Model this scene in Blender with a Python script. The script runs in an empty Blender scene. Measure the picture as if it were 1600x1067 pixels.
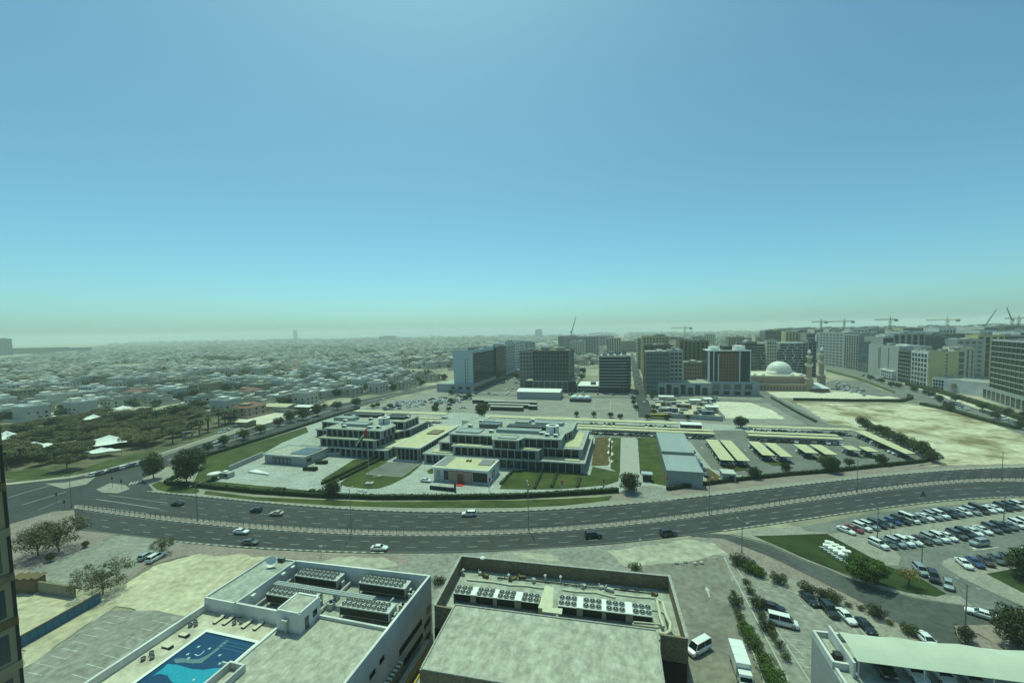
import bpy, math, random
import numpy as np
from mathutils import Matrix, Vector
random.seed(7)
scene = bpy.context.scene
R = math.radians
# ------------------------------------------------------------------ camera, sky, sun, exposure
F, PPX, PPY = 650., 800., 557.
PIT, ROLL, H = math.atan(39.5/650), R(1.117), 60.
cd = bpy.data.cameras.new('camera')
cam = bpy.data.objects.new('camera', cd)
scene.collection.objects.link(cam)
cd.sensor_fit = 'HORIZONTAL'; cd.sensor_width = 36; cd.lens = F/1600*36
cd.shift_y = 23.5/1600
cd.clip_start = .3; cd.clip_end = 60000
cam.matrix_world = Matrix.Translation((0, 0, H)) @ Matrix.Rotation(R(90)-PIT, 4, 'X') @ Matrix.Rotation(-ROLL, 4, 'Z')
scene.camera = cam
SUN_EL, SUN_AZ = R(68), R(-14)          # azimuth from +Y towards +X
wd = bpy.data.worlds.new('World'); scene.world = wd; wd.use_nodes = True
nt = wd.node_tree; bgn = nt.nodes['Background']
sk = nt.nodes.new('ShaderNodeTexSky'); sk.sky_type = 'NISHITA'; sk.sun_disc = False
sk.sun_elevation = SUN_EL; sk.sun_rotation = SUN_AZ; sk.altitude = 0
sk.air_density = .72; sk.dust_density = 1.5; sk.ozone_density = 1.9
mx = nt.nodes.new('ShaderNodeMix'); mx.data_type = 'RGBA'; mx.blend_type = 'MULTIPLY'; mx.inputs[0].default_value = 1
mx.inputs[7].default_value = (.56, 1.02, .90, 1)
nt.links.new(sk.outputs[0], mx.inputs[6]); nt.links.new(mx.outputs[2], bgn.inputs[0])
bgn.inputs[1].default_value = .138
sl = bpy.data.lights.new('sun', 'SUN'); sl.energy = 3.35; sl.angle = R(.5); sl.color = (.775, 1.0, .68)
sun = bpy.data.objects.new('sun', sl); scene.collection.objects.link(sun)
d = Vector((math.sin(SUN_AZ)*math.cos(SUN_EL), math.cos(SUN_AZ)*math.cos(SUN_EL), math.sin(SUN_EL)))
sun.rotation_euler = d.to_track_quat('Z', 'Y').to_euler()
sun.location = (0, 0, 300)
vs = scene.view_settings
vs.view_transform = 'Standard'; vs.look = 'None'; vs.exposure = .08; vs.gamma = 1; vs.use_curve_mapping = False
cy = scene.cycles
cy.max_bounces = 6; cy.diffuse_bounces = 3; cy.glossy_bounces = 3; cy.transmission_bounces = 4
cy.transparent_max_bounces = 12; cy.volume_bounces = 1; cy.caustics_reflective = False; cy.caustics_refractive = False
cy.use_denoising = True

# ------------------------------------------------------------------ plan: photo point -> place on the ground / at a height
def ray(px, py):
    x = (px-PPX)/F; y = -(py-PPY)/F
    c, s = math.cos(ROLL), math.sin(ROLL)
    x, y = c*x+s*y, -s*x+c*y
    cp, sp = math.cos(PIT), math.sin(PIT)
    return (x, cp+y*sp, -sp+y*cp)
def P(px, py, z=0.):
    r = ray(px, py); t = (z-H)/r[2]
    return (r[0]*t, r[1]*t)
_r = ray(977, 514); AZ = math.atan2(_r[0], _r[1]); CA, SA = math.cos(AZ), math.sin(AZ)
def toG(x, y): return (x*CA-y*SA, x*SA+y*CA)
def W(u, v): return (u*CA+v*SA, -u*SA+v*CA)
def G(px, py, z=0.): return toG(*P(px, py, z))
def onv(px, py, v):                     # where the sight line meets the upright plane v = const
    r = ray(px, py); k = r[0]*SA+r[1]*CA; t = v/k
    return (r[0]*CA-r[1]*SA)*t, H+r[2]*t
def onu(px, py, u):
    r = ray(px, py); k = r[0]*CA-r[1]*SA; t = u/k
    return (r[0]*SA+r[1]*CA)*t, H+r[2]*t

# ------------------------------------------------------------------ materials
MT = {}
def mat(name, col, rough=.85, var=.12, scale=.35, col2=None, scale2=None, metal=0., bump=0., spec=.3, world=False, thr=None, stretch=None, rnd=0.):
    if name in MT: return MT[name]
    m = bpy.data.materials.new(name); m.use_nodes = True
    n, l = m.node_tree.nodes, m.node_tree.links
    b = n['Principled BSDF']
    b.inputs['Roughness'].default_value = rough; b.inputs['Metallic'].default_value = metal
    b.inputs['Specular IOR Level'].default_value = spec
    c = (*col, 1)
    if var > 0 or col2:
        if world:
            tc = n.new('ShaderNodeNewGeometry').outputs['Position']
        else:
            tc = n.new('ShaderNodeTexCoord').outputs['Object']
        if stretch:
            mp = n.new('ShaderNodeMapping'); mp.inputs['Scale'].default_value = stretch
            mp.inputs['Rotation'].default_value = (0, 0, AZ if world else 0)
            l.new(tc, mp.inputs[0]); tc = mp.outputs[0]
        nz = n.new('ShaderNodeTexNoise'); nz.inputs['Scale'].default_value = scale; nz.inputs['Detail'].default_value = 7
        nz.inputs['Roughness'].default_value = .62
        l.new(tc, nz.inputs['Vector'])
        rp = n.new('ShaderNodeValToRGB'); l.new(nz.outputs['Fac'], rp.inputs[0])
        lo, hi = thr or (.32, .68)
        rp.color_ramp.elements[0].position = lo; rp.color_ramp.elements[1].position = hi
        a = [max(0, x*(1-var)) for x in col]; e = col2 or [min(1, x*(1+var)) for x in col]
        rp.color_ramp.elements[0].color = (*a, 1); rp.color_ramp.elements[1].color = (*e, 1)
        out = rp.outputs[0]
        if scale2:
            n2 = n.new('ShaderNodeTexNoise'); n2.inputs['Scale'].default_value = scale2; n2.inputs['Detail'].default_value = 5
            l.new(tc, n2.inputs['Vector'])
            mr = n.new('ShaderNodeMapRange'); mr.inputs[1].default_value = .3; mr.inputs[2].default_value = .7
            mr.inputs[3].default_value = .72; mr.inputs[4].default_value = 1.2
            l.new(n2.outputs['Fac'], mr.inputs[0])
            mm = n.new('ShaderNodeVectorMath'); mm.operation = 'SCALE'
            l.new(out, mm.inputs[0]); l.new(mr.outputs[0], mm.inputs['Scale']); out = mm.outputs[0]
        if rnd:
            oi = n.new('ShaderNodeObjectInfo'); mr = n.new('ShaderNodeMapRange')
            mr.inputs[3].default_value = 1-rnd; mr.inputs[4].default_value = 1+rnd
            l.new(oi.outputs['Random'], mr.inputs[0])
            mm = n.new('ShaderNodeVectorMath'); mm.operation = 'SCALE'
            l.new(out, mm.inputs[0]); l.new(mr.outputs[0], mm.inputs['Scale']); out = mm.outputs[0]
        l.new(out, b.inputs['Base Color'])
        if bump:
            bp = n.new('ShaderNodeBump'); bp.inputs['Strength'].default_value = bump; bp.inputs['Distance'].default_value = .1
            l.new(nz.outputs['Fac'], bp.inputs['Height']); l.new(bp.outputs[0], b.inputs['Normal'])
    else:
        b.inputs['Base Color'].default_value = c
    MT[name] = m
    return m
M = mat
m_ground = M('urban_ground', (.19, .18, .12), world=True, scale=.02, var=.45, col2=(.42, .38, .28), scale2=.12)
m_asph = M('asphalt', (.040, .044, .044), .8, world=True, scale=.035, var=.3, scale2=.5)
m_asph_lot = M('asphalt_car_park', (.15, .155, .14), .85, world=True, scale=.08, var=.22, scale2=1.1)
m_asph_pale = M('asphalt_pale', (.235, .23, .20), .85, world=True, scale=.1, var=.18, scale2=.8)
m_asph_br = M('asphalt_brown', (.19, .178, .15), .85, world=True, scale=.11, var=.25, scale2=.7)
m_pave = M('paving_stone', (.27, .255, .215), .85, world=True, scale=.3, var=.15, scale2=2)
m_pavepink = M('paving_pink', (.245, .20, .172), .85, world=True, scale=.25, var=.16, scale2=1.6)
m_plaza = M('plaza_paving', (.34, .35, .32), .8, world=True, scale=.12, var=.14, scale2=1)
m_grass = M('lawn_grass', (.036, .060, .010), .95, world=True, scale=.12, var=.35, col2=(.072, .092, .02), scale2=3)
m_grassd = M('lawn_grass_watered', (.020, .042, .007), .95, world=True, scale=.12, var=.35, col2=(.036, .060, .012), scale2=3)
m_bed = M('flower_bed', (.075, .065, .022), .95, world=True, scale=.35, var=.4, col2=(.14, .10, .04), scale2=2.5)
m_sand = M('sand', (.46, .41, .29), .95, world=True, scale=.07, var=.2, scale2=.6)
m_sandw = M('sand_white', (.56, .53, .42), .95, world=True, scale=.06, var=.12, scale2=.5)
m_sandp = M('sand_pale', (.36, .345, .27), .95, world=True, scale=.12, var=.14, scale2=.5)
m_scrub = M('sand_scrub', (.55, .51, .38), .95, world=True, scale=.05, var=.05, col2=(.19, .155, .075), scale2=.35, thr=(.44, .62))
m_park = M('park_ground', (.075, .085, .035), .95, world=True, scale=.08, var=.3, col2=(.21, .18, .11), scale2=.8, thr=(.4, .75))
m_conc = M('concrete', (.34, .335, .30), .85, scale=.6, var=.1, scale2=3)
m_roof = M('roof_screed', (.37, .365, .305), .9, scale=2.2, var=.16, scale2=.9, stretch=(1, .6, 1))
m_roof2 = M('roof_screed_grey', (.33, .345, .30), .9, scale=1.6, var=.16, scale2=.6)
m_white = M('white_paint', (.72, .73, .70), .6, scale=.4, var=.06)
m_wall = M('wall_white_render', (.62, .62, .60), .8, scale=.5, var=.07, scale2=.12)
m_wallg = M('wall_grey_render', (.36, .37, .36), .8, scale=.5, var=.08)
m_brown = M('wall_brown_render', (.20, .16, .10), .85, scale=.5, var=.1, scale2=2)
m_olive = M('wall_olive_render', (.27, .24, .16), .85, scale=.5, var=.1)
m_beige = M('wall_beige_render', (.56, .47, .24), .85, scale=.3, var=.07)
m_cream = M('wall_cream_render', (.58, .54, .42), .85, scale=.3, var=.07)
m_yroof = M('terrace_tiles', (.50, .47, .30), .9, scale=.4, var=.1, scale2=2)
m_dark = M('dark_metal', (.03, .032, .033), .5, var=0)
m_grey = M('grey_metal', (.22, .23, .23), .45, scale=2, var=.1, metal=.3)
m_steel = M('galvanised_steel', (.42, .44, .43), .45, scale=2, var=.12, metal=.4)
m_lag = M('pipe_lagging', (.55, .53, .40), .7, scale=1, var=.1)
m_coil = M('coil_fins', (.018, .022, .022), .6, scale=8, var=.4)
m_fan = M('fan_grille', (.055, .06, .06), .6, scale=12, var=.3)
m_black = M('black_rubber', (.02, .02, .02), .8, var=0)
m_yellow = M('yellow_paint', (.55, .42, .05), .7, var=0)
m_red = M('red_paint', (.55, .03, .03), .7, scale=1, var=.1)
m_green = M('green_cloth', (.02, .2, .06), .8, var=0)
m_cloth = M('white_cloth', (.75, .76, .72), .8, scale=1, var=.05)
m_sail = M('shade_sail_fabric', (.46, .49, .41), .8, scale=.25, var=.06)
m_line = M('road_paint', (.33, .34, .32), .8, world=True, scale=1.5, var=.25)
m_linef = M('faded_bay_paint', (.40, .41, .36), .85, world=True, scale=.8, var=.3)
m_kerbw = M('kerb_white', (.44, .43, .38), .85, world=True, scale=2, var=.12)
m_kerbb = M('kerb_black', (.16, .16, .14), .85, world=True, scale=2, var=.12)
m_bark = M('bark', (.11, .085, .055), .95, scale=4, var=.3)
m_leafd = M('leaf_dark', (.028, .054, .012), .75, scale=.5, var=.4, col2=(.070, .088, .024), rnd=.45)
m_leafm = M('leaf_mid', (.042, .078, .014), .75, scale=.5, var=.4, col2=(.095, .115, .03), rnd=.4)
m_leafo = M('leaf_olive', (.075, .088, .020), .8, scale=.4, var=.4, col2=(.16, .15, .06), rnd=.35)
m_leafy = M('leaf_yellow', (.20, .16, .03), .8, scale=.5, var=.3)
m_leafb = M('leaf_bright', (.05, .10, .010), .7, scale=.5, var=.35, col2=(.10, .16, .02), rnd=.15)
m_hedge = M('hedge_leaf', (.022, .042, .012), .85, scale=1.5, var=.4, col2=(.045, .07, .02))
m_blue = M('fence_blue', (.035, .13, .21), .5, scale=.5, var=.12)
m_wood = M('brown_timber', (.16, .11, .055), .8, scale=2, var=.2)
def add_tiles(m, w, h, amt):                            # faint pattern of laid sheets
    n, l = m.node_tree.nodes, m.node_tree.links; b = n['Principled BSDF']; src = b.inputs['Base Color'].links[0].from_socket
    tc = n.new('ShaderNodeTexCoord'); br = n.new('ShaderNodeTexBrick'); br.inputs['Scale'].default_value = 1; br.inputs['Brick Width'].default_value = w; br.inputs['Row Height'].default_value = h
    br.inputs['Mortar Size'].default_value = .02; br.inputs['Color1'].default_value = (1-amt,)*3+(1,); br.inputs['Color2'].default_value = (1+amt,)*3+(1,); br.inputs['Mortar'].default_value = (1-1.6*amt,)*3+(1,)
    l.new(tc.outputs['Object'], br.inputs['Vector']); mu = n.new('ShaderNodeVectorMath'); mu.operation = 'MULTIPLY'; l.new(src, mu.inputs[0]); l.new(br.outputs['Color'], mu.inputs[1]); l.new(mu.outputs[0], b.inputs['Base Color'])
add_tiles(m_roof, 1.5, .75, .07); add_tiles(m_roof2, 1.2, 1.2, .05); add_tiles(m_plaza, 3.0, 1.5, .06)
def glass(name, col, rough=.12, spec=.6):
    m = mat(name, col, rough, .35, .25, spec=spec, rnd=.3)
    return m
m_glass = glass('window_glass', (.035, .05, .055)); m_glassb = glass('glass_blue', (.02, .085, .11)); m_glassd = glass('glass_dark', (.010, .024, .027), .2, .35)
m_glasst = glass('glass_grey', (.075, .09, .09), .2)
m_brick = M('brick_red', (.19, .10, .075), .85, scale=.8, var=.15)
m_pinks = M('pink_stone', (.38, .29, .22), .85, scale=.5, var=.1)
m_greyr = M('sheet_roof', (.27, .31, .31), .55, scale=.2, var=.06, stretch=(4, .3, 1))
def paint(name, col, rough=.28, metal=0.):
    m = mat('car_paint_'+name, col, rough, 0, spec=.6, metal=metal)
    m.node_tree.nodes['Principled BSDF'].inputs['Coat Weight'].default_value = .6
    return m
PA = {'white': paint('white', (.72, .73, .72)), 'black': paint('black', (.012, .012, .014)), 'silver': paint('silver', (.40, .42, .43), .35, .5),
      'grey': paint('grey', (.10, .11, .115), .3, .3), 'blue': paint('blue', (.02, .05, .16)), 'red': paint('red', (.22, .015, .02)),
      'brown': paint('brown', (.06, .035, .025)), 'cream': paint('cream', (.50, .45, .33)), 'yellow': paint('yellow', (.60, .50, .06))}

# ------------------------------------------------------------------ mesh builder and object helpers
COL = scene.collection
KIDS = {}
class MB:
    def __init__(s): s.v = []; s.f = []; s.m = []
    def add(s, vs, fs, m=0):
        o = len(s.v); s.v += [tuple(v) for v in vs]; s.f += [tuple(i+o for i in f) for f in fs]; s.m += [m]*len(fs)
        return s
    def box(s, x0, x1, y0, y1, z0, z1, m=0, mt=None, rz=0., c=None):
        vs = [(x0, y0, z0), (x1, y0, z0), (x1, y1, z0), (x0, y1, z0), (x0, y0, z1), (x1, y0, z1), (x1, y1, z1), (x0, y1, z1)]
        if rz or c:
            cx, cy_ = c or (0, 0); q, w = math.cos(rz), math.sin(rz)
            vs = [(cx+x*q-y*w, cy_+x*w+y*q, z) for x, y, z in vs]
        s.add(vs, [(0, 1, 5, 4), (1, 2, 6, 5), (2, 3, 7, 6), (3, 0, 4, 7), (0, 3, 2, 1)], m)
        s.add(vs[4:], [(0, 1, 2, 3)], m if mt is None else mt); return s
    def prism(s, pts, z0, z1, m=0, mt=None, bottom=True):
        a = sum(pts[i][0]*pts[(i+1) % len(pts)][1]-pts[(i+1) % len(pts)][0]*pts[i][1] for i in range(len(pts)))
        if a < 0: pts = pts[::-1]
        n = len(pts)
        s.add([(x, y, z0) for x, y in pts]+[(x, y, z1) for x, y in pts], [(i, (i+1) % n, n+(i+1) % n, n+i) for i in range(n)]+([tuple(range(n-1, -1, -1))] if bottom else []), m)
        s.add([(x, y, z1) for x, y in pts], [tuple(range(n))], m if mt is None else mt); return s
    def flat(s, pts, z, m=0):
        a = sum(pts[i][0]*pts[(i+1) % len(pts)][1]-pts[(i+1) % len(pts)][0]*pts[i][1] for i in range(len(pts)))
        if a < 0: pts = pts[::-1]
        s.add([(x, y, z) for x, y in pts], [tuple(range(len(pts)))], m); return s
    def cyl(s, x, y, z0, z1, r0, r1=None, n=12, m=0, mt=None):
        r1 = r0 if r1 is None else r1
        vs = [(x+r*math.cos(2*math.pi*i/n), y+r*math.sin(2*math.pi*i/n), z) for r, z in ((r0, z0), (r1, z1)) for i in range(n)]
        s.add(vs, [(i, (i+1) % n, n+(i+1) % n, n+i) for i in range(n)]+[tuple(range(n-1, -1, -1))], m)
        s.add(vs[n:], [tuple(range(n))], m if mt is None else mt); return s
    def tube(s, pts, r, n=8, m=0):
        pts = [Vector(p) for p in pts]; rings = []
        for i, p in enumerate(pts):
            rr = r[i] if isinstance(r, (list, tuple)) else r
            t = (pts[min(i+1, len(pts)-1)]-pts[max(i-1, 0)]).normalized()
            a = t.cross(Vector((0, 0, 1)) if abs(t.z) < .9 else Vector((1, 0, 0))).normalized(); b = t.cross(a)
            rings.append([tuple(p+(a*math.cos(2*math.pi*k/n)+b*math.sin(2*math.pi*k/n))*rr) for k in range(n)])
        vs = [q for g in rings for q in g]; fs = []
        for i in range(len(pts)-1):
            fs += [(i*n+k, i*n+(k+1) % n, (i+1)*n+(k+1) % n, (i+1)*n+k) for k in range(n)]
        fs += [tuple(range(n))[::-1], tuple(range((len(pts)-1)*n, len(pts)*n))]
        s.add(vs, fs, m); return s
    def lathe(s, prof, x=0, y=0, n=20, m=0):
        vs = [(x+r*math.cos(2*math.pi*i/n), y+r*math.sin(2*math.pi*i/n), z) for r, z in prof for i in range(n)]
        s.add(vs, [(j*n+i, j*n+(i+1) % n, (j+1)*n+(i+1) % n, (j+1)*n+i) for j in range(len(prof)-1) for i in range(n)], m); return s
    def mesh(s, name, mats):
        me = bpy.data.meshes.new(name); me.from_pydata(s.v, [], s.f)
        for q in (mats if isinstance(mats, (list, tuple)) else [mats]): me.materials.append(q)
        me.polygons.foreach_set('material_index', s.m); me.update(); return me
    def build(s, name, mats, parent=None, loc=(0, 0, 0), rot=(0, 0, 0), smooth=False):
        me = s.mesh(name, mats)
        if smooth: me.polygons.foreach_set('use_smooth', [True]*len(me.polygons))
        return link(name, me, parent, loc, rot)
def link(name, me, parent=None, loc=(0, 0, 0), rot=(0, 0, 0), sc=None):
    o = bpy.data.objects.new(name, me); COL.objects.link(o)
    o.location = loc; o.rotation_euler = rot
    if sc: o.scale = sc
    if parent: o.parent = parent; KIDS.setdefault(parent.name, []).append(o)
    return o
def tag(o, label=None, cat=None, group=None, kind=None):
    if label: o['label'] = label
    if cat: o['category'] = cat
    if group: o['group'] = group
    if kind: o['kind'] = kind
    return o
def thing(name, label, cat, loc=(0, 0, 0), rz=0., group=None):
    o = bpy.data.objects.new(name, None); COL.objects.link(o); o.empty_display_size = .5
    o.location = loc; o.rotation_euler = (0, 0, rz)
    return tag(o, label, cat, group)
def gthing(name, label, cat, u, v, z=0., group=None): return thing(name, label, cat, (*W(u, v), z), -AZ, group)
def copy_tree(o, loc=None, rz=None, label=None, sc=None, parent=None):
    c = o.copy(); COL.objects.link(c)
    if parent: c.parent = parent; KIDS.setdefault(parent.name, []).append(c)
    for ch in KIDS.get(o.name, []): copy_tree(ch, parent=c)
    if loc is not None: c.location = loc
    if rz is not None: c.rotation_euler = (0, 0, rz)
    if sc is not None: c.scale = (sc, sc, sc) if not isinstance(sc, tuple) else sc
    if label: c['label'] = label
    return c
def struct(name, mb, mats, kind='structure'):
    return tag(mb.build(name, mats), kind=kind)
# ------------------------------------------------------------------ ground, roads, plots
LV = [0]
def plot(name, pts, m, lvl=1, px=True):
    LV[0] += 1
    q = [P(x, y) for x, y in pts] if px else pts
    if m.name.startswith('sand') and math.dist((0, 0), q[0]) < 420:      # ragged edges
        rg = random.Random(LV[0]); o = []
        for a, b in zip(q, q[1:]+q[:1]):
            n = max(1, int(math.dist(a, b)/1.6)); A_ = min(1.1, math.dist(a, b)*.06)
            for i in range(n): t = i/n; e = A_*(.55*math.sin(i*.9+LV[0])+rg.uniform(-.5, .5)) if i else 0; dx, dy = (b[0]-a[0])/n/1.6, (b[1]-a[1])/n/1.6; o.append((a[0]+(b[0]-a[0])*t-dy*e, a[1]+(b[1]-a[1])*t+dx*e))
        q = o
    return struct(name, MB().flat(q, .02+lvl*.012+LV[0]*.0011), m)
gb = MB(); gb.flat([(-9000, -300), (9000, -300), (9000, 9500), (-9000, 9500)], 0); struct('ground', gb, m_ground)
m_sea = M('sea_water', (.05, .10, .12), .25, var=0, spec=.5)
struct('sea', MB().flat([(-2600, 5600), (1500, 5600), (5200, 9400), (-8800, 9400), (-7500, 7600)], .3), m_sea)

def poly(pts, deg): 
    c = np.polyfit([p[0]/800-1 for p in pts], [p[1] for p in pts], deg)
    return lambda x: float(np.polyval(c, x/800-1))
e_far = poly([(116, 762), (227, 764), (264, 771), (319, 778), (398, 787), (522, 795), (645, 798), (798, 798), (922, 793), (1000, 787), (1106, 775), (1200, 765), (1290, 753.5), (1350, 746), (1440, 738.5), (1600, 731)], 5)
e_mn = poly([(116, 790.5), (214.5, 803), (306, 812), (398, 821.5), (522, 828.7), (645, 830.2), (798, 828.5), (922, 821.5), (1014, 813), (1106, 801), (1198, 787.5), (1292, 772), (1384, 761.5), (1476, 754), (1598, 748)], 5)
e_ms = poly([(116, 794), (214, 808), (398, 826.5), (522, 834), (645, 836), (800, 834), (922, 827), (1106, 806), (1198, 792.5), (1292, 777), (1384, 765.5), (1476, 758), (1600, 752)], 5)
e_near = poly([(116, 827), (227, 841), (282, 847), (398, 857), (522, 863), (615, 864.5), (722, 863), (798, 859.5), (922, 852.5), (1014, 844.5), (1122, 832), (1198, 821.5), (1277, 807), (1353, 797), (1445, 787), (1598, 777)], 5)
def band(ea, eb, x0, x1, st=10):
    xs = np.arange(x0, x1+1, st)
    return [P(x, ea(x)) for x in xs]+[P(x, eb(x)) for x in xs[::-1]]
def lerp(a, b, t): return lambda x: a(x)*(1-t)+b(x)*t
plot('main_road', band(e_far, e_mn, 110, 1720), m_asph, 3, px=False)
plot('main_road', band(e_ms, e_near, 60, 1720), m_asph, 3, px=False)
def strip(name, up, lo, m, lvl): return plot(name, up+lo[::-1], m, lvl)
s_up = [(-60, 762), (15, 757), (60, 752), (110, 747), (160, 737), (227, 722.5), (310, 695), (400, 667), (511, 635), (610, 616), (676, 602.5), (722, 594)]
s_lo = [(222, 748), (250, 733), (320, 710.5), (380, 693), (440, 674.5), (500, 655), (560, 636.5), (620, 619), (684, 605.5), (728, 597)]
strip('side_street', s_up, [(-60, 850), (17, 818), (60, 806), (118, 792), (140, 793), (240, 766), (232, 757)]+s_lo, m_asph, 4)
def dashes(mb, e, x0, x1, on=3., gap=5.6, w=.16):
    acc = 0; prev = P(x0, e(x0))
    x = x0
    while x < x1:
        x += 1.5; q = P(x, e(x)); dd = math.dist(prev, q)
        if (acc % (on+gap)) < on:
            a = Vector((q[0]-prev[0], q[1]-prev[1])).normalized(); nn = Vector((-a.y, a.x))*w/2
            mb.add([(prev[0]-nn.x, prev[1]-nn.y, .115), (q[0]-nn.x, q[1]-nn.y, .115), (q[0]+nn.x, q[1]+nn.y, .115), (prev[0]+nn.x, prev[1]+nn.y, .115)], [(0, 1, 2, 3)])
        acc += dd; prev = q
m_worn = M('asphalt_worn', (.034, .037, .037), .6, world=True, scale=.05, var=.35, scale2=.6)
tt = MB()
for ea, eb, ts in ((e_far, e_mn, (.11, .36, .61, .87)), (e_ms, e_near, (.20, .52, .84))):
    for t_ in ts:
        for o_ in (-.055, .055):
            ww = .016; q = band(lerp(ea, eb, t_+o_-ww), lerp(ea, eb, t_+o_+ww), 130, 1700, 14); n = len(q)//2
            tt.add([(x, y, .088) for x, y in q], [(i, 2*n-1-i, 2*n-2-i, i+1) for i in range(n-1)])
struct('tyre_tracks', tt, m_worn)
lm = MB()
for t in (.24, .49, .74): dashes(lm, lerp(e_far, e_mn, t), 250, 1700)
for t in (.10, .95): dashes(lm, lerp(e_far, e_mn, t), 250, 1700, 50, 0, .1)
for t in (.36, .68): dashes(lm, lerp(e_ms, e_near, t), 130, 1700)
for t in (.06, .94): dashes(lm, lerp(e_ms, e_near, t), 130, 1700, 50, 0, .1)
def seg(mb, a, b, w=.15, z=.115, px=True):
    if px: a, b = P(*a), P(*b)
    t = Vector((b[0]-a[0], b[1]-a[1])).normalized(); nn = Vector((-t.y, t.x))*w/2
    mb.add([(a[0]-nn.x, a[1]-nn.y, z), (b[0]-nn.x, b[1]-nn.y, z), (b[0]+nn.x, b[1]+nn.y, z), (a[0]+nn.x, a[1]+nn.y, z)], [(0, 1, 2, 3)])
for a, b, w in [((14, 777), (90, 755), .4), ((34, 789), (105, 768), .4), ((150, 780), (250, 795), .3), ((120, 789), (230, 802), .3), ((170, 774), (262, 786), .2), ((96, 782), (60, 797), .2),
                ((202, 758), (206, 753), .6), ((207, 757), (211, 752.5), .6), ((212, 756), (216, 751.5), .6), ((217, 755), (221, 751), .6)]: seg(lm, a, b, w)
# side street lanes
for k in range(len(s_lo)-1):
    pass
def polyl(pts): 
    xs = [p[0] for p in pts]; ys = [p[1] for p in pts]
    return lambda x: float(np.interp(x, xs, ys))
su, so = polyl(s_up), polyl(s_lo)
for t in (.22, .36, .66, .82): dashes(lm, lerp(su, so, t), 240, 700, 3, 5, .2)
struct('lane_markings', lm, m_line)
# kerbs in black and white blocks, raised
def kerb(e, x0, x1, w=.3, h=.14, L=1.1, off=0.):
    mb = MB(); acc = 0; x = x0; prev = P(x0, e(x0)); cur = [prev]; k = 0
    while x < x1:
        x += 1.; q = P(x, e(x)); acc += math.dist(cur[-1], q); cur.append(q)
        if acc >= L:
            a, b = cur[0], cur[-1]; t = Vector((b[0]-a[0], b[1]-a[1])); ln = t.length; ang = math.atan2(t.y, t.x)
            mb.box(-ln/2, ln/2, -w/2, w/2, 0, .10+h, k % 2, rz=ang, c=((a[0]+b[0])/2, (a[1]+b[1])/2))
            cur = [q]; acc = 0; k += 1
    return mb
struct('kerb', kerb(e_far, 230, 1700, .35), [m_kerbw, m_kerbb]); struct('kerb', kerb(e_near, 250, 600, .35), [m_kerbw, m_kerbb]); struct('kerb', kerb(e_near, 1130, 1700, .35), [m_kerbw, m_kerbb])
struct('kerb', kerb(e_mn, 116, 1700, .3, .12), [m_kerbw, m_kerbb]); struct('kerb', kerb(e_ms, 116, 1700, .3, .12), [m_kerbw, m_kerbb])
mp = MB(); xs = np.arange(116, 1701, 8)
mp.prism([P(x, e_mn(x)) for x in xs]+[P(x, e_ms(x)) for x in xs[::-1]], .02, .205); struct('median_paving', mp, m_pavepink)
sk_ = MB()
for e in (su, so):
    k = kerb(e, 245, 700, .4, .15, 2.2); sk_.add(k.v, k.f, 0)
k = kerb(lerp(su, so, .50), 262, 700, 1.6, .16, 4); sk_.add(k.v, k.f, 0)
struct('kerb', sk_, m_pave)
# verges and the compound
off = lambda e, d_: (lambda x: e(x)-d_)
plot('far_sidewalk', band(off(e_far, 10), e_far, 232, 1720), m_pave, 1, px=False)
plot('far_sidewalk', [(940, 782), (958, 773), (1005, 767), (1042, 765), (1150, 750), (1300, 737), (1440, 724), (1460, 718), (1620, 713), (1660, 722), (1560, 728), (1440, 733), (1350, 742), (1290, 748), (1200, 758), (1106, 768), (1000, 781)], m_pavepink, 2)
plot('corner_sidewalk', [(224, 752), (236, 742), (255, 735), (300, 718), (302, 758), (300, 766), (400, 776), (400, 788), (319, 780), (262, 774), (232, 764)], m_pave, 1)
plot('verge_lawn', [(236, 757), (250, 752), (275, 757), (308, 762), (312, 768), (305, 771), (270, 770), (245, 765)], m_grass, 4)
plot('verge_lawn', [(322, 767), (400, 776.5), (584, 784), (800, 782), (930, 777), (957, 774), (951, 782), (880, 790), (800, 793.5), (645, 793.5), (522, 790), (400, 781.5), (318, 772)], m_grass, 4)
plot('compound_paving', [(300, 758), (318, 714), (480, 664.5), (562, 637), (700, 644), (880, 652), (1060, 657), (1130, 662), (1330, 669), (1420, 704), (1457, 718), (1440, 722), (1150, 750), (1042, 764), (1005, 768), (965, 770), (800, 777), (584, 780), (400, 772)], m_plaza, 0)
plot('compound_car_park', [(905, 672), (1330, 672), (1452, 717), (1440, 719.5), (1190, 745), (1145, 741), (1112, 733), (1078, 690), (928, 683)], m_asph_lot, 2)
plot('compound_street', [(598, 634), (1000, 650), (1115, 652), (1330, 664), (1310, 668), (1150, 662), (1000, 653), (720, 642), (560, 640)], m_asph_lot, 1)
plot('lawn', [(303, 752), (320, 715), (380, 697), (440, 679), (478, 667), (482, 675), (440, 692), (412, 708), (362, 731), (340, 746), (335, 752), (400, 758), (490, 767), (512, 773), (400, 769), (302, 758)], m_grass, 3)
plot('lawn', [(502, 750), (553, 718), (576, 716), (560, 727), (530, 752), (514, 757), (505, 756)], m_grass, 3)
plot('lawn', [(530, 756), (540, 748), (583, 717), (597, 716), (606, 722), (573, 739), (571, 741), (628, 745), (657, 724), (663, 722), (640, 742), (612, 757), (592, 763), (575, 764), (540, 760)], m_grass, 3)
plot('dark_forecourt', [(572, 740), (607, 722), (657, 723), (628, 744.5)], m_asph_lot, 2)
plot('lawn', [(667, 736), (673, 732), (677, 733), (677, 740), (670, 740)], m_grass, 3)
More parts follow.
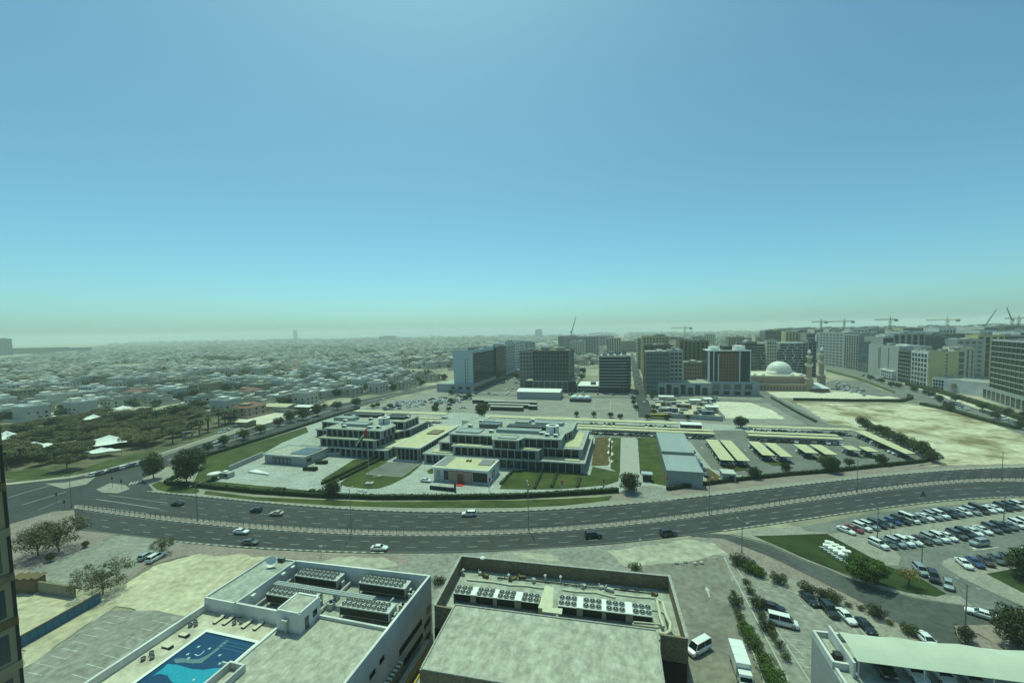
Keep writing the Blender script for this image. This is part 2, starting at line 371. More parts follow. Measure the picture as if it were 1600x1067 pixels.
plot('lawn', [(780, 764), (798, 735), (850, 733), (905, 739), (922, 742), (926, 729), (968, 738), (966, 752), (947, 758), (880, 764), (832, 765)], m_grass, 3)
plot('flower_bed', [(930, 684), (952, 682), (952, 727), (924, 728)], m_bed, 3)
plot('lawn', [(956, 684), (970, 684), (968.5, 740), (954, 732)], m_grass, 3)
plot('garden_path', [(970, 684), (994, 684), (999, 742), (990, 760), (975, 758), (969, 742)], m_conc, 3)
plot('garden_path', [(952.5, 682), (955.5, 682), (955, 729), (951.5, 729)], m_sandw, 4)
plot('lawn', [(996, 684), (1027, 684), (1041, 745), (1041, 759), (1018, 755), (1000, 740)], m_grass, 3)
plot('drive', [(970, 770), (978, 762), (1018, 758), (1042, 764), (1052, 782), (1000, 787), (985, 778)], m_asph_pale, 5)
plot('lawn', [(1127, 727), (1170, 728), (1166, 735), (1148, 737), (1130, 735)], m_grass, 4)
plot('lawn', [(1192, 721), (1222, 720), (1236, 726), (1208, 728)], m_grass, 4)
plot('lawn', [(1268, 716), (1300, 714), (1290, 722), (1274, 720)], m_grass, 4)
plot('lawn', [(1338, 714), (1370, 711), (1374, 715), (1348, 717)], m_grass, 4)
plot('flower_bed', [(1097, 731), (1107, 732), (1126, 745), (1118, 752), (1105, 751)], m_bed, 4)
# land beyond the compound
plot('sand_plot', [(1243, 629), (1330, 631), (1420, 631.5), (1490, 643), (1530, 655), (1600, 673), (1680, 695), (1680, 716), (1600, 717.5), (1545, 720), (1465, 722), (1455, 712), (1420, 695), (1365, 672), (1300, 664), (1275, 648)], m_scrub, 1)
plot('sand_plot', [(1428, 728), (1500, 719.5), (1600, 717), (1680, 715), (1680, 724), (1600, 725), (1520, 726)], m_sand, 3)
plot('sand_plot', [(1190, 613), (1240, 612), (1350, 611), (1408, 622.5), (1290, 624), (1210, 621)], m_sandw, 1)
plot('sand_plot', [(1110, 627), (1170, 628.5), (1205, 640), (1228, 655), (1130, 653), (1115, 640)], m_sandw, 1)
plot('storage_yard', [(1020, 621), (1095, 621), (1130, 655), (1035, 650)], m_sand, 1)
plot('open_car_park', [(889, 630), (895, 621), (985, 621), (991, 647), (872, 649)], m_asph_pale, 1)
plot('open_car_park', [(590, 638), (640, 626), (700, 610), (745, 612), (735, 642), (600, 643)], m_asph_pale, 1)
plot('cross_road', [(700, 612), (740, 613), (880, 619), (1000, 619), (1105, 622), (1180, 625), (1205, 622), (1215, 626), (1190, 630), (1105, 626), (1000, 623), (880, 622), (700, 617)], m_asph_lot, 3)
plot('near_ground', [(560, 640), (700, 604), (722, 596), (740, 612), (985, 612), (1105, 616), (1180, 620), (1220, 622), (1320, 664), (1150, 664), (1000, 655), (720, 644)], m_asph_pale, 0)
plot('tower_lots', [(742, 612), (804, 577), (822, 578), (832, 612)], m_asph_lot, 3)
plot('far_street', [(984, 552), (989, 552), (1022, 652), (998, 652)], m_asph, 4)
plot('diagonal_road', [(1172, 604), (1178, 602), (1215, 621), (1300, 666), (1285, 668), (1262, 664), (1196, 628)], m_asph_lot, 5)
plot('boulevard', [(1285, 571), (1300, 569), (1380, 588), (1470, 615), (1560, 643), (1680, 682), (1680, 712), (1600, 680), (1530, 655), (1490, 642), (1420, 628), (1240, 626), (1240, 622.5), (1408, 624), (1380, 606)], m_asph_lot, 4)
plot('boulevard_lot', [(1286, 600), (1300, 594), (1345, 596), (1398, 618), (1375, 620), (1330, 613), (1300, 609)], m_asph_lot, 3)
plot('boulevard', [(1279, 573), (1296, 568), (1400, 596), (1480, 619), (1440, 628), (1408, 622), (1345, 592), (1290, 579)], m_asph_lot, 2)
plot('boulevard_verge', [(1292, 577), (1342, 590), (1400, 612), (1398, 615), (1340, 593), (1290, 580)], m_grass, 5)
plot('boulevard_verge', [(1400, 593), (1440, 601), (1540, 636), (1680, 678), (1680, 684), (1535, 641), (1420, 603)], m_sandw, 5)
plot('white_forecourt', [(360, 655), (390, 645.5), (461, 645), (477, 648), (413, 663), (365, 662)], m_sandw, 1)
plot('park_ground', [(-200, 790), (-60, 758), (15, 754), (60, 749), (105, 744), (160, 734), (227, 719.5), (310, 691), (395, 663), (352, 648), (200, 640), (100, 655), (0, 663), (-300, 700)], m_park, 1)
plot('park_lawn', [(0, 748), (8, 738), (60, 733), (90, 738), (125, 735), (110, 741), (60, 749)], m_grass, 5)
plot('park_lawn', [(120, 735), (160, 722), (240, 704), (240, 712), (160, 732), (130, 738)], m_grass, 5)
plot('park_path', [(130, 742), (165, 733), (227, 716), (310, 688), (395, 660), (400, 664), (310, 692), (227, 719), (165, 736), (135, 744)], m_pave, 6)
plot('vacant_plot', [(0, 652), (70, 636), (122, 629), (105, 641), (60, 652), (0, 661)], m_sand, 1)
# left foreground
plot('traffic_island', [(70, 756), (100, 754), (150, 745), (135, 757), (100, 764)], m_pave, 7)
plot('traffic_island', [(150, 765), (172, 755), (196, 758), (203, 764), (185, 771), (160, 770)], m_pave, 7)
plot('brick_sidewalk', [(-60, 850), (17, 819), (83, 799), (116, 797), (119, 828), (185, 835), (150, 848), (60, 888), (0, 915), (-60, 930)], m_pavepink, 1)
plot('service_street', [(-40, 930), (20, 905), (60, 887), (150, 848), (188, 836), (240, 842), (290, 847), (232, 872), (200, 897), (160, 914), (130, 921), (95, 915), (60, 902), (20, 918)], m_asph_pale, 3)
plot('near_sidewalk', [(250, 845), (282, 848), (400, 859), (520, 866), (600, 867), (640, 870), (640, 885), (400, 870), (290, 868), (230, 885), (195, 912), (185, 905), (232, 872)], m_pavepink, 2)
plot('sand_plot', [(172, 948), (195, 915), (240, 885), (300, 868), (425, 868), (450, 890), (335, 948), (290, 970), (240, 957)], m_sand, 4)
plot('sand_plot', [(28, 925), (120, 935), (130, 929), (152, 934), (36, 1008), (-30, 1045), (-30, 950)], m_sand, 2)
plot('sand_strip', [(36, 1045), (36, 1006), (160, 936), (178, 928), (200, 915), (185, 945), (150, 968)], m_sand, 3)
plot('left_car_park', [(-10, 1120), (36, 1047), (168, 955), (245, 954), (300, 966), (345, 950), (420, 940), (420, 1120)], m_asph_pale, 4)
# between and right of the near buildings
plot('entry_apron', [(520, 868), (640, 866), (760, 863), (1010, 848), (1076, 840), (1140, 835), (1170, 850), (1140, 870), (1080, 1120), (400, 1120), (420, 880)], m_asph_pale, 1)
plot('sand_patch', [(520, 872), (598, 870), (622, 884), (560, 892), (500, 880)], m_sandp, 4)
plot('sand_patch', [(700, 890), (735, 872), (800, 862), (860, 865), (885, 885), (720, 900)], m_pave, 4)
plot('sand_patch', [(800, 864), (858, 865), (875, 876), (820, 875)], m_sandp, 5)
plot('sand_patch', [(948, 861), (1010, 853), (1076, 843), (1128, 850), (1140, 866), (1060, 880), (975, 886)], m_sandp, 4)
plot('near_car_park', [(975, 886), (1060, 880), (1130, 870), (1262, 1120), (1040, 1120), (1030, 900)], m_asph_br, 5)
plot('footpath', [(1130, 870), (1142, 873), (1160, 915), (1290, 1120), (1215, 1120)], m_asph_pale, 6)
plot('far_bays', [(1150, 895), (1200, 905), (1240, 922), (1420, 1010), (1420, 1120), (1262, 1120), (1195, 985)], m_asph_pale, 6)
plot('planting_strip', [(1130, 868), (1195, 893), (1240, 906), (1300, 932), (1400, 978), (1440, 1010), (1420, 1015), (1300, 958), (1240, 925), (1160, 896), (1142, 876)], m_pave, 7)
plot('brick_sidewalk', [(1100, 836), (1128, 838), (1200, 866), (1262, 896), (1335, 932), (1420, 984), (1470, 1020), (1440, 1030), (1330, 968), (1240, 912), (1180, 888), (1140, 868)], m_pavepink, 5)
plot('service_road', [(1076, 838), (1110, 834), (1140, 836), (1200, 851), (1262, 880), (1310, 897), (1370, 922), (1440, 938), (1530, 951), (1700, 965), (1700, 1000), (1560, 985), (1490, 976), (1495, 992), (1530, 1040), (1440, 1040), (1452, 1003), (1420, 984), (1335, 936), (1262, 899), (1200, 869), (1130, 842)], M('asphalt_service', (.072, .077, .073), .8, world=True, scale=.05, var=.3, scale2=.7), 8)
plot('car_park', [(1200, 832), (1250, 824), (1350, 804), (1445, 792), (1598, 781), (1720, 775), (1720, 965), (1530, 951), (1440, 938), (1370, 920), (1310, 893), (1200, 842)], m_asph_lot, 1)
plot('verge', [(1140, 834), (1200, 826), (1250, 823), (1260, 830), (1300, 834), (1180, 838), (1250, 870), (1330, 903), (1420, 928), (1500, 932), (1520, 948), (1440, 936), (1370, 920), (1310, 895), (1262, 878), (1200, 849)], m_pave, 6)
plot('car_park_island', [(1283, 836), (1310, 833), (1395, 827), (1500, 812.5), (1600, 797.5), (1720, 786), (1720, 799), (1600, 812), (1505, 824), (1440, 836), (1362, 843), (1400, 862), (1408, 872), (1404, 884), (1384, 884), (1330, 855)], m_pave, 5)
plot('car_park_island', [(1472, 884), (1474, 876), (1484, 872), (1510, 871), (1600, 851), (1720, 840), (1720, 958), (1600, 948), (1560, 930), (1500, 902)], m_pave, 4)
plot('car_park_bays', [(1500, 871), (1512, 869), (1600, 850), (1720, 838), (1720, 858), (1600, 879), (1530, 890)], m_asph_lot, 6)
plot('lawn', [(1178, 838), (1293, 835), (1330, 855), (1384, 884), (1440, 905), (1478, 928), (1463, 933), (1415, 925), (1329, 900), (1250, 869)], m_grassd, 8)
plot('lawn', [(1541, 897), (1586, 889), (1700, 872), (1700, 930), (1640, 935), (1597, 926)], m_grassd, 7)
plot('brick_sidewalk', [(1490, 978), (1555, 977), (1640, 990), (1680, 1060), (1560, 1060), (1505, 1000)], m_pavepink, 10)
# bay lines
bl = MB()
def bays(a, b, n, dpx, both=0, line=True, w=.14, z=.15):
    A_, B_ = Vector(P(*a)), Vector(P(*b)); dv = Vector(P(a[0]+dpx[0], a[1]+dpx[1]))-A_
    if line: seg(bl, tuple(A_), tuple(B_), w, z, px=False)
    for i in range(n+1):
        q = A_.lerp(B_, i/n); seg(bl, tuple(q-dv*both), tuple(q+dv), w, z, px=False)
bays((140, 1062), (262, 975), 6, (-28, -8), .8); bays((40, 1050), (175, 962), 8, (26, 6), 0, False)
bays((1103, 893), (1156, 1012), 7, (22, 9)); bays((1120, 880), (1240, 1100), 10, (-16, -8), 0, True)
bays((1068, 935), (1110, 1060), 6, (22, -8), .8); bays((1160, 902), (1190, 922), 3, (24, 3), 0, False, .14, .19); bays((1217, 988), (1275, 1045), 5, (28, 3), .6, True, .14, .19)
bays((1312, 832), (1598, 797), 24, (-14, -6), 0, False, .12, .17); bays((1365, 850), (1600, 818), 17, (-14, -6), 0, False, .12, .17)
bays((1240, 925), (1400, 1010), 9, (18, 24), 0, True, .14, .19)
for a, b in [((895, 640), (985, 641)), ((898, 632), (984, 632)), ((930, 622), (925, 646)), ((955, 622), (953, 646)), ((610, 632), (700, 634)), ((640, 627), (720, 628)), ((1520, 860), (1560, 855)), ((1104, 894), (1106, 888))]: seg(bl, a, b, .3, .12)
arrow = [(-.15, -2), (.15, -2), (.15, .4), (.6, .4), (0, 2), (-.6, .4), (-.15, .4)]
def road_arrow(px, py, ang, z=.16):
    c = P(px, py); q, w = math.cos(ang), math.sin(ang)
    bl.flat([(c[0]+x*q-y*w, c[1]+x*w+y*q) for x, y in arrow], z)
for a in [(1106, 925, -AZ), (1528, 858, 1.2), (590, 744, -1), (1097, 700, -AZ), (1165, 704, -AZ), (487, 741, 1.3), (487, 758, 1.3), (420, 752, 1.2), (660, 768, 1.2)]: road_arrow(*a)
struct('bay_lines', bl, m_linef)
# ------------------------------------------------------------------ plants
def leafcloud(rng, clumps, per, size, mb=None, flat=.75):
    mb = mb or MB()
    for (cx, cy_, cz, r) in clumps:
        for _ in range(int(per*r*r)):
            a = rng.uniform(0, 2*math.pi); z = rng.uniform(-.75, 1); rr = math.sqrt(max(0, 1-z*z)); k = r*rng.uniform(.72, 1.08)
            p = Vector((cx+math.cos(a)*rr*k, cy_+math.sin(a)*rr*k, cz+z*k*flat))
            nrm = Vector((math.cos(a)*rr+rng.uniform(-.7, .7), math.sin(a)*rr+rng.uniform(-.7, .7), z+rng.uniform(-.4, .9))).normalized()
            t = nrm.cross(Vector((rng.uniform(-1, 1), rng.uniform(-1, 1), rng.uniform(-1, 1)))).normalized(); b = nrm.cross(t)
            s = size*rng.uniform(.6, 1.35)
            mb.add([p-t*s, p-b*s*.55, p+t*s, p+b*s*.55], [(0, 1, 2, 3)])
    return mb
def crown_clumps(rng, R_, hz, zc, n, rs):
    out = []
    for i in range(n):
        a = 2.4*i+rng.uniform(-.4, .4); q = math.sqrt((i+.4)/n); z = rng.uniform(-.6, .9)*(1-q*.55)
        out.append((math.cos(a)*R_*q*rng.uniform(.75, 1.1), math.sin(a)*R_*q*rng.uniform(.75, 1.1), zc+hz*z, rs*rng.uniform(.65, 1.2)))
    return out
TREES = {}
def ball_clumps(rng, R_, hz, zc, n, rs):
    out = []
    for i in range(n):
        z = 1-2*(i+.5)/n; r = math.sqrt(1-z*z); a = 2.4*i; k = rng.uniform(.72, 1.12) if i % 4 else rng.uniform(.1, .5)
        out.append((math.cos(a)*r*R_*k, math.sin(a)*r*R_*k, zc+z*hz*k, rs*rng.uniform(.7, 1.2)))
    return out
def make_tree(key, name, seed, R_, hgt, trunk, n, rs, per, size, leaf, flat=.75, tr=.22, hz=None):
    rng = random.Random(seed); zc = (hgt+trunk)/2; hz = hz if hz is not None else (hgt-trunk)/2*.75
    if key[:4] in ('roun', 'ball', 'big', 'bush', 'hous', 'ghaf', 'tall'): cl = ball_clumps(rng, R_-rs*.6, (hgt-trunk)/2-rs*.5, zc, n, rs)
    else: cl = crown_clumps(rng, R_-rs*.7, hz, zc, n, rs)
    tb = MB(); tb.tube([(0, 0, -.1), (.08, .05, trunk*.6), (-.05, .1, trunk)], [tr, tr*.8, tr*.65], 7)
    for c in cl[::2][:7]: tb.tube([(-.05, .1, trunk*.9), (c[0]*.5, c[1]*.5, (trunk+c[2])/2), (c[0], c[1], c[2])], [tr*.5, tr*.3, tr*.12], 5)
    TREES[key] = (name, tb.mesh('trunk', m_bark), leafcloud(rng, cl, per, size, flat=flat).mesh('crown', leaf))
for i in range(3):
    make_tree('round%d' % i, 'street_tree', 10+i, 2.6+.3*i, 5.4, .9, 26, 1.0, 105, .2, m_leafd)
    make_tree('acacia%d' % i, 'acacia_tree', 20+i, 6.4+.6*i, 6.4, 2.4, 34, 1.9, 60, .30, m_leafo, .5, .22, .9)
    make_tree('house%d' % i, 'garden_tree', 30+i, 3.6+.5*i, 7.0, .8, 20, 1.6, 40, .40, [m_leafd, m_leafm, m_leafd][i])
    make_tree('ghaf%d' % i, 'ghaf_tree', 40+i, 4.5+.4*i, 7.2, 1.2, 70, .95, 80, .15, m_leafo, .8, .16, 1.4)
make_tree('big', 'ficus_tree', 50, 4.9, 8.8, 1.2, 54, 1.35, 140, .2, m_leafb)
make_tree('ball', 'clipped_tree', 51, 3.3, 6.4, .9, 34, 1.15, 120, .2, m_leafd)
make_tree('tall', 'roadside_tree', 57, 3.1, 9.6, 1.3, 44, 1.15, 120, .2, m_leafm)
make_tree('yellow', 'flowering_tree', 52, 2.6, 5.2, 1.8, 16, .8, 110, .15, m_leafy)
make_tree('bush', 'shrub', 53, 1.5, 1.9, .2, 12, .62, 190, .13, m_leafm, .8, .06)
make_tree('bushd', 'shrub', 54, 2.3, 2.9, .3, 20, .8, 160, .14, m_leafd, .8, .08)
make_tree('bushb', 'shrub', 55, 2.4, 2.7, .2, 20, .8, 160, .14, m_leafb, .8, .08)
def palm_meshes():
    rng = random.Random(5); tb = MB(); tb.tube([(0, 0, -.1), (.1, 0, 3), (0, .1, 6.6)], [.26, .2, .18], 8)
    cb = MB()
    for i in range(26):
        a = i*2.4; up = rng.uniform(-.2, 1.1); prev = Vector((0, .1, 6.6)); dirv = Vector((math.cos(a), math.sin(a), up)).normalized()
        for k in range(5):
            nx_ = prev+dirv*.62; dirv = (dirv+Vector((0, 0, -.26))).normalized()
            side = dirv.cross(Vector((0, 0, 1))).normalized()*(.42-.06*k)
            dz = Vector((0, 0, -.16))
            cb.add([prev, nx_, nx_+side+dz, prev+side+dz], [(0, 1, 2, 3)]); cb.add([prev, nx_, nx_-side+dz, prev-side+dz], [(0, 1, 2, 3)])
            prev = nx_
    TREES['palm'] = ('palm_tree', tb.mesh('trunk', m_bark), cb.mesh('crown', m_leafd))
palm_meshes()
def tree(key, x, y, s, label, group=None, z=0., parts=True, cat='tree'):
    nm, tm, cm = TREES[key]
    t = thing(nm, label, cat, (x, y, z), random.uniform(0, 6.28), group)
    t.scale = (s, s, s*random.uniform(.9, 1.1))
    link('trunk', tm, t); link('crown', cm, t)
    return t
def tpx(key, px, py, s, label, group=None, cat='tree', z=0.): return tree(key, *P(px, py, z), s, label, group, z, cat=cat)
def hedge(name, pts, w, h, label, m=m_hedge, px=True, z=0., cat='hedge', dens=9, group=None):
    q = [Vector(P(*p, z)) if px else Vector(p) for p in pts]; rng = random.Random(len(label)+int(q[0].x)); mb = MB()
    for a, b in zip(q, q[1:]):
        t = b-a; L = t.length; t.normalize(); n = Vector((-t.y, t.x)); ang = math.atan2(t.y, t.x)
        mb.box(-.0, L, -w*.42, w*.42, 0, h*.9, rz=ang, c=(a.x, a.y))
        for _ in range(int(L*dens*(w+2*h)*.6)):
            s_ = rng.uniform(0, L); o = rng.uniform(-w/2-h, w/2+h)
            if abs(o) < w/2: oo, zz = o, h*rng.uniform(.92, 1.06)
            else: oo, zz = math.copysign(w/2*rng.uniform(.86, 1.05), o), h-(abs(o)-w/2)
            c = Vector((a.x+t.x*s_+n.x*oo, a.y+t.y*s_+n.y*oo, max(.05, zz))); k = .22*rng.uniform(.6, 1.5)
            u_ = Vector((rng.uniform(-1, 1), rng.uniform(-1, 1), rng.uniform(-.5, .5))).normalized()*k; v_ = Vector((rng.uniform(-1, 1), rng.uniform(-1, 1), rng.uniform(-.6, .6))).normalized()*k
            mb.add([c-u_, c-v_, c+u_, c+v_], [(0, 1, 2, 3)])
    o = mb.build(name, m, loc=(0, 0, z)); return tag(o, label, cat, group)

# ------------------------------------------------------------------ vehicles
def loft(mb, rings, m=0, close=True):
    n = len(rings[0]); vs = [p for r in rings for p in r]; fs = []
    for i in range(len(rings)-1):
        for k in range(n if close else n-1):
            fs.append((i*n+k, i*n+(k+1) % n, (i+1)*n+(k+1) % n, (i+1)*n+k))
    fs += [tuple(range(n))[::-1], tuple(range((len(rings)-1)*n, len(rings)*n))]
    mb.add(vs, fs, m)
KINDS = {   # length, width, belt, top, stations of body (x, ztop, wfac), glass house (x0 base, x1 roof, x2 roof, x3 base)
 'sedan': (4.7, 1.82, .95, 1.43, [(-2.35, .78, .80), (-2.2, .96, .93), (-1.5, 1.02, 1), (.75, .98, 1), (1.7, .86, .98), (2.2, .72, .90), (2.35, .60, .78)], (-1.75, -1.0, .25, 1.05)),
 'suv': (4.9, 1.95, 1.10, 1.80, [(-2.45, .98, .86), (-2.38, 1.12, .95), (-1.5, 1.14, 1), (.9, 1.12, 1), (1.9, 1.05, .98), (2.35, .95, .92), (2.45, .7, .82)], (-2.36, -2.0, .45, 1.2)),
 'hatchback': (4.1, 1.75, .98, 1.50, [(-2.05, .90, .86), (-1.98, 1.0, .95), (-1.2, 1.02, 1), (.8, .99, 1), (1.6, .88, .97), (1.95, .74, .88), (2.05, .62, .78)], (-2.0, -1.55, .15, .98)),
 'van': (5.2, 1.95, 1.12, 2.15, [(-2.6, 1.12, .96), (-2.55, 1.15, .98), (-1.5, 1.16, 1), (1.2, 1.15, 1), (1.95, 1.08, .98), (2.45, .92, .92), (2.6, .7, .82)], (-2.58, -2.5, 1.05, 1.85)),
}
CARM = {}
def car_meshes(kind, color):
    if (kind, color) in CARM: return CARM[(kind, color)]
    L, Wd, belt, top, st, gh = KINDS[kind]; hw = Wd/2; p = PA[color]
    b = MB(); rings = []
    for x, zt, wf in st:
        w = hw*wf; zl = .24 if abs(x) < L/2-.1 else .36
        rings.append([(x, -w*.9, zl), (x, -w, zl+.18), (x, -w, zt-.16), (x, -w*.86, zt), (x, 0, zt+.025), (x, w*.86, zt), (x, w, zt-.16), (x, w, zl+.18), (x, w*.9, zl)])
    loft(b, rings)
    g = MB(); x0, x1, x2, x3 = gh; wb, wt = hw*.88, hw*.70
    zb = lambda x: float(np.interp(x, [s[0] for s in st], [s[1] for s in st]))-.02
    q = [(x0, -wb, zb(x0)), (x3, -wb, zb(x3)), (x3, wb, zb(x3)), (x0, wb, zb(x0)), (x1, -wt, top-.05), (x2, -wt, top-.05), (x2, wt, top-.05), (x1, wt, top-.05)]
    g.add(q, [(0, 1, 5, 4), (1, 2, 6, 5), (2, 3, 7, 6), (3, 0, 4, 7), (4, 5, 6, 7)])
    # roof skin and pillars in body colour, bonnet stays body
    b.add([(x1-.05, -wt-.02, top-.06), (x2+.05, -wt-.02, top-.06), (x2+.05, wt+.02, top-.06), (x1-.05, wt+.02, top-.06), (x1+.1, -wt*.85, top), (x2-.1, -wt*.85, top), (x2-.1, wt*.85, top), (x1+.1, wt*.85, top)],
          [(0, 1, 5, 4), (1, 2, 6, 5), (2, 3, 7, 6), (3, 0, 4, 7), (4, 5, 6, 7)])
    def pillar(a, c, r=.045): b.tube([a, c], r, 4)
    for sy in (-1, 1):
        pillar((x3, sy*wb, zb(x3)), (x2, sy*wt, top-.05)); pillar((x0, sy*wb, zb(x0)), (x1, sy*wt, top-.05), .07)
        xm = (x1+x2)/2; pillar((xm, sy*wb*1.01, zb(xm)), (xm, sy*wt*1.01, top-.05))
        b.box(x3-.35, x3-.15, sy*hw*1.0-.09, sy*hw*1.0+.09, zb(x3)+.02, zb(x3)+.16)
    wl = MB(); wr = .33 if kind in ('sedan', 'hatchback') else .38
    vs = []
    for yy, rr in ((-.12, wr*.92), (-.11, wr), (.11, wr), (.12, wr*.92)): vs.append([(rr*math.cos(2*math.pi*i/14), yy, wr+rr*math.sin(2*math.pi*i/14)) for i in range(14)])
    loft(wl, vs, 0)
    wl.add([(wr*.6*math.cos(2*math.pi*i/10), -.126, wr+wr*.6*math.sin(2*math.pi*i/10)) for i in range(10)], [tuple(range(10))], 1)
    wl.add([(wr*.6*math.cos(2*math.pi*i/10), .126, wr+wr*.6*math.sin(2*math.pi*i/10)) for i in range(10)], [tuple(range(10))[::-1]], 1)
    hl = MB(); hl.box(-.05, .03, -.2, .2, -.07, .07); tl = MB(); tl.box(-.03, .05, -.18, .18, -.08, .08)
    key = 'wheels'+kind
    if key not in CARM: CARM[key] = (wl.mesh('wheel', [m_black, m_steel]), hl.mesh('headlight', m_steel), tl.mesh('tail_light', m_red))
    wm, hm, tm = CARM[key]
    bm_ = b.mesh('body', p); bm_.polygons.foreach_set('use_smooth', [False]*len(bm_.polygons))
    gm = g.mesh('windows', m_glassd)
    # one merged mesh for cars too small in the photo to show parts
    f = MB(); f.add(b.v, b.f, 0); f.add(g.v, g.f, 1)
    for wx in (-L*.30, L*.31):
        for sy in (-1, 1): f.add([(x+wx, y+sy*(hw-.12), z) for x, y, z in wl.v], wl.f, 2)
    CARM[(kind, color)] = (bm_, gm, wm, hm, tm, f.mesh('car', [p, m_glassd, m_black])); return CARM[(kind, color)]
def car(kind, color, x, y, rz, label, group=None, z=.14, parts=True, cat=None):
    L, Wd = KINDS[kind][:2]; hw = Wd/2; bm_, gm, wm, hm, tm, fm = car_meshes(kind, color)
    cat = cat or {'van': 'van', 'suv': 'suv'}.get(kind, 'car'); nm = {'van': 'van', 'suv': 'suv_car', 'sedan': 'sedan_car', 'hatchback': 'hatchback_car'}[kind]
    if not parts:
        return tag(link(nm, fm, None, (x, y, z), (0, 0, rz)), label, cat, group)
    t = thing(nm, label, cat, (x, y, z), rz, group)
    link('body', bm_, t); link('windows', gm, t)
    for wx in (-L*.30, L*.31):
        for sy in (-1, 1): link('wheel', wm, t, (wx, sy*(hw-.12), 0))
    zf = .70 if kind in ('sedan', 'hatchback') else .85
    for sy in (-1, 1): link('headlight', hm, t, (L/2-.1, sy*hw*.62, zf)); link('tail_light', tm, t, (-L/2+.05, sy*hw*.66, zf+.08))
    return t
def cpx(kind, color, a, b, label, group=None, z=.14, parts=True, zc=.7):
    """a car whose tail is seen at photo point a and nose at b"""
    A_, B_ = P(*a, zc), P(*b, zc)
    return car(kind, color, (A_[0]+B_[0])/2, (A_[1]+B_[1])/2, math.atan2(B_[1]-A_[1], B_[0]-A_[0]), label, group, z, parts)
def road_dir(x, e=None):
    e = e or e_near; a, b = P(x-20, e(x-20)), P(x+20, e(x+20)); return math.atan2(b[1]-a[1], b[0]-a[0])
def rcar(kind, color, px, py, flip, label):
    p = P(px, py, .6); return car(kind, color, p[0], p[1], road_dir(px)+(math.pi if flip else 0), label)
rcar('sedan', 'black', 277, 787, 1, 'dark green-black saloon alone in the far carriageway near the corner trees')
rcar('hatchback', 'black', 400, 797, 1, 'small black car on the far carriageway beside a white taxi')
rcar('sedan', 'cream', 432, 802, 1, 'pale taxi with dark glass on the far carriageway behind the small black car')
rcar('suv', 'white', 733, 803, 1, 'white off-roader on the far carriageway below the entrance building')
rcar('sedan', 'white', 377, 830.5, 0, 'white patrol car with blue and yellow roof on the near carriageway')
rcar('sedan', 'grey', 391, 847, 0, 'dark grey saloon in the kerb lane of the near carriageway')
rcar('sedan', 'white', 593, 856, 0, 'white saloon in the kerb lane above the roof chillers')
rcar('suv', 'black', 927, 836.5, 0, 'large black off-roader on the near carriageway above the brown roof')
rcar('suv', 'black', 1044, 833, 0, 'black off-roader following the bend by the pale sand patch')
c = P(1442, 776); mb = MB(); mb.tube([(-.8, 0, .4), (-.2, 0, .75), (.5, 0, .8), (.8, 0, .4)], .16, 6); mb.cyl(-.75, 0, 0, .01, .01, .01, 3)
mb.box(-.35, .1, -.22, .22, .8, 1.5); mb.box(-.1, .12, -.13, .13, 1.5, 1.75)
t = thing('motorcycle', 'delivery motorcycle with rider on the near carriageway by the car park', 'motorcycle', (*c, .12), road_dir(1442))
mb.build('frame', m_dark, t)
for wx in (-.75, .75):
    w_ = MB(); w_.add([(wx+.32*math.cos(k*.524), sy*.05, .33+.32*math.sin(k*.524)) for sy in (-1, 1) for k in range(12)], [tuple(range(12)), tuple(range(23, 11, -1))]+[(k, (k+1) % 12, 12+(k+1) % 12, 12+k) for k in range(12)]); w_.build('wheel', m_black, t)
# left of the near street
cpx('suv', 'white', (229, 879), (258, 862), 'white off-roader parked under the small thorny tree by the left street')
cpx('hatchback', 'silver', (218, 874), (238, 862), 'grey-blue small car parked left of the white off-roader')
# the big car park on the right: three rows
def row(path, n, vec, kinds, cols, words_, z, grp, back=False):
    xs_ = [p[0] for p in path]; ys_ = [p[1] for p in path]; cnt = {}
    for i in range(n):
        x = xs_[0]+(xs_[-1]-xs_[0])*i/(n-1); y = float(np.interp(x, xs_, ys_)); k, c_ = kinds[i % len(kinds)], cols[i % len(cols)]
        cnt[c_] = cnt.get(c_, 0)+1
        num = ['first', 'second', 'third', 'fourth', 'fifth', 'sixth', 'seventh', 'eighth', 'ninth', 'tenth', 'eleventh', 'twelfth', 'thirteenth', 'fourteenth'][cnt[c_]-1]
        a, b = (x-vec[0]/2, y-vec[1]/2), (x+vec[0]/2, y+vec[1]/2)
        A_, B_ = P(*a, .7), P(*b, .7); C_ = P(x+random.uniform(-.6, .6), y, .7); ang = math.atan2(B_[1]-A_[1], B_[0]-A_[0])+random.uniform(-.03, .03)
        kn = {'suv': 'off-roader', 'van': 'people carrier', 'sedan': 'saloon', 'hatchback': 'small car'}[k]
        car(k, c_, C_[0], C_[1], ang, '%s %s, %s %s one from the left in the %s' % (c_, kn, num, c_, words_), grp, z)
Wc = 'white'
row([(1322, 828), (1395, 814), (1450, 806.5), (1500, 800), (1604, 788)], 24, (31, 12), ['sedan', 'sedan', 'suv', 'suv', 'suv', 'sedan', 'hatchback', 'suv', 'van'],
    [Wc, 'red', Wc, 'silver', 'black', 'grey', 'blue', 'black', Wc, 'grey', Wc, 'silver', Wc, 'black', 'grey', Wc, 'silver', 'brown', Wc, Wc, 'black', 'grey', Wc, 'red'], 'back row', .16, 'cars in the row nearest the main road')
row([(1372, 850), (1440, 843), (1480, 838), (1540, 827), (1604, 817)], 18, (28, 13), ['suv', 'sedan', 'suv', 'suv', 'sedan', 'sedan', 'suv'],
    [Wc, 'grey', 'silver', Wc, Wc, 'brown', 'silver', Wc, Wc, 'grey', 'black', Wc, Wc, 'grey', 'black', 'grey', Wc, Wc], 'middle row', .16, 'cars in the middle row of the right car park')
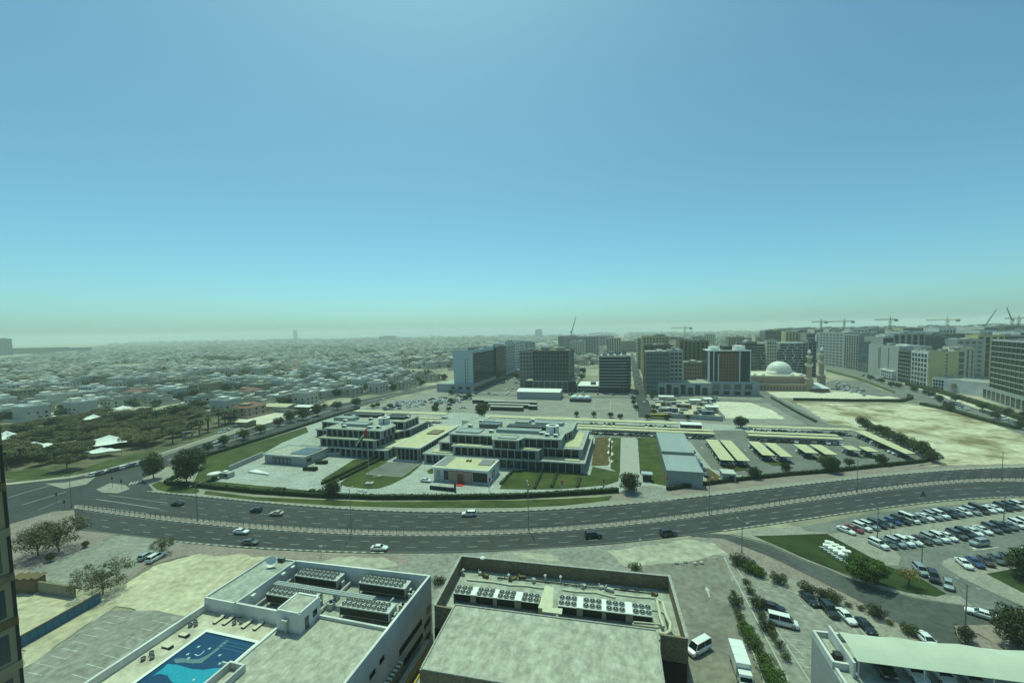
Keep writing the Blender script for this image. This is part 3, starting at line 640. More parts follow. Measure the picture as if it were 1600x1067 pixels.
row([(1507, 880), (1541, 876), (1575, 871), (1626, 860)], 8, (27, 21), ['sedan'], [Wc, 'blue', 'brown', 'grey', 'grey', Wc, Wc, 'silver'], 'short front row', .19, 'cars in the short row on the island')
cpx('suv', 'silver', (1546, 846), (1514, 850), 'silver estate car driving in the aisle below the middle row', z=.16)
cpx('suv', 'silver', (1432, 884), (1446, 898), 'silver car parked beside the yellow flowering tree', z=.16)
cpx('suv', 'black', (1454, 890), (1463, 912), 'black car parked between two silver ones past the yellow tree', z=.16)
cpx('hatchback', 'silver', (1480, 903), (1484, 924), 'pale blue-grey small car, lowest of the three at the aisle mouth', z=.16)
cpx('sedan', 'white', (1553, 965), (1514, 953), 'white saloon driving on the service road below the lamp post', z=.22)
cpx('sedan', 'white', (1438, 990), (1460, 1010), 'white car roof just above the shade sail edge', z=.22)
cpx('sedan', 'black', (1192, 944), (1224, 953), 'black saloon parked above the long white van', z=.2)
cpx('van', 'white', (1202, 966), (1246, 977), 'long white passenger van with tinted windows in the far bays', z=.2)
cpx('sedan', 'black', (1252, 924), (1277, 947), 'black saloon parked under the shrub strip, uppermost of four', z=.2)
cpx('suv', 'black', (1284, 940), (1308, 966), 'black off-roader parked between a black saloon and a white car', z=.2)
cpx('sedan', 'white', (1308, 950), (1336, 976), 'white saloon parked between two black cars under the shrub strip', z=.2)
cpx('sedan', 'black', (1338, 964), (1368, 992), 'black saloon parked above the shade sail roof corner', z=.2)
cpx('van', 'white', (1106, 1002), (1077, 1018), 'white delivery van beside the brown roof wall', z=.18, zc=1.0)
# box truck
A_, B_ = P(1149, 1016, 1.5), P(1168, 1072, 1.5); ang = math.atan2(B_[1]-A_[1], B_[0]-A_[0])
t = thing('box_truck', 'white box truck parked beside the clipped hedge', 'truck', ((A_[0]+B_[0])/2, (A_[1]+B_[1])/2, .18), ang)
mb = MB(); mb.box(-4.2, 1.6, -1.15, 1.15, .95, 3.3); mb.box(-4.1, 1.5, -1.0, 1.0, 3.3, 3.34); [mb.box(x-.03, x+.03, -1.17, 1.17, .95, 3.36) for x in (-4.2, -2.2, -.3, 1.6)]; mb.build('cargo_box', PA['white'], t)
mb = MB(); loft(mb, [[(x, -w, .5), (x, -w, z1), (x, w, z1), (x, w, .5)] for x, w, z1 in ((1.75, 1.0, 2.5), (3.0, 1.0, 2.5), (3.45, .98, 1.6), (3.7, .95, 1.45))]); mb.build('cab', PA['white'], t)
mb = MB(); mb.add([(3.03, -.9, 2.4), (3.03, .9, 2.4), (3.5, .9, 1.6), (3.5, -.9, 1.6)], [(0, 1, 2, 3), (3, 2, 1, 0)]); mb.box(2.1, 2.9, -1.02, 1.02, 1.6, 2.3); mb.build('windscreen', m_glassd, t)
mb = MB(); mb.box(-4.2, 3.3, -.5, .5, .5, .9); mb.build('chassis', m_dark, t)
for wx in (-2.9, 2.6):
    for sy in (-1, 1): link('wheel', CARM['wheelssuv'][0], t, (wx, sy*.95, 0), sc=(1.2, 1.3, 1.2))
# bus
def bus(px, py, col, label, rz=None, L=11.5):
    p = P(px, py, 1.4); t = thing('bus', label, 'bus', (p[0], p[1], .12), -AZ if rz is None else rz)
    mb = MB(); mb.box(-L/2, L/2, -1.2, 1.2, .4, 3.1); mb.box(-L/2+.3, L/2-.3, -1.05, 1.05, 3.1, 3.25); mb.build('body', PA[col], t)
    for sy in (-1, 1):
        mb = MB(); mb.box(-L/2+.4, L/2-.4, sy*1.2-.02, sy*1.2+.02, 1.5, 2.6); mb.build('window_band', m_glassd, t)
        for wx in (-L*.3, L*.32): link('wheel', CARM['wheelssuv'][0], t, (wx, sy*1.1, 0), sc=(1.25, 1, 1.25))
    mb = MB(); mb.box(L/2-.02, L/2+.03, -1.05, 1.05, 1.2, 2.8); mb.build('windscreen', m_glassd, t)
bus(1030, 651, 'yellow', 'yellow bus on the compound street above the long canopies')
bus(489, 642.5, 'white', 'white bus on the side street by the white forecourt', math.atan2(*[P(520, 632)[k]-P(460, 652)[k] for k in (1, 0)]))
# traffic on the side street
rng = random.Random(4); num = ['first', 'second', 'third', 'fourth', 'fifth', 'sixth', 'seventh', 'eighth', 'ninth', 'tenth', 'eleventh', 'twelfth', 'thirteenth', 'fourteenth', 'fifteenth', 'sixteenth']
for i in range(12):
    x = 150+i*7.5; y = float(np.interp(x, [150, 240], [741, 719])); c_ = rng.choice(['grey', 'white', 'black', 'silver'])
    p = P(x, y, .7); q = P(x+10, y-2.6, .7)
    car(rng.choice(['sedan', 'suv']), c_, p[0], p[1], math.atan2(q[1]-p[1], q[0]-p[0]), '%s car queuing beside the park, %s from the corner' % (c_, num[i]), 'cars queuing beside the park', .16)
for i, (x, y, c_) in enumerate([(340, 690, 'white'), (436, 657.5, 'white'), (560, 630, 'grey'), (600, 624, 'white'), (640, 613, 'silver'), (372, 682, 'silver')]):
    p = P(x, y, .7); q = P(x+10, so(x+10)-so(x)+y, .7)
    car('sedan', c_, p[0], p[1], math.atan2(q[1]-p[1], q[0]-p[0]), '%s car driving up the side street, %s from the corner' % (c_, num[i]), 'cars on the side street', .16)
for i in range(9):
    x = 347+i*6.0; y = 674.5-i*2.2; p = P(x, y, .7)
    car('suv' if i % 2 else 'sedan', ['white', 'silver', 'white', 'grey'][i % 4], p[0], p[1], -AZ+1.5, '%s car parked along the park edge, %s from the left' % (['white', 'silver', 'white', 'grey'][i % 4], num[i]), 'cars parked along the park edge', .14, False)
cpx('sedan', 'white', (656, 749), (675, 751), 'white taxi waiting beside the entrance building')
# ------------------------------------------------------------------ street furniture
def lamp(px, py, pytop, label, arms=2, group='street lamps'):
    x, y = P(px, py); hh = H+ray(px, pytop)[2]*math.hypot(x, y)/math.hypot(*ray(px, pytop)[:2])
    t = thing('street_lamp', label, 'street lamp', (x, y, .1), road_dir(px) if px > 0 else 0, group)
    MB().cyl(0, 0, 0, hh, .13, .07, 8).build('pole', m_grey, t)
    mb = MB(); mb.cyl(0, 0, 0, .5, .2, .2, 8); mb.build('base', m_grey, t)
    for sy in ((-1, 1) if arms == 2 else (1,)):
        MB().tube([(0, 0, hh-.3), (0, sy*.8, hh+.1), (0, sy*1.8, hh+.15)], .05, 6).build('arm', m_grey, t)
        mb = MB(); mb.box(-.14, .14, sy*1.7-.38, sy*1.7+.38, hh+.08, hh+.2); mb.build('lamp_head', m_steel, t)
    return t
for a in [(309, 814, 757, 'street lamp on the median between the two left patrol cars'), (549, 831, 764, 'street lamp on the median below the west annexe'), (826, 829.5, 755, 'street lamp on the median left of the big black off-roader'),
          (1108, 804, 744, 'street lamp on the median right of the black off-roader'), (1339, 769.5, 718, 'street lamp on the median above the right car park'), (1565, 750, 705, 'street lamp on the median at the far right by the sand plot'),
          (112, 792, 742, 'street lamp at the left tip of the median')]: lamp(*a)
for a in [(1370.7, 841, 792, 'lamp post at the left end of the middle car row'), (1568, 817, 772, 'lamp post between the two right car rows'), (1440, 885, 852, 'short lamp post in the aisle bend by the yellow tree'),
          (1159, 864, 814, 'lamp post beside the big hedge corner'), (1508, 982, 912, 'tall double lamp post on the red paved corner')]: lamp(*a, group='car park lamp posts')
for i, (px, py, pt) in enumerate([(502, 869, 853), (1000, 851, 843), (1391.6, 835, 820), (703, 739, 715), (90, 797, 768), (702, 755, 744)][:3]):
    x, y = P(px, py); hh = H+ray(px, pt)[2]*math.hypot(x, y)/math.hypot(*ray(px, pt)[:2])
    t = thing('road_sign', ['small road sign by the kerb left of the white saloon', 'small white road sign at the entry road', 'small sign post between the car rows'][i], 'sign', (x, y, .1), .2)
    MB().cyl(0, 0, 0, hh, .05, .05, 6).build('pole', m_grey, t); MB().box(-.35, .35, -.03, .03, hh-.5, hh+.2).build('sign_plate', m_white, t)
# traffic lights at the crossing
for i, (px, py, pt) in enumerate([(90, 797, 770), (101, 795, 782), (176, 762, 745), (190, 765, 750)]):
    x, y = P(px, py); hh = H+ray(px, pt)[2]*math.hypot(x, y)/math.hypot(*ray(px, pt)[:2])
    t = thing('traffic_light', ['tall traffic light at the left median tip', 'short traffic light right of the tall one', 'left traffic light on the corner island', 'right traffic light on the corner island'][i], 'traffic light', (x, y, .1), .5)
    MB().cyl(0, 0, 0, hh, .07, .05, 6).build('pole', m_grey, t)
    b_ = MB().box(-.2, .2, -.15, .15, hh-1., hh+.1).build('signal_head', m_dark, t)
    for k in range(3): MB().box(-.09, .09, -.17, -.15, hh-.82+k*.3, hh-.64+k*.3).build('lens', m_red if k == 2 else m_dark, b_)
# median fence
mid = lerp(e_mn, e_ms, .5)
t = thing('median_fence', 'black railing with posts along the middle of the main road', 'fence', (0, 0, 0))
rb = MB(); px_, pp_ = 118., None; posts = []; acc = 0; last = P(118, mid(118)); pts = [last]
while px_ < 1700:
    px_ += 1; q = P(px_, mid(px_)); acc += math.dist(q, last); last = q
    if acc >= 2.1: posts.append(q); pts.append(q); acc = 0
for z in (.55, 1.15): rb.tube([(x, y, z+.2) for x, y in posts], .028, 4)
rb.build('rail', m_dark, t)
pm = MB().box(-.045, .045, -.045, .045, 0, 1.35).mesh('post', m_dark)
near_ = sorted(posts, key=lambda p: math.hypot(*p)); rest = MB()
for q in near_[:100]: link('post', pm, t, (*q, .2))
for q in near_[100:]: rest.box(q[0]-.045, q[0]+.045, q[1]-.045, q[1]+.045, .2, 1.55)
tag(rest.build('post', m_dark, t), kind='stuff')
# ------------------------------------------------------------------ hedges, trees near the roads
hedge('boundary_hedge', [(262, 757), (300, 759.5), (400, 770), (500, 776.5), (584, 779.5), (700, 779.5), (800, 778), (880, 774), (966, 768.5)], 1.6, 1.7, 'long dark hedge along the south edge of the compound')
hedge('boundary_hedge', [(258, 756), (300, 733), (322, 713.5), (380, 696), (440, 677.5), (500, 658), (562, 638.5)], 1.3, 1.6, 'dark hedge along the side street edge of the compound')
hedge('garden_hedge', [(503, 757), (560, 730), (585, 717)], 1.2, 1.1, 'left of two parallel hedges leading to the hall')
hedge('garden_hedge', [(532, 750), (575, 728), (597, 717.5)], 1.2, 1.1, 'right of two parallel hedges leading to the hall')
for i, a in enumerate([[(782, 757), (802, 736)], [(835, 764), (848, 735)], [(862, 762), (871, 738)], [(902, 762), (906, 748)]]): hedge('garden_hedge', a, 1., .8, 'low hedge across the east lawn, %s from the left' % num[i])
hedge('perimeter_hedge', [(1042, 766), (1070, 762), (1150, 751.5), (1230, 743), (1300, 737.5), (1440, 722.5), (1460, 717.5)], 1., 1.5, 'dark hedge along the right car park fence of the compound')
hedge('roadside_hedge', [(1440, 632.5), (1490, 643.5), (1530, 655.5), (1590, 671)], 3.5, 2., 'hedge between the sand plot and the boulevard', dens=3)
hedge('roadside_hedge', [(1240, 625.5), (1330, 627.3), (1408, 628), (1424, 623), (1420, 619)], 2.5, 2.2, 'hedge curling round the pale plot beside the mosque', dens=3)
hedge('roadside_hedge', [(1418, 602), (1462, 612), (1540, 636), (1600, 658)], 5, 3, 'broad hedge in front of the right hand buildings', dens=3)
hedge('roadside_hedge', [(1205, 622), (1245, 645), (1275, 660)], 1.5, 1.4, 'hedge along the diagonal road by the sand plot', dens=3)
for i, (x, y, s) in enumerate([(240, 748, 1.25), (292, 756, 1.5), (309, 733, 1.1), (844, 766, 0), (520, 775, .95), (983, 768, 0)]):
    if s: tpx('tall' if i < 3 else 'ball', x, y, s, ['dark round tree at the crossing corner', 'broad dark tree, largest of the corner group', 'dark tree behind the corner group by the side street', '', 'round tree at the tip of the lawn above the long hedge', ''][i])
tpx('ball', 983.5, 769, 1.15, 'big round tree at the compound gate beside the path')
for i, (x, y, s) in enumerate([(1178, 747, .7), (1296, 737, 1.1), (1327, 729, .75), (1376, 726, .7), (1142, 735, .4), (1228, 737, .6)]):
    tpx('ball' if i != 2 else 'round0', x, y, s, ['round tree at the fence left of the canopies', 'big round dark tree at the fence in front of the canopies', 'thin round tree right of the big one at the fence', 'small round tree near the right end of the fence', 'little tree at the foot of the left canopy', 'small tree beside the fence between two canopy pairs'][i])
for i, (x, y, s) in enumerate([(350, 697, 1.0), (381, 687, 1.15), (407, 677, 1.0), (435, 666, 1.1), (453, 660, 1.45), (473, 656, 1.5), (496, 650, 1.4), (507, 639, .8), (527, 640, 1.2), (556, 635, 1.3), (325, 707, .8)]):
    tpx('round%d' % (i % 3), x, y, s*1.15, 'round dark street tree beside the side street hedge, %s from the corner' % num[i], 'street trees beside the side street')
for i in range(12):
    x = 1347+i*10.2; y = 667+i*5.0; tpx('round%d' % (i % 3), x+random.uniform(-2, 2), y, 1.05 if i % 3 else 1.25, 'dark bushy tree in the clump behind the diagonal canopy, %s from the top' % num[i], 'tree clump behind the diagonal canopy')
tpx('ball', 1157, 668, 1.15, 'round dark tree between the two long canopy groups'); tpx('ball', 753, 651, 1.5, 'dark round tree at the left end of the far sheds')
for i, (x, y) in enumerate([(901, 651), (928, 652), (954, 652.5), (969, 655), (1012, 656), (1043, 656.5), (1075, 657), (590, 636.5), (610, 638), (678, 641), (701, 643), (583, 638.5)]):
    tpx('round%d' % (i % 3), x, y, .75, 'small clipped street tree above the long canopies, %s in the line' % num[i], 'small clipped street trees above the long canopies')
for i, (x, y) in enumerate([(990, 633), (994, 641), (1021, 641), (1022, 648), (990, 626), (1019, 624)]): tpx('round%d' % (i % 3), x, y, .8, 'small tree beside the street to the towers, %s' % ['left middle', 'left nearest', 'right middle', 'right nearest', 'left farthest', 'right farthest'][i], 'trees at the foot of the far street')
# boulevard trees
for i, (x, y) in enumerate([(1392, 605), (1404, 607), (1428, 612), (1446, 617), (1456, 621), (1493, 628), (1468, 628), (1485, 643), (1555, 655), (1574, 650), (1600, 655), (1535, 641), (1595, 671), (1480, 640), (1360, 594), (1378, 599)]):
    tpx('round%d' % (i % 3), x, y, 1.0, 'dark tree on the boulevard median or verge, %s from the far left' % num[i], 'boulevard trees')
# service road and near right
tpx('big', 1353, 912, .82, 'big bright green tree on the lawn by the service road')
tpx('yellow', 1420, 917, .95, 'small tree with yellow blossom on the lawn edge')
tpx('ball', 1605, 905, 1.1, 'dark tree on the lawn at the right edge of the photo')
tpx('ball', 1590, 1010, 1.15, 'olive tree on the red paving at the lower right')
tpx('round1', 1508, 1003, .55, 'little sparse tree beside the double lamp post')
tpx('bush', 993, 893, 1.1, 'green shrub behind the brown roof wall'); tpx('bush', 683, 913, .9, 'small shrub in the alley between the two near buildings'); tpx('bush', 690, 911, .8, 'second small shrub right of the other in the alley', )
for i, (x, y, s, k) in enumerate([(1152, 882, 1.1, 'bushd'), (1168, 889, 1.1, 'bushd'), (1176, 896, 1.05, 'bushb'), (1186, 899, .9, 'bushb'), (1217, 911, 1.0, 'bushd'), (1262, 928, 1.0, 'bushd'), (1285, 934, .75, 'bushd'), (1302, 941, .95, 'bushd'), (1345, 953, .6, 'bush'), (1368, 963, 1.0, 'bushd'), (1326, 948, .6, 'bush'), (1390, 975, .6, 'bush'), (1420, 990, .8, 'bushd')]):
    tpx(k, x, y, s*.85, 'shrub in the strip between footpath and service road, %s from the left' % num[i], 'shrubs in the planting strip', 'shrub', .1)
for i, (x, y, s, k) in enumerate([(1166, 912, .9, 'bush'), (1172, 927, 1.0, 'bush'), (1184, 950, 1.1, 'bushd'), (1190, 966, .9, 'bush'), (1199, 985, 1.0, 'bushd'), (1206, 996, .9, 'bush'), (1218, 1012, .9, 'bush'), (1228, 1030, .9, 'bush')]):
    tpx(k, x, y, s*.75, 'dark shrub on the right kerb of the footpath, %s from the top' % num[i], 'shrubs right of the footpath', 'shrub', .15)
for i, (x, y, s, k) in enumerate([(1146, 929, .7, 'bush'), (1149, 945, 1.0, 'bushd'), (1152, 957, .8, 'bush'), (1156, 968, .95, 'bush'), (1160, 978, .95, 'bush'), (1166, 989, 1.0, 'bushb'), (1172, 1000, .95, 'bushb'), (1178, 1012, 1.0, 'bushb'), (1188, 1028, 1.0, 'bush'), (1196, 1043, 1.1, 'bushb'), (1207, 1062, 1.2, 'bushb'), (1216, 1082, 1.2, 'bushb')]):
    tpx(k, x, y, s*.72, 'clipped shrub between the car park and the footpath, %s from the top' % num[i], 'shrubs left of the footpath', 'shrub', .15)
mb = MB()
for a, b in [((1131, 872), (1250, 1100)), ((1141, 925), (1206, 1100)), ((1142, 875), (1290, 1105)), ((1160, 898), (1240, 927)), ((1240, 927), (1330, 965))]: seg(mb, a, b, .22, .3)
struct('path_kerb', mb, m_kerbw)
# left trees
tpx('ghaf0', 92, 862, 1.45, 'wide thorny tree spreading over the left pavement'); tpx('ghaf1', 60, 868, 1.15, 'left half of the spreading thorny pair beside the near tower')
tpx('ghaf2', 161, 928, 1.12, 'thorny pale tree standing in the street by the blue fence'); tpx('ghaf0', 254, 866, .62, 'low thorny tree behind the two parked cars')
tpx('round1', 79, 877, .45, 'thin young tree on the red pavement'); tpx('round0', 134, 855, .4, 'sapling in a square bed near the road')
# rocks / boulders at the sand patch
for i, (x, y) in enumerate([(1057, 881), (1071, 879.5), (1086, 882), (1096, 881)]):
    t_ = MB(); t_.lathe([(.01, 0), (.5, .05), (.55, .35), (.35, .6), (.01, .7)], n=7); o = t_.build('boulder', m_kerbw, loc=(*P(x, y), .1)); tag(o, 'white stone block closing the sand patch, %s from the left' % num[i], 'boulder', 'white blocks at the sand patch')
# concrete barriers on the lawn
for i, (x, y) in enumerate([(1293, 858), (1301, 862.5), (1309, 867), (1317, 872), (1296, 853), (1304, 857), (1313, 861), (1322, 867)]):
    mb = MB(); mb.box(-1, 1, -.75, .75, 0, 1.0); mb.box(-.85, .85, -.6, .6, 1.0, 1.15)
    tag(mb.build('water_barrier', m_cloth, loc=(*P(x, y), .15), rot=(0, 0, -.6)), 'white block stacked on the lawn left of the bright tree, %s of eight' % num[i], 'barrier', 'white blocks on the lawn')
for i in range(7):
    mb = MB(); mb.box(-.7, .7, -.25, .25, 0, .8); tag(mb.build('road_barrier', m_kerbw, loc=(*P(1285+i*6.4, 860+i*4.2), .15), rot=(0, 0, -.75)), 'low white barrier in the line on the lawn, %s from the top' % num[i], 'barrier', 'barrier line on the lawn')
# blue site fence, brown compound walls
def panel_fence(name, a, b, h, n, m, label, top=None):
    A_, B_ = P(*a), P(*b); L = math.dist(A_, B_); t = thing(name, label, 'fence', (*A_, 0), math.atan2(B_[1]-A_[1], B_[0]-A_[0]))
    pm_ = MB().box(.03, L/n-.03, -.04, .04, .1, h).mesh('panel', m); ps = MB().box(-.06, .06, .045, .15, 0, h+.1).mesh('post', m_dark)
    for i in range(n): link('panel', pm_, t, (L/n*i, 0, 0)); link('post', ps, t, (L/n*i, 0, 0))
    if top: MB().box(0, L, -.1, .1, h+.003, h+.25).build('rail', top, t)
panel_fence('site_fence', (34, 1012), (158, 941), 2.3, 11, m_blue, 'blue panel fence along the left sand plot', m_wood)
def low_wall(a, b, h, th, m, label, name='boundary_wall', cap=None, z=0.):
    A_, B_ = P(*a), P(*b); L = math.dist(A_, B_); t = thing(name, label, 'wall', (*A_, z), math.atan2(B_[1]-A_[1], B_[0]-A_[0]))
    MB().box(0, L, -th/2, th/2, 0, h).build('wall', m, t)
    MB().box(-.06, L+.06, -th/2-.06, th/2+.06, h+.003, h+.12).build('coping', cap or m, t)
low_wall((62, 925), (118, 934), 2.6, .3, m_olive, 'brown wall running right from the timber shed', cap=m_brown)
t = thing('timber_shed', 'brown wooden stall with scalloped roof beside the near tower', 'shed', (*P(44, 922), 0), .05)
mb = MB(); mb.box(-3.2, 3, -1.2, 1.2, 0, 3.2); mb.build('wall', m_wood, t); mb = MB()
for k in range(4): mb.add([(-3.4+k*1.7, -1.4, 3.4), (-2.55+k*1.7, -1.4, 3.9), (-1.7+k*1.7, -1.4, 3.4), (-3.4+k*1.7, 1.4, 3.4), (-2.55+k*1.7, 1.4, 3.9), (-1.7+k*1.7, 1.4, 3.4)], [(0, 1, 4, 3), (1, 2, 5, 4), (0, 2, 1), (3, 4, 5)])
mb.build('roof', m_wood, t)

# ------------------------------------------------------------------ helpers for buildings on the street grid
ORI = {}
def gt(name, label, cat, u, v, z=0., group=None):
    t = gthing(name, label, cat, u, v, z, group); ORI[t.name] = (u, v, z); return t
def gp(mb, name, mats, t, par=None, smooth=False):
    u, v, z = ORI[t.name]; mb.v = [(x-u, y-v, w-z) for x, y, w in mb.v]
    return mb.build(name, mats, par or t, smooth=smooth)
def parapet(mb, pts, z0, z1, w=.35, m=0, mt=None):
    n = len(pts)
    for i in range(n):
        a, b = Vector(pts[i]), Vector(pts[(i+1) % n]); t_ = (b-a); L = t_.length; ang = math.atan2(t_.y, t_.x)
        mb.box(0, L-w, -w/2, w/2, z0, z1, m, mt, rz=ang, c=(a.x+t_.x/L*w/2, a.y+t_.y/L*w/2))
# ---- near building with the pool
b1 = gt('sports_centre', 'white flat roofed building with rooftop pool and four chillers, lower centre', 'building', -56, 40)
mb = MB(); mb.prism([(-75.4, 20), (-37.4, 20), (-37.4, 72.6), (-75.4, 70.6)], 0, 8.6, 0, 1); gp(mb, 'wall', [m_wall, m_roof2], b1)
mb = MB()   # outer parapets of the plant yard and right wall
def wall_seg(mb, a, b, w, z0, z1, m=0):
    a, b = Vector(a), Vector(b); t_ = b-a; mb.box(0, t_.length, -w/2, w/2, z0, z1, m, rz=math.atan2(t_.y, t_.x), c=(a.x, a.y))
wall_seg(mb, (-68.2, 70.8), (-37.9, 72.4), .4, 8.6, 12); gp(mb, 'yard_parapet', m_wall, b1)
mb = MB(); mb.box(-37.85, -37.402, 20, 72.6, 8.6, 12.003); gp(mb, 'side_parapet', m_wall, b1)
mb = MB(); mb.prism([(-75.4, 56.4), (-68.0, 56.4), (-68.0, 71.0), (-75.4, 70.6)], 8.603, 11.7, 0, 1); parapet(mb, [(-75.3, 56.5), (-68.2, 56.5), (-68.2, 70.85), (-75.3, 70.5)], 11.703, 12.01, .3); gp(mb, 'upper_roof', [m_wall, m_roof2], b1)
mb = MB(); mb.box(-68.0, -57.5, 56.4, 56.8, 8.6, 12.006); gp(mb, 'pool_wall', m_wall, b1)
mb = MB(); mb.box(-57.7, -37.85, 20, 59.0, 8.603, 10, 0, 1); mb.box(-52.7, -37.85, 59.003, 59.35, 8.6, 10.55); gp(mb, 'main_roof', [m_wall, m_roof], b1)
mb = MB(); mb.box(-75.35, -57.703, 20, 56.395, 8.603, 9.5, 0, 1); gp(mb, 'pool_deck', [m_wall, M('deck_tiles', (.50, .46, .36), .85, scale=1.2, var=.1, scale2=.3)], b1)
mb = MB(); mb.box(-75.395, -74.95, 20, 56.39, 9.503, 10.75); gp(mb, 'deck_parapet', m_wall, b1)
mb = MB(); mb.box(-57.9, -57.5, 20, 55, 9.5, 10.25); mb.box(-59.5, -57.9, 46.5, 46.7, 9.5, 10.6); mb.box(-57.9, -55.0, 46.3, 46.6, 10.003, 11.1); mb.box(-55.3, -55.0, 42, 46.3, 10.003, 11.1); mb.box(-57.9, -57.6, 42, 46.3, 10.25, 11.1); gp(mb, 'roof_kerb', m_wall, b1)
mb = MB(); mb.box(-57.5, -52.7, 54.9, 59.8, 8.6, 13.4); mb.box(-57.1, -53.1, 55.3, 59.4, 13.403, 13.41, 1); parapet(mb, [(-57.35, 55.05), (-52.85, 55.05), (-52.85, 59.65), (-57.35, 59.65)], 13.4, 13.6, .3); sh = gp(mb, 'stair_house', [m_wall, m_roof], b1)
mb = MB(); mb.box(-52.7, -52.64, 56.0, 56.9, 10.0, 12.1); gp(mb, 'door', m_glasst, b1, sh); mb = MB(); mb.box(-52.7, -52.65, 57.9, 58.9, 10.9, 12.0); gp(mb, 'window', m_glassd, b1, sh)
mb = MB(); mb.box(-55.6, -55.1, 54.5, 54.9, 10, 11.9); mb.box(-55.9, -54.8, 54.2, 54.9, 11.9, 12.4); gp(mb, 'roof_vent', m_steel, b1)
# long windows in the right wall
for (z0, z1, v0, v1) in [(5.0, 6.6, 70.3, 71.9), (1.2, 2.8, 69.6, 71.9), (3.2, 4.4, 70.0, 71.9)]:
    mb = MB(); mb.box(-37.46, -37.37, v0, v1, z0, z1); gp(mb, 'window', m_glassd, b1)
def on_u(a, u): 
    v, z = onu(*a, u); return v, z
for c4 in [((664.5, 951), (657, 1)), ]: pass
for (a, b, hgt) in [((658.5, 963), (624, 1018), 1.1), ((660, 984), (626, 1042), 1.1), ((600, 1020), (593, 1033), .8), ((586, 1042), (577, 1056), .8), ((672, 962), (663, 976), 1.0), ((672.5, 984), (664, 996), 1.0)]:
    (va, za), (vb, zb_) = on_u(a, -37.4), on_u(b, -37.4); z1 = (za+zb_)/2
    mb = MB(); mb.box(-37.47, -37.33, min(va, vb), max(va, vb), z1-hgt, z1); gp(mb, 'window', m_black, b1)
# pool
mb = MB(); mb.box(-69.9, -58.3, 38, 52.4, 9.503, 9.62)
pr = MB(); pr.prism([(-69.9, 38), (-69.4, 38), (-69.4, 51.9), (-58.8, 51.9), (-58.8, 38), (-58.3, 38), (-58.3, 52.4), (-69.9, 52.4)], 9.5, 9.72)
gp(pr, 'pool_rim', m_white, b1)
m_pd = M('mosaic_navy', (.012, .06, .16), .4, scale=2, var=.25); m_pl = M('mosaic_turquoise', (.03, .36, .52), .4, scale=2, var=.12); m_pg = M('mosaic_grey', (.22, .25, .28), .5, scale=2, var=.1)
pool = MB(); pool.box(-69.4, -58.8, 38, 51.9, 9.503, 9.52); pf = gp(pool, 'pool_floor', m_pd, b1)
def pq(px, py): return G(px, py, 9.6)
cz = lambda x, y: (220+x/5.154, 860+y/5.154)
lt = [(100, 1000), (180, 940), (215, 905), (300, 915), (400, 945), (500, 955), (600, 940), (700, 935), (752, 935), (690, 1000), (500, 1180), (0, 1240), (-60, 1120), (0, 1075)]
mb = MB(); mb.flat([pq(*cz(*p)) for p in lt], 9.53); gp(mb, 'shallow_floor', m_pl, b1, pf)
st = [(0, 1040), (150, 985), (215, 1000), (240, 1040), (300, 1090), (100, 1110), (0, 1100)]
mb = MB(); mb.flat([pq(*cz(*p)) for p in st], 9.54); gp(mb, 'pool_mosaic', m_pd, b1, pf)
arc = [(262, 868), (330, 862), (400, 870), (470, 868), (540, 835), (600, 790), (650, 745), (690, 712)]; arc2 = [(p[0]+18, p[1]+(34 if i < 4 else 10)) for i, p in enumerate(arc)]
mb = MB()
for i in range(7): mb.flat([pq(*cz(*arc[i])), pq(*cz(*arc[i+1])), pq(*cz(*arc2[i+1])), pq(*cz(*arc2[i]))], 9.56)
gp(mb, 'pool_mosaic', m_pg, b1, pf)
mb = MB(); rr_ = random.Random(3)
for x, y in [(465, 770), (552, 785), (378, 830), (385, 862), (636, 838), (780, 875), (636, 905), (585, 1018), (425, 1035)]:
    q = pq(*cz(x, y)); a0 = rr_.uniform(0, 6)
    mb.flat([(q[0]+(.34 if k % 2 == 0 else .14)*math.cos(a0+k*math.pi/5), q[1]+(.34 if k % 2 == 0 else .14)*math.sin(a0+k*math.pi/5)) for k in range(10)], 9.565)
for k in range(6):
    a = pq(*cz(435+k*13, 830+[0, 8, 11, 7, -2, -14][k])); b = pq(*cz(448+k*13, 830+[8, 11, 7, -2, -14, -28][k])); seg(mb, a, b, .16, 9.565, px=False)
gp(mb, 'pool_mosaic', m_white, b1, pf)
for k in range(3):
    mb = MB(); mb.box(-64.5+.0, -58.85, 51.0-k*.65, 51.06-k*.65+.12, 9.53, 9.57); gp(mb, 'pool_step', m_blue, b1, pf)
m_water = bpy.data.materials.new('pool_water'); m_water.use_nodes = True
n_ = m_water.node_tree.nodes; l_ = m_water.node_tree.links; n_.remove(n_['Principled BSDF'])
tr_ = n_.new('ShaderNodeBsdfTransparent'); tr_.inputs[0].default_value = (.72, .92, .95, 1); gl_ = n_.new('ShaderNodeBsdfGlossy'); gl_.inputs['Roughness'].default_value = .05
fr_ = n_.new('ShaderNodeFresnel'); fr_.inputs[0].default_value = 1.33; mi_ = n_.new('ShaderNodeMixShader'); nz_ = n_.new('ShaderNodeTexNoise'); nz_.inputs['Scale'].default_value = 2.5; bp_ = n_.new('ShaderNodeBump'); bp_.inputs['Strength'].default_value = .25
l_.new(nz_.outputs[0], bp_.inputs['Height']); l_.new(bp_.outputs[0], gl_.inputs['Normal']); l_.new(bp_.outputs[0], fr_.inputs['Normal'])
l_.new(fr_.outputs[0], mi_.inputs[0]); l_.new(tr_.outputs[0], mi_.inputs[1]); l_.new(gl_.outputs[0], mi_.inputs[2]); l_.new(mi_.outputs[0], n_['Material Output'].inputs[0])
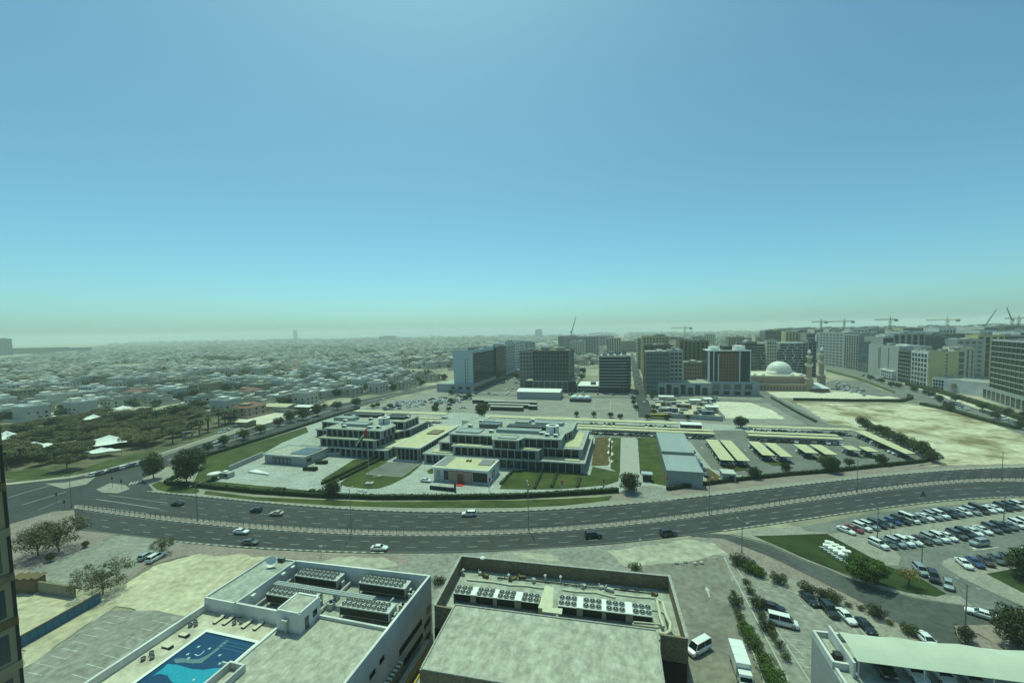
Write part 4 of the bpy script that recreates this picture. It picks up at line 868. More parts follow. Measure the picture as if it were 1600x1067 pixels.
mb = MB(); mb.flat([(-69.4, 38), (-58.8, 38), (-58.8, 51.9), (-69.4, 51.9)], 9.66); gp(mb, 'pool_water', m_water, b1)
# loungers, basket chairs
def lounger(px, py, rz, label, z=9.503):
    u, v = G(px, py, z); t = gthing('sun_lounger', label, 'sun lounger', u, v, z, 'sun loungers on the pool deck'); t.rotation_euler.z = -AZ+rz
    mb = MB(); mb.box(-.95, .45, -.33, .33, .22, .32); mb.add([(.45, -.33, .22), (.45, .33, .22), (.95, .33, .45), (.95, -.33, .45), (.45, -.33, .32), (.45, .33, .32), (.93, .33, .56), (.93, -.33, .56)], [(4, 7, 6, 5), (0, 1, 2, 3), (0, 3, 7, 4), (1, 5, 6, 2), (2, 6, 7, 3)]); mb.build('cushion', m_cream, t)
    mb = MB(); mb.box(-.97, .97, -.36, .36, .16, .219); mb.build('frame', m_dark, t); mb = MB()
    for sx in (-.85, .85):
        for sy in (-.3, .3): MB().box(sx-.03, sx+.03, sy-.03, sy+.03, 0, .16).build('leg', m_dark, t)
for i, (x, y, r) in enumerate([(342, 969, 1.57), (356.5, 971, 1.57), (386, 976, 1.57), (404, 979, 1.57), (288, 993, 0), (262, 1011, 0)]): lounger(x, y, r, ['cream lounger by the white wall, leftmost of four', 'cream lounger by the white wall, second of four', 'cream lounger by the white wall, third of four', 'cream lounger by the white wall, rightmost of four', 'cream lounger along the left deck wall, upper one', 'cream lounger along the left deck wall, lower one'][i])
def basket(px, py, label, s=1.):
    u, v = G(px, py, 9.503); t = gthing('wicker_seat_group', label, 'garden seats', u, v, 9.503, 'dark wicker seats on the deck')
    for k in range(3):
        a = k*2.1; mb = MB(); mb.lathe([(.26, 0), (.34, .25), (.36, .5), (.3, .5), (.27, .3), (.02, .28)], .62*math.cos(a)*s, .62*math.sin(a)*s, 10); mb.build('seat', m_grey, t)
basket(372.5, 972, 'dark wicker seats between the loungers by the white wall'); basket(303, 976, 'dark wicker seats at the top of the left deck wall', .8); basket(233, 1027, 'dark wicker seats low on the left deck wall', 1.1)
# satellite dish and unit on the upper roof
u, v = G(426, 884, 11.7); t = gthing('satellite_dish', 'large white satellite dish on the upper left roof', 'satellite dish', u, v, 11.705)
mb = MB(); mb.lathe([(.01, 0), (.45, .08), (.85, .3), (1.15, .62), (1.12, .64), (.8, .34), (.01, .05)], n=20); o = mb.build('dish', m_white, t, (0, 0, .9), (R(55), 0, R(20))); MB().cyl(0, 0, 0, 1., .08, .08, 8).build('mast', m_steel, t)
u, v = G(440, 877, 11.7); t = gthing('roof_fan_unit', 'small dark ventilation box beside the satellite dish', 'roof unit', u, v, 11.705); MB().box(-.7, .7, -.35, .35, 0, .9).build('casing', m_grey, t); MB().box(-.6, .6, -.4, -.353, .1, .8).build('grille', m_dark, t)
for i, (x, y) in enumerate([(399, 929), (443, 895), (455, 884)]):
    u, v = G(x, y, 11.6); t = gthing('wall_light', 'white box lamp on the yard wall, %s from the near end' % num[i], 'wall light', -67.85, v, 11., group='box lamps on the yard wall'); MB().box(0, .5, -.4, .4, .2, .6).build('lamp_head', m_white, t); MB().box(-.1, 0.05, -.1, .1, -.3, .3).build('bracket', m_steel, t)
# chillers
fb = MB(); fb.cyl(0, 0, 0, .2, .52, .50, 16, 0); fb.cyl(0, 0, .201, .215, .46, .46, 16, 1); fb.cyl(0, 0, .217, .27, .14, .12, 8, 0)
for k in range(6): a = k*math.pi/3; fb.box(.1, .48, -.02, .02, .21, .25, 2, rz=a, c=(0, 0))
fanm = fb.mesh('fan', [m_steel, m_coil, m_fan])
def chiller(u0, v0, L, D, n, label, ztop=11., zf=8.6, skew=.03):
    t = gthing('air_chiller', label, 'chiller', u0, v0, zf, 'rooftop chillers'); t.rotation_euler.z = -AZ+skew; h = ztop-zf
    mb = MB(); mb.box(0, L, 0, D, h-.22, h); mb.box(0, .12, 0, D, .9, h-.22); mb.box(L-.12, L, 0, D, .9, h-.22); mb.build('casing', m_steel, t)
    mb = MB(); mb.box(.12, L-.12, .05, .2, .85, h-.22); mb.box(.12, L-.12, D-.2, D-.05, .85, h-.22)
    for k in range(1, 6): mb.box(L*k/6-.03, L*k/6+.03, .02, .05, .85, h-.22, 1)
    mb.build('coil', [m_coil, m_dark], t)
    MB().box(-.02, L+.02, -.02, D+.02, .78, .9).build('frame', m_grey, t)
    for k in range(4):
        for y in (.05, D-.15): MB().box(L*k/3-(.12 if k == 3 else 0), L*k/3+(.0 if k == 3 else .12), y, y+.1, 0, .78).build('leg', m_grey, t)
    MB().box(.6, L-.6, .6, D-.6, .2, .9).build('compressor', m_dark, t)
    for i in range(n):
        for j in range(2): link('fan', fanm, t, (.65+(L-1.9)*i/(n-1), D*(.27+.46*j), h))
    MB().box(L+.25, L+.6, D*.35, D*.65, 0, 1.6).build('control_cabinet', m_steel, t)
chiller(-65.6, 67.6, 9.9, 2.7, 9, 'chiller in the back left of the white roof yard'); chiller(-51.1, 68.5, 10.1, 2.7, 9, 'chiller in the back right of the white roof yard')
chiller(-50.2, 61.5, 10.0, 2.7, 9, 'chiller in the front right of the white roof yard'); chiller(-66.3, 61.2, 10.4, 2.7, 9, 'chiller in the front left, half hidden by the stair house')
def pipe(name, label, pts, r, m=m_lag, cat='pipe', group=None):
    a = pts[0]; w0 = W(a[0], a[1]); q = [(*W(p[0], p[1]), p[2]) for p in pts]; mb = MB(); mb.tube([(x-w0[0], y-w0[1], z-a[2]) for x, y, z in q], r, 10)
    return tag(mb.build(name, m, loc=(*w0, a[2]), smooth=False), label, cat, group)
pa = [G(*cz2, 11.2) for cz2 in [(443, 909), (587, 932)]]
for k in range(3): pipe('roof_pipe', 'long pale pipe crossing the white roof yard, %s of three' % ['upper', 'middle', 'lower'][k], [(pa[0][0]-1.5, pa[0][1]-k*.45, 11.1), (pa[1][0], pa[1][1]-k*.45, 11.1), (pa[1][0]+.1, pa[1][1]-k*.45, 10.)], .2, m_steel, group='pipes across the roof yard')
pipe('roof_pipe', 'low pipe stub running on from the pipe bundle', [(-45.5, 65.6, 9.9), (-42.6, 65.7, 9.9), (-42.6, 67.2, 9.9)], .22, m_steel)
pipe('roof_pipe', 'pipe along the inner side of the right parapet', [(-38.9, 61, 9.3), (-38.9, 70, 9.3)], .25, m_steel)
pipe('roof_pipe', 'pipe between the two back chillers', [(-54.6, 60.5, 9.2), (-54.6, 70.5, 9.2)], .28, m_steel)
pipe('roof_pipe', 'pipe along the partition wall of the yard', [(-67.3, 58.5, 9.4), (-67.3, 69.6, 9.4), (-66, 69.8, 9.4)], .22, m_steel)
for i, (u, v, su_, sv) in enumerate([(-40.3, 69.8, .9, 1.2), (-40.0, 66.2, 1.3, .9), (-54.4, 66, .8, 1), (-53.6, 63.5, 1.1, 1.1), (-40.1, 63, .8, 1.6)]):
    t = gthing('pump_unit', 'small pump cabinet in the white roof yard, %s' % ['by the back right corner', 'right of the back chiller', 'centre between the chillers', 'left of the front chiller', 'right of the front chiller'][i], 'pump', u, v, 8.6, 'pumps in the roof yard')
    MB().box(-su_/2, su_/2, -sv/2, sv/2, .15, 1.2).build('casing', m_steel, t); MB().cyl(0, 0, 1.2, 1.6, .3, .25, 10).build('motor', m_dark, t); MB().box(-su_/2-.1, su_/2+.1, -sv/2-.1, sv/2+.1, 0, .15).build('plinth', m_conc, t)
# alley: low olive wall with yellow kerb
t = gt('alley_wall', 'low olive wall with yellow kerb in the alley between the near buildings', 'wall', -36, 50)
mb = MB(); mb.box(-36.4, -35.6, 20, 68, 0, 2.2); gp(mb, 'wall', m_olive, t); mb = MB(); mb.box(-36.45, -35.55, 20, 68, 2.203, 2.35); gp(mb, 'coping', m_conc, t)
mb = MB(); mb.box(-35.2, -34.9, 20, 66, 0.12, .35); gp(mb, 'kerb', m_yellow, t)
t = gt('pergola_screen', 'row of white fins on the wall above the alley', 'screen', -37, 50)
for k in range(11):
    v = 59.6-k*.85; mb = MB(); mb.box(-37.33, -36.5, v-.12, v+.12, 4.3, 4.55); gp(mb, 'fin', m_white, t)
mb = MB(); mb.box(-37.3, -36.7, 44, 60.3, 0, 4.1); gp(mb, 'wall', m_olive, t)

# ---- near building with the brown parapet
b2 = gt('retail_hall', 'brown walled building with grey screed roof and two long chillers, lower middle', 'building', -12, 60)
mb = MB(); mb.prism([(-33.7, 79.2), (8.1, 81.6), (9.1, 65), (5, 65), (5, 20), (-28.8, 20), (-28.8, 63), (-32, 63)], 0, 10.3, 0, 1); gp(mb, 'wall', [m_brown, m_roof2], b2)
mb = MB(); q4 = [(-33.6, 79), (7.9, 81.4), (8.9, 65.0), (5.2, 65.0)]
wall_seg(mb, (-33.4, 78.9), (8.0, 81.3), .35, 10.3, 13); wall_seg(mb, (-33.5, 78.7), (-31.9, 63.2), .35, 10.303, 12.997); wall_seg(mb, (7.9, 81.1), (8.9, 65.2), .35, 10.303, 12.997)
wall_seg(mb, (-31.8, 63.1), (-28.8, 63.1), .35, 9.0, 12.994); wall_seg(mb, (5.1, 65.1), (8.8, 65.1), .35, 9.0, 12.994); gp(mb, 'parapet', m_brown, b2)
mb = MB()
for a, b in [((-33.6, 78.93), (8.2, 81.34)), ((-33.53, 78.9), (-31.93, 62.9)), ((7.93, 81.3), (8.93, 64.9))]: wall_seg(mb, a, b, .5, 13.003+.003*len(mb.f), 13.1+.003*len(mb.f))
gp(mb, 'coping', m_conc, b2)
mb = MB(); mb.prism([(-28.7, 64.2), (4.7, 65.9), (5.1, 51.4), (-27.95, 49.9)], 10.303, 13.0, 0, 1); gp(mb, 'main_roof', [m_brown, m_roof], b2)
mb = MB(); parapet(mb, [(-28.55, 64.0), (4.55, 65.7), (4.95, 51.5), (-27.8, 50.05)], 13.003, 13.16, .22); gp(mb, 'roof_kerb', m_conc, b2)
mb = MB(); mb.box(5.03, 8.9, 64.8, 64.9, 4.5, 9.0); gp(mb, 'opening', m_black, b2); mb = MB(); mb.box(-32, -29, 62.75, 62.9, 3, 9.0); gp(mb, 'opening', m_black, b2)
def chiller2(u0, v0, L, D, label, ztop=12.):
    t = gthing('air_chiller', label, 'chiller', u0, v0, 10.3, 'rooftop chillers'); t.rotation_euler.z = -AZ+.055; h = ztop-10.3
    mods = [(0, .205), (.27, .475), (.52, .725), (.80, 1.)]
    mb = MB(); mb.box(0, L, 0, D, h-.15, h-.05); mb.build('casing', m_steel, t)
    mb = MB(); mb.box(.1, L-.1, .3, D, .1, h-.15); mb.build('coil', m_coil, t)
    MB().box(0, L, 0, .1, .15, .25).build('frame', m_grey, t)
    for a, b in ((.205, .27), (.475, .52), (.725, .80)): MB().box(L*a, L*b, -.01, .3, 0, h-.15).build('panel', m_grey, t); MB().box(L*a, L*b, 0, D, h-.05, h+.05).build('cover', m_white, t)
    MB().box(0, .1, 0, D, 0, h-.15).build('end_panel', m_steel, t); MB().box(L-.1, L, 0, D, 0, h-.15).build('end_panel', m_steel, t)
    for a, b in mods:
        for i in range(3):
            for j in range(2): link('fan', fanm, t, (L*(a+(b-a)*(i+.5)/3), D*(.28+.46*j), h-.05))
chiller2(-30.8, 68.4, 15.9, 2.5, 'long dark chiller on the left of the brown walled roof'); chiller2(-11.5, 69.4, 15.8, 3.2, 'long dark chiller on the right of the brown walled roof')
def gpx(l, z): return [(*G(860+x/6.39, 900+y/6.39, z), z) for x, y in l]
pl = M('pipe_cream', (.52, .50, .36), .7, scale=1, var=.1)
pipe('roof_duct', 'cream pipe running behind the right chiller', gpx([(115, 135), (250, 155), (455, 165), (650, 215)], 12.2), .22, pl); pipe('roof_duct', 'cream pipe from the right chiller to the corner', gpx([(640, 180), (850, 205), (1050, 220)], 12.2), .22, pl)
pipe('roof_duct', 'thick cream pipe bend along the right parapet, outer', gpx([(1050, 235), (1120, 260), (1160, 400), (1200, 480), (1195, 550), (1150, 575), (1085, 570)], 12.0), .28, pl); pipe('roof_duct', 'thick cream pipe bend along the right parapet, inner', gpx([(1065, 250), (1100, 420), (1130, 500), (1060, 510), (820, 480)], 12.), .25, pl)
pipe('roof_duct', 'thin cream pipe in front of the right chiller', gpx([(830, 455), (1110, 480)], 12.4), .14, pl)
def gpy(l, z): return [(*G(680+x/5.154, 860+y/5.154, z), z) for x, y in l]
pipe('roof_duct', 'cream pipe running behind the left chiller', gpy([(255, 235), (360, 245), (470, 255), (600, 278), (740, 285), (840, 300), (930, 305)], 12.1), .24, pl)
t = gt('cable_bridge', 'flat cream duct crossing between the two long chillers', 'duct', -13, 69)
mb = MB(); mb.prism([G(680+x/5.154, 860+y/5.154, 13.0) for x, y in [(895, 305), (955, 312), (945, 475), (1025, 480), (1020, 525), (860, 505)]], 13.17, 13.35); gp(mb, 'deck', pl, t)
mb = MB(); mb.box(-14.4, -13.4, 66.5, 73, 12.0, 13.1); gp(mb, 'duct', pl, t)
rng = random.Random(8)
for i in range(16):     # clutter along the back wall
    u = -32+i*2.45+rng.uniform(-.6, .6); v = 78.9+(u+33)*.058-1.2-rng.uniform(0, 1.2)
    k = rng.choice(['box', 'coil', 'box']); wrd = num[i]
    if k == 'box':
        w = rng.uniform(.3, .9); mb = MB(); mb.box(-w, w, -.3, .3, 0, rng.uniform(.3, .8)); mb.box(-w*.8, -w*.6, -.35, .35, 0, .9)
        tag(mb.build('roof_box', rng.choice([m_grey, m_steel, m_wood]), loc=(*W(u, v), 10.305), rot=(0, 0, rng.uniform(-1, 1))), 'metal box among the clutter under the brown back wall, %s from the left' % wrd, 'roof box', 'clutter under the brown back wall')
    else:
        mb = MB(); mb.tube([(math.cos(a*.9)*.6+a*.1, math.sin(a*.9)*.35, .1+a*.04) for a in range(12)], .05, 5)
        tag(mb.build('cable_coil', m_dark, loc=(*W(u, v), 10.32)), 'dark cable heap under the brown back wall, %s item from the left' % wrd, 'cable', 'clutter under the brown back wall')
pipe('cable_run', 'dark cables trailing along the brown back wall', [(-25, 77.2, 10.5), (-15, 78.2, 10.45), (-8, 78.2, 10.6), (-2, 79, 10.4), (5, 79.2, 10.5)], .1, m_dark, 'cable')
for i, (x, y) in enumerate([(852, 907), (876, 909), (724, 898), (795, 906), (818, 891)]):
    u, v = G(x, y, 10.3); t = gthing('vent_pipe', 'white vent cap standing on the brown walled roof, %s' % ['left of the middle pair', 'right of the middle pair', 'far left', 'centre left', 'by the back wall'][i], 'vent', u, v, 10.3, 'vent caps'); MB().cyl(0, 0, 0, 1.1, .15, .15, 8).build('pipe', m_white, t); MB().cyl(0, 0, 1.1, 1.35, .3, .1, 8).build('cap', m_white, t)
u, v = G(754, 872, 13.2); t = gthing('flood_light', 'white floodlight disc on top of the brown back wall', 'floodlight', u, v, 13.1); MB().lathe([(.01, 0), (.5, .05), (.55, .25), (.3, .45), (.01, .5)], n=14).build('lamp_head', m_white, t); MB().box(-.1, .1, -.1, .1, -.15, .02).build('bracket', m_steel, t)

# ---- near building lower right with shade sails
b3 = gt('car_park_deck', 'white building with rooftop car park under shade sails, lower right', 'building', 40, 60)
mb = MB(); mb.prism([(27.2, 70.1), (62, 72.5), (62, 30), (27.5, 30)], 0, 13, 0, 1); gp(mb, 'wall', [m_wallg, m_roof2], b3)
mb = MB(); wall_seg(mb, (27.4, 70), (27.45, 63.8), .35, 13, 14); wall_seg(mb, (27.3, 69.9), (62, 72.3), .35, 13.003, 14.003); wall_seg(mb, (29.3, 69.8), (29.3, 62.6), .3, 13, 15.2); wall_seg(mb, (27.5, 63.9), (29.2, 63.9), .35, 13, 13.997); wall_seg(mb, (27.65, 63.7), (27.9, 40), .35, 13.003, 13.4); gp(mb, 'parapet', m_wall, b3)
mb = MB(); mb.box(27.95, 28.9, 66, 69, 13, 13.6); gp(mb, 'planter', m_conc, b3); mb = MB(); mb.box(28.0, 28.9, 64.6, 65.6, 13, 14.4); gp(mb, 'duct', m_dark, b3)
mb = MB(); mb.box(27.35, 27.43, 52, 62, 9.5, 11.3); gp(mb, 'window', m_glassd, b3)
sl_ = gt('shade_sail', 'long pale green shade sail roof over the rooftop parking', 'shade sail', 40, 66)
rows_, cols_ = 9, 37; mb = MB(); vs = []
for i in range(rows_):
    for j in range(cols_):
        a, b = i/(rows_-1), j/(cols_-1)*4.5
        u = 29.5+b*7.3; vF, vB = 62.4+(u-29.5)*.055, 67.6+(u-29.5)*.075
        k = b % 1; peak = abs(k-.5)*2; z = 15.6+.55*math.sin(math.pi*a)*(1-.55*peak)+.35*(a)*(peak)
        vs.append((u, vF+(vB-vF)*a, z))
mb.add(vs, [(i*cols_+j, i*cols_+j+1, (i+1)*cols_+j+1, (i+1)*cols_+j) for i in range(rows_-1) for j in range(cols_-1)]); gp(mb, 'sail', m_sail, sl_)
for k in range(5):
    u = 29.6+k*7.3; mb = MB(); mb.cyl(u+.0, 62.3+(u-29.5)*.055, 13, 15.75, .09, .09, 8); gp(mb, 'post', m_steel, sl_); mb = MB(); mb.cyl(u, 67.5+(u-29.5)*.075, 13, 16.0, .09, .09, 8); gp(mb, 'post', m_steel, sl_)
for i, (u, v, c_) in enumerate([(37.2, 65.3, 'white'), (40.4, 65.5, 'white'), (43.6, 65.7, 'silver'), (33.6, 65.2, 'black')]):
    x, y = W(u, v); car('sedan', c_, x, y, -AZ-1.57, '%s car parked on the roof under the shade sail, %s' % (c_, ['left white one', 'right white one', 'rightmost', 'leftmost in shade'][i]), z=13.03)

# ---- tower at the left edge
r_ = ray(17.5, 873); k_ = 30./r_[1]
tw = thing('apartment_tower', 'brown glass apartment tower cut off by the left photo edge', 'building', (r_[0]*k_, r_[1]*k_, 0), -AZ)
MB().box(-16, 0, -16, 0, 0, 75).build('wall', m_olive, tw)
for k in range(22):
    z0 = 1.6+k*3.4
    for j in range(4): MB().box(-.02, .03, -3.6-j*3.7, -.5-j*3.7, z0+.7, z0+2.8).build('window', m_glass, tw)
    MB().box(0, .12, -16, .05, z0-.15, z0+.45).build('ledge', [m_brown, m_olive, m_wood][k % 3], tw)
MB().box(-.1, .05, -.12, .06, 0, 75).build('corner_fin', m_dark, tw)
# ------------------------------------------------------------------ government compound
m_slab = M('slab_edge', (.43, .45, .42), .8, scale=.6, var=.06)
def window_mesh(w, h, m, fr=None, d=.12):
    key = (round(w, 2), round(h, 2), m.name, fr.name if fr else '')
    if key not in CARM:
        mb = MB(); mb.box(-w/2, w/2, -d, .02, 0, h, 0)
        if fr:
            mb.box(-w/2-.12, w/2+.12, -d-.1, .02, -.12, -.003, 1); mb.box(-w/2-.12, w/2+.12, -d-.1, .02, h+.003, h+.14, 1)
        CARM[key] = mb.mesh('window', [m, fr or m])
    return CARM[key]
def facade(t, face, a0, a1, pos, z0, z1, nx, nz, wf=.7, hf=.6, gm=None, fr=None, name='window', cap=60):
    """windows on one face of a building; face S looks to -v, E to +u, W to -u; offsets relative to the thing"""
    gm = gm or m_glass; u0, v0, zz = ORI[t.name]; dw = (a1-a0)/nx; dh = (z1-z0)/nz; wm = window_mesh(dw*wf, dh*hf, gm, fr); n = 0
    extra = MB()
    for k in range(nz):
        for i in range(nx):
            a = a0+dw*(i+.5); z = z0+dh*(k+(1-hf)/2); n += 1
            l, r = {'S': ((a-u0, pos-v0, z-zz), 0), 'E': ((pos-u0, a-v0, z-zz), math.pi/2), 'W': ((pos-u0, a-v0, z-zz), -math.pi/2)}[face]
            if n <= cap: link(name, wm, t, l, (0, 0, r))
            else:
                q, s_ = math.cos(r), math.sin(r); vs = [(l[0]+v.co.x*q-v.co.y*s_, l[1]+v.co.x*s_+v.co.y*q, l[2]+v.co.z) for v in wm.vertices]
                o = len(extra.v); extra.v += vs
                for p in wm.polygons: extra.f.append(tuple(x+o for x in p.vertices)); extra.m.append(p.material_index)
    if extra.v: tag(extra.build(name, [gm, fr or gm], t), kind='stuff')
def glazed(t, foot, z0, z1, eave, over=1.2, m_roof_=None, bay=3.1, glassm=None, inset=1.6, slabh=.45):
    """storey: recessed dark glass wall, white fins, overhanging slab whose edge shows; foot = polygon in (u,v), front first"""
    mb = MB(); mb.prism(foot, z0, z1-slabh, 0, 0); gp(mb, 'glass_wall', glassm or m_glassd, t)
    n = len(foot); u0_, v0_, zz_ = ORI[t.name]
    a_ = sum(foot[i][0]*foot[(i+1) % n][1]-foot[(i+1) % n][0]*foot[i][1] for i in range(n)); foot = foot if a_ > 0 else foot[::-1]
    fm = MB().box(-.09, .09, -eave*.5, eave*.5, 0, z1-slabh-z0).mesh('fin', m_slab)
    for i in range(n):
        a, b = Vector(foot[i]), Vector(foot[(i+1) % n]); d_ = b-a; L = d_.length; d_.normalize(); nn = Vector((d_.y, -d_.x))
        if nn.y > .5: continue
        for k in range(int(L/bay)+1):
            c = a+d_*(k*L/max(1, int(L/bay)))+nn*(eave*.5)
            link('fin', fm, t, (c.x-u0_, c.y-v0_, z0-zz_), (0, 0, math.atan2(d_.y, d_.x)))
    # offset polygon outward for the slab
    off_ = []
    for i in range(n):
        p0, p1, p2 = Vector(foot[i-1]), Vector(foot[i]), Vector(foot[(i+1) % n])
        n1 = Vector(((p1-p0).y, -(p1-p0).x)).normalized(); n2 = Vector(((p2-p1).y, -(p2-p1).x)).normalized()
        m_ = n1+n2; m_ = m_/max(.3, (1+n1.dot(n2))); off_.append(tuple(p1+m_*eave))
    mb = MB(); mb.prism(off_, z1-slabh, z1, 0, 1)
    gp(mb, 'roof_slab', [m_slab, m_roof_ or m_roof2], t)
    rim = MB(); parapet(rim, off_, z1+.003, z1+.18, .28); gp(rim, 'roof_edge', m_slab, t)
def rect(u0, u1, v0, v1): return [(u0, v0), (u1, v0), (u1, v1), (u0, v1)]
def rooftop(t, u0, u1, v0, v1, z, h, m, name='plant_screen', parts=True):
    mb = MB(); mb.box(u0, u1, v0, v1, z+.003, z+h, 0); parapet(mb, rect(u0+.2, u1-.2, v0+.2, v1-.2), z+h, z+h+.25, .3, 1); gp(mb, name, [m, m_slab], t)
east = gt('east_office_block', 'terraced glass office block with round roof drum, centre of the compound', 'building', -50, 195)
glazed(east, [(-89, 173), (-18, 173.2), (-18, 219), (-89, 219)], 0, 4.4, 1.6, glassm=m_glassb)
glazed(east, [(-75, 174), (-37.5, 174), (-36.5, 179.5), (-19.5, 179.5), (-19.5, 212), (-84, 212), (-84, 179), (-75, 179)], 4.41, 8.5, 1.5)
glazed(east, [(-79, 179), (-57.6, 179), (-56, 173.5), (-46, 173.5), (-44.6, 178.5), (-28.2, 178.5), (-28.2, 188), (-25.5, 196), (-25.5, 213), (-79, 212)], 8.51, 12.5, 1.2)
for a in [(-34.5, -19.5, 173.2, 178.3, 4.42), (-88, -77, 174, 181, 4.42), (-35, -18.9, 181.5, 206, 8.53), (-55, -46.8, 174.2, 177.2, 8.53)]:
    pass
mb = MB(); mb.box(-35, -19, 174.5, 177.6, 4.6, 4.66); mb.box(-87.5, -77, 174.3, 181, 4.6, 4.66); mb.box(-27.6, -19.6, 181, 207, 8.6, 8.66); mb.box(-45, -37.8, 174.4, 177.4, 8.6, 8.66); mb.box(-75, -63, 173.6, 178, 8.6, 8.66); gp(mb, 'terrace_floor', m_yroof, east)
rooftop(east, -70, -60, 192, 199, 12.5, 2.0, m_glasst); rooftop(east, -59, -38, 185, 190, 12.5, 1.3, m_greyr, 'roof_louvre'); rooftop(east, -56, -36, 193, 197, 12.5, 1.5, m_coil, 'plant_screen'); rooftop(east, -78, -66, 181, 189, 12.5, .4, m_greyr, 'roof_louvre')
rooftop(east, -55, -46.5, 174.5, 180, 12.5, .25, m_plaza, 'roof_terrace'); rooftop(east, -54, -47, 201, 208, 12.5, 1.6, m_conc, 'plant_screen'); rooftop(east, -44, -30, 203, 209, 12.5, 1.2, m_greyr, 'roof_louvre')
def ring(t, u, v, z, r, h, hole=.62):
    mb = MB(); mb.lathe([(r, z), (r, z+h), (r*hole, z+h), (r*hole, z+.8), (.01, z+.8)], u, v, 32); gp(mb, 'roof_drum', m_wall, t)
    mb = MB(); mb.lathe([(r+.02, z+h+.003), (r+.15, z+h+.2), (r*hole, z+h+.2)], u, v, 32); gp(mb, 'drum_rim', m_white, t)
    mb = MB(); mb.box(u+r*.45-.25, u+r*.45+.25, v-r*.92, v-r*.85, z+.3, z+h-.3); gp(mb, 'drum_slit', m_glassd, t)
ring(east, -32.5, 187.5, 12.5, 2.9, 3.7)
for i, (u, v) in enumerate([(-34, 182), (-30, 181.5), (-37, 184.5), (-61, 184), (-64, 203), (-75, 193), (-73, 204), (-47, 211)]):
    t = gthing('roof_unit', 'white ventilation unit on the east office block roof, %s of eight from the front' % num[i], 'roof unit', u, v, 12.5, 'ventilation units on the east block'); MB().box(-1, 1, -.8, .8, .2, 1.3).build('casing', m_white, t); MB().box(-.8, .8, -.83, -.803, .4, 1.1).build('grille', m_dark, t); MB().box(-1.1, 1.1, -.9, .9, 0, .2).build('plinth', m_conc, t)
hall = gt('assembly_hall', 'long low hall with flat yellowish roof between the two office blocks', 'building', -100, 195)
mb = MB(); mb.box(-105, -94, 174.5, 219, 0, 5.9); gp(mb, 'glass_wall', m_glassd, hall)
mb = MB()
for k in range(6): mb.box(-105.2+k*2.2-.1, -105.2+k*2.2+.1, 173.4, 174.5, 0, 5.9)
for k in range(16): mb.box(-94, -93.2, 175+k*2.9-.1, 175+k*2.9+.1, 0, 5.9)
gp(mb, 'facade_fins', m_slab, hall)
mb = MB(); mb.box(-107, -92.5, 172.5, 220.5, 5.9, 6.4, 0, 1); gp(mb, 'roof_slab', [m_white, m_yroof], hall); mb = MB(); parapet(mb, rect(-106.8, -92.7, 172.7, 220.3), 6.403, 6.65, .5); gp(mb, 'roof_edge', m_white, hall)
mb = MB(); mb.box(-102, -95.5, 198, 207, 6.403, 6.9); gp(mb, 'skylight', m_brown, hall); mb = MB(); mb.box(-106, -93, 171.2, 173.3, 0, .5); gp(mb, 'steps', m_slab, hall)
west = gt('west_office_block', 'terraced grey glass office block behind the flag pole, left of the hall', 'building', -130, 190)
glazed(west, [(-158, 174), (-111, 173.5), (-110.5, 186), (-108.5, 219), (-165, 219), (-165, 190)], 0, 4.4, 1.4)
glazed(west, [(-148, 174.8), (-118, 174.8), (-118, 190), (-113, 200), (-113, 219), (-163, 219), (-163, 190), (-148, 190)], 4.41, 8.5, 1.3, m_roof_=m_roof)
glazed(west, [(-147, 178), (-116, 178), (-116, 189), (-126, 198), (-115.5, 199), (-115.5, 213), (-161, 214), (-161, 192), (-147, 190)], 8.51, 12.5, 1.2)
mb = MB(); mb.box(-147, -119, 174.0, 177.7, 8.6, 8.66); mb.box(-117.5, -110, 176, 196, 4.6, 4.66); gp(mb, 'terrace_floor', m_yroof, west)
rooftop(west, -143, -128, 183, 189, 12.5, 1.2, m_greyr, 'roof_louvre'); rooftop(west, -156, -144, 194, 200, 12.5, 1.6, m_greyr, 'roof_louvre'); rooftop(west, -158, -135, 205, 211, 12.5, 1.5, m_coil); rooftop(west, -130, -118, 203, 211, 12.5, 1.3, m_coil)
ring(west, -123.5, 192.5, 12.5, 2.9, 3.2)
for i, (u, v) in enumerate([(-120, 182), (-124, 180.5), (-139, 180.5), (-150, 203), (-136, 199), (-117.5, 207), (-147, 192)]):
    t = gthing('roof_unit', 'white ventilation unit on the west office block roof, %s of seven' % num[i], 'roof unit', u, v, 12.5, 'ventilation units on the west block'); MB().box(-1, 1, -.8, .8, .2, 1.3).build('casing', m_white, t); MB().box(-.8, .8, -.83, -.803, .4, 1.1).build('grille', m_dark, t); MB().box(-1.1, 1.1, -.9, .9, 0, .2).build('plinth', m_conc, t)
ann = gt('west_annexe', 'low grey annexe with a roof light, at the left of the compound', 'building', -155, 163)
mb = MB(); mb.prism([(-165.5, 156.5), (-142.5, 156.5), (-142.5, 174), (-165.5, 174)], 0, 3.7); gp(mb, 'wall', m_wallg, ann)
mb = MB(); mb.box(-166.2, -142, 155.5, 172, 3.7, 4.2, 0, 1); parapet(mb, rect(-166, -142.2, 155.7, 171.8), 4.2, 4.45, .5); gp(mb, 'roof', [m_slab, m_roof], ann)
mb = MB(); mb.box(-153, -143.5, 159, 169.5, 4.2, 4.5); gp(mb, 'skylight', M('skylight', (.09, .12, .14), .3, var=.2), ann)
mb = MB(); parapet(mb, [(-162, 156.3), (-150, 156.3), (-150, 156.38), (-162, 156.38)], 0, 3.2, .2) if False else mb.box(-161, -150.5, 156.3, 156.5, .1, 3.0); gp(mb, 'door_recess', m_dark, ann)
for k in range(5): mb = MB(); mb.box(-160.8+k*2.2, -159.1+k*2.2, 156.2, 156.3, .2, 2.7); gp(mb, 'door', m_grey, ann)
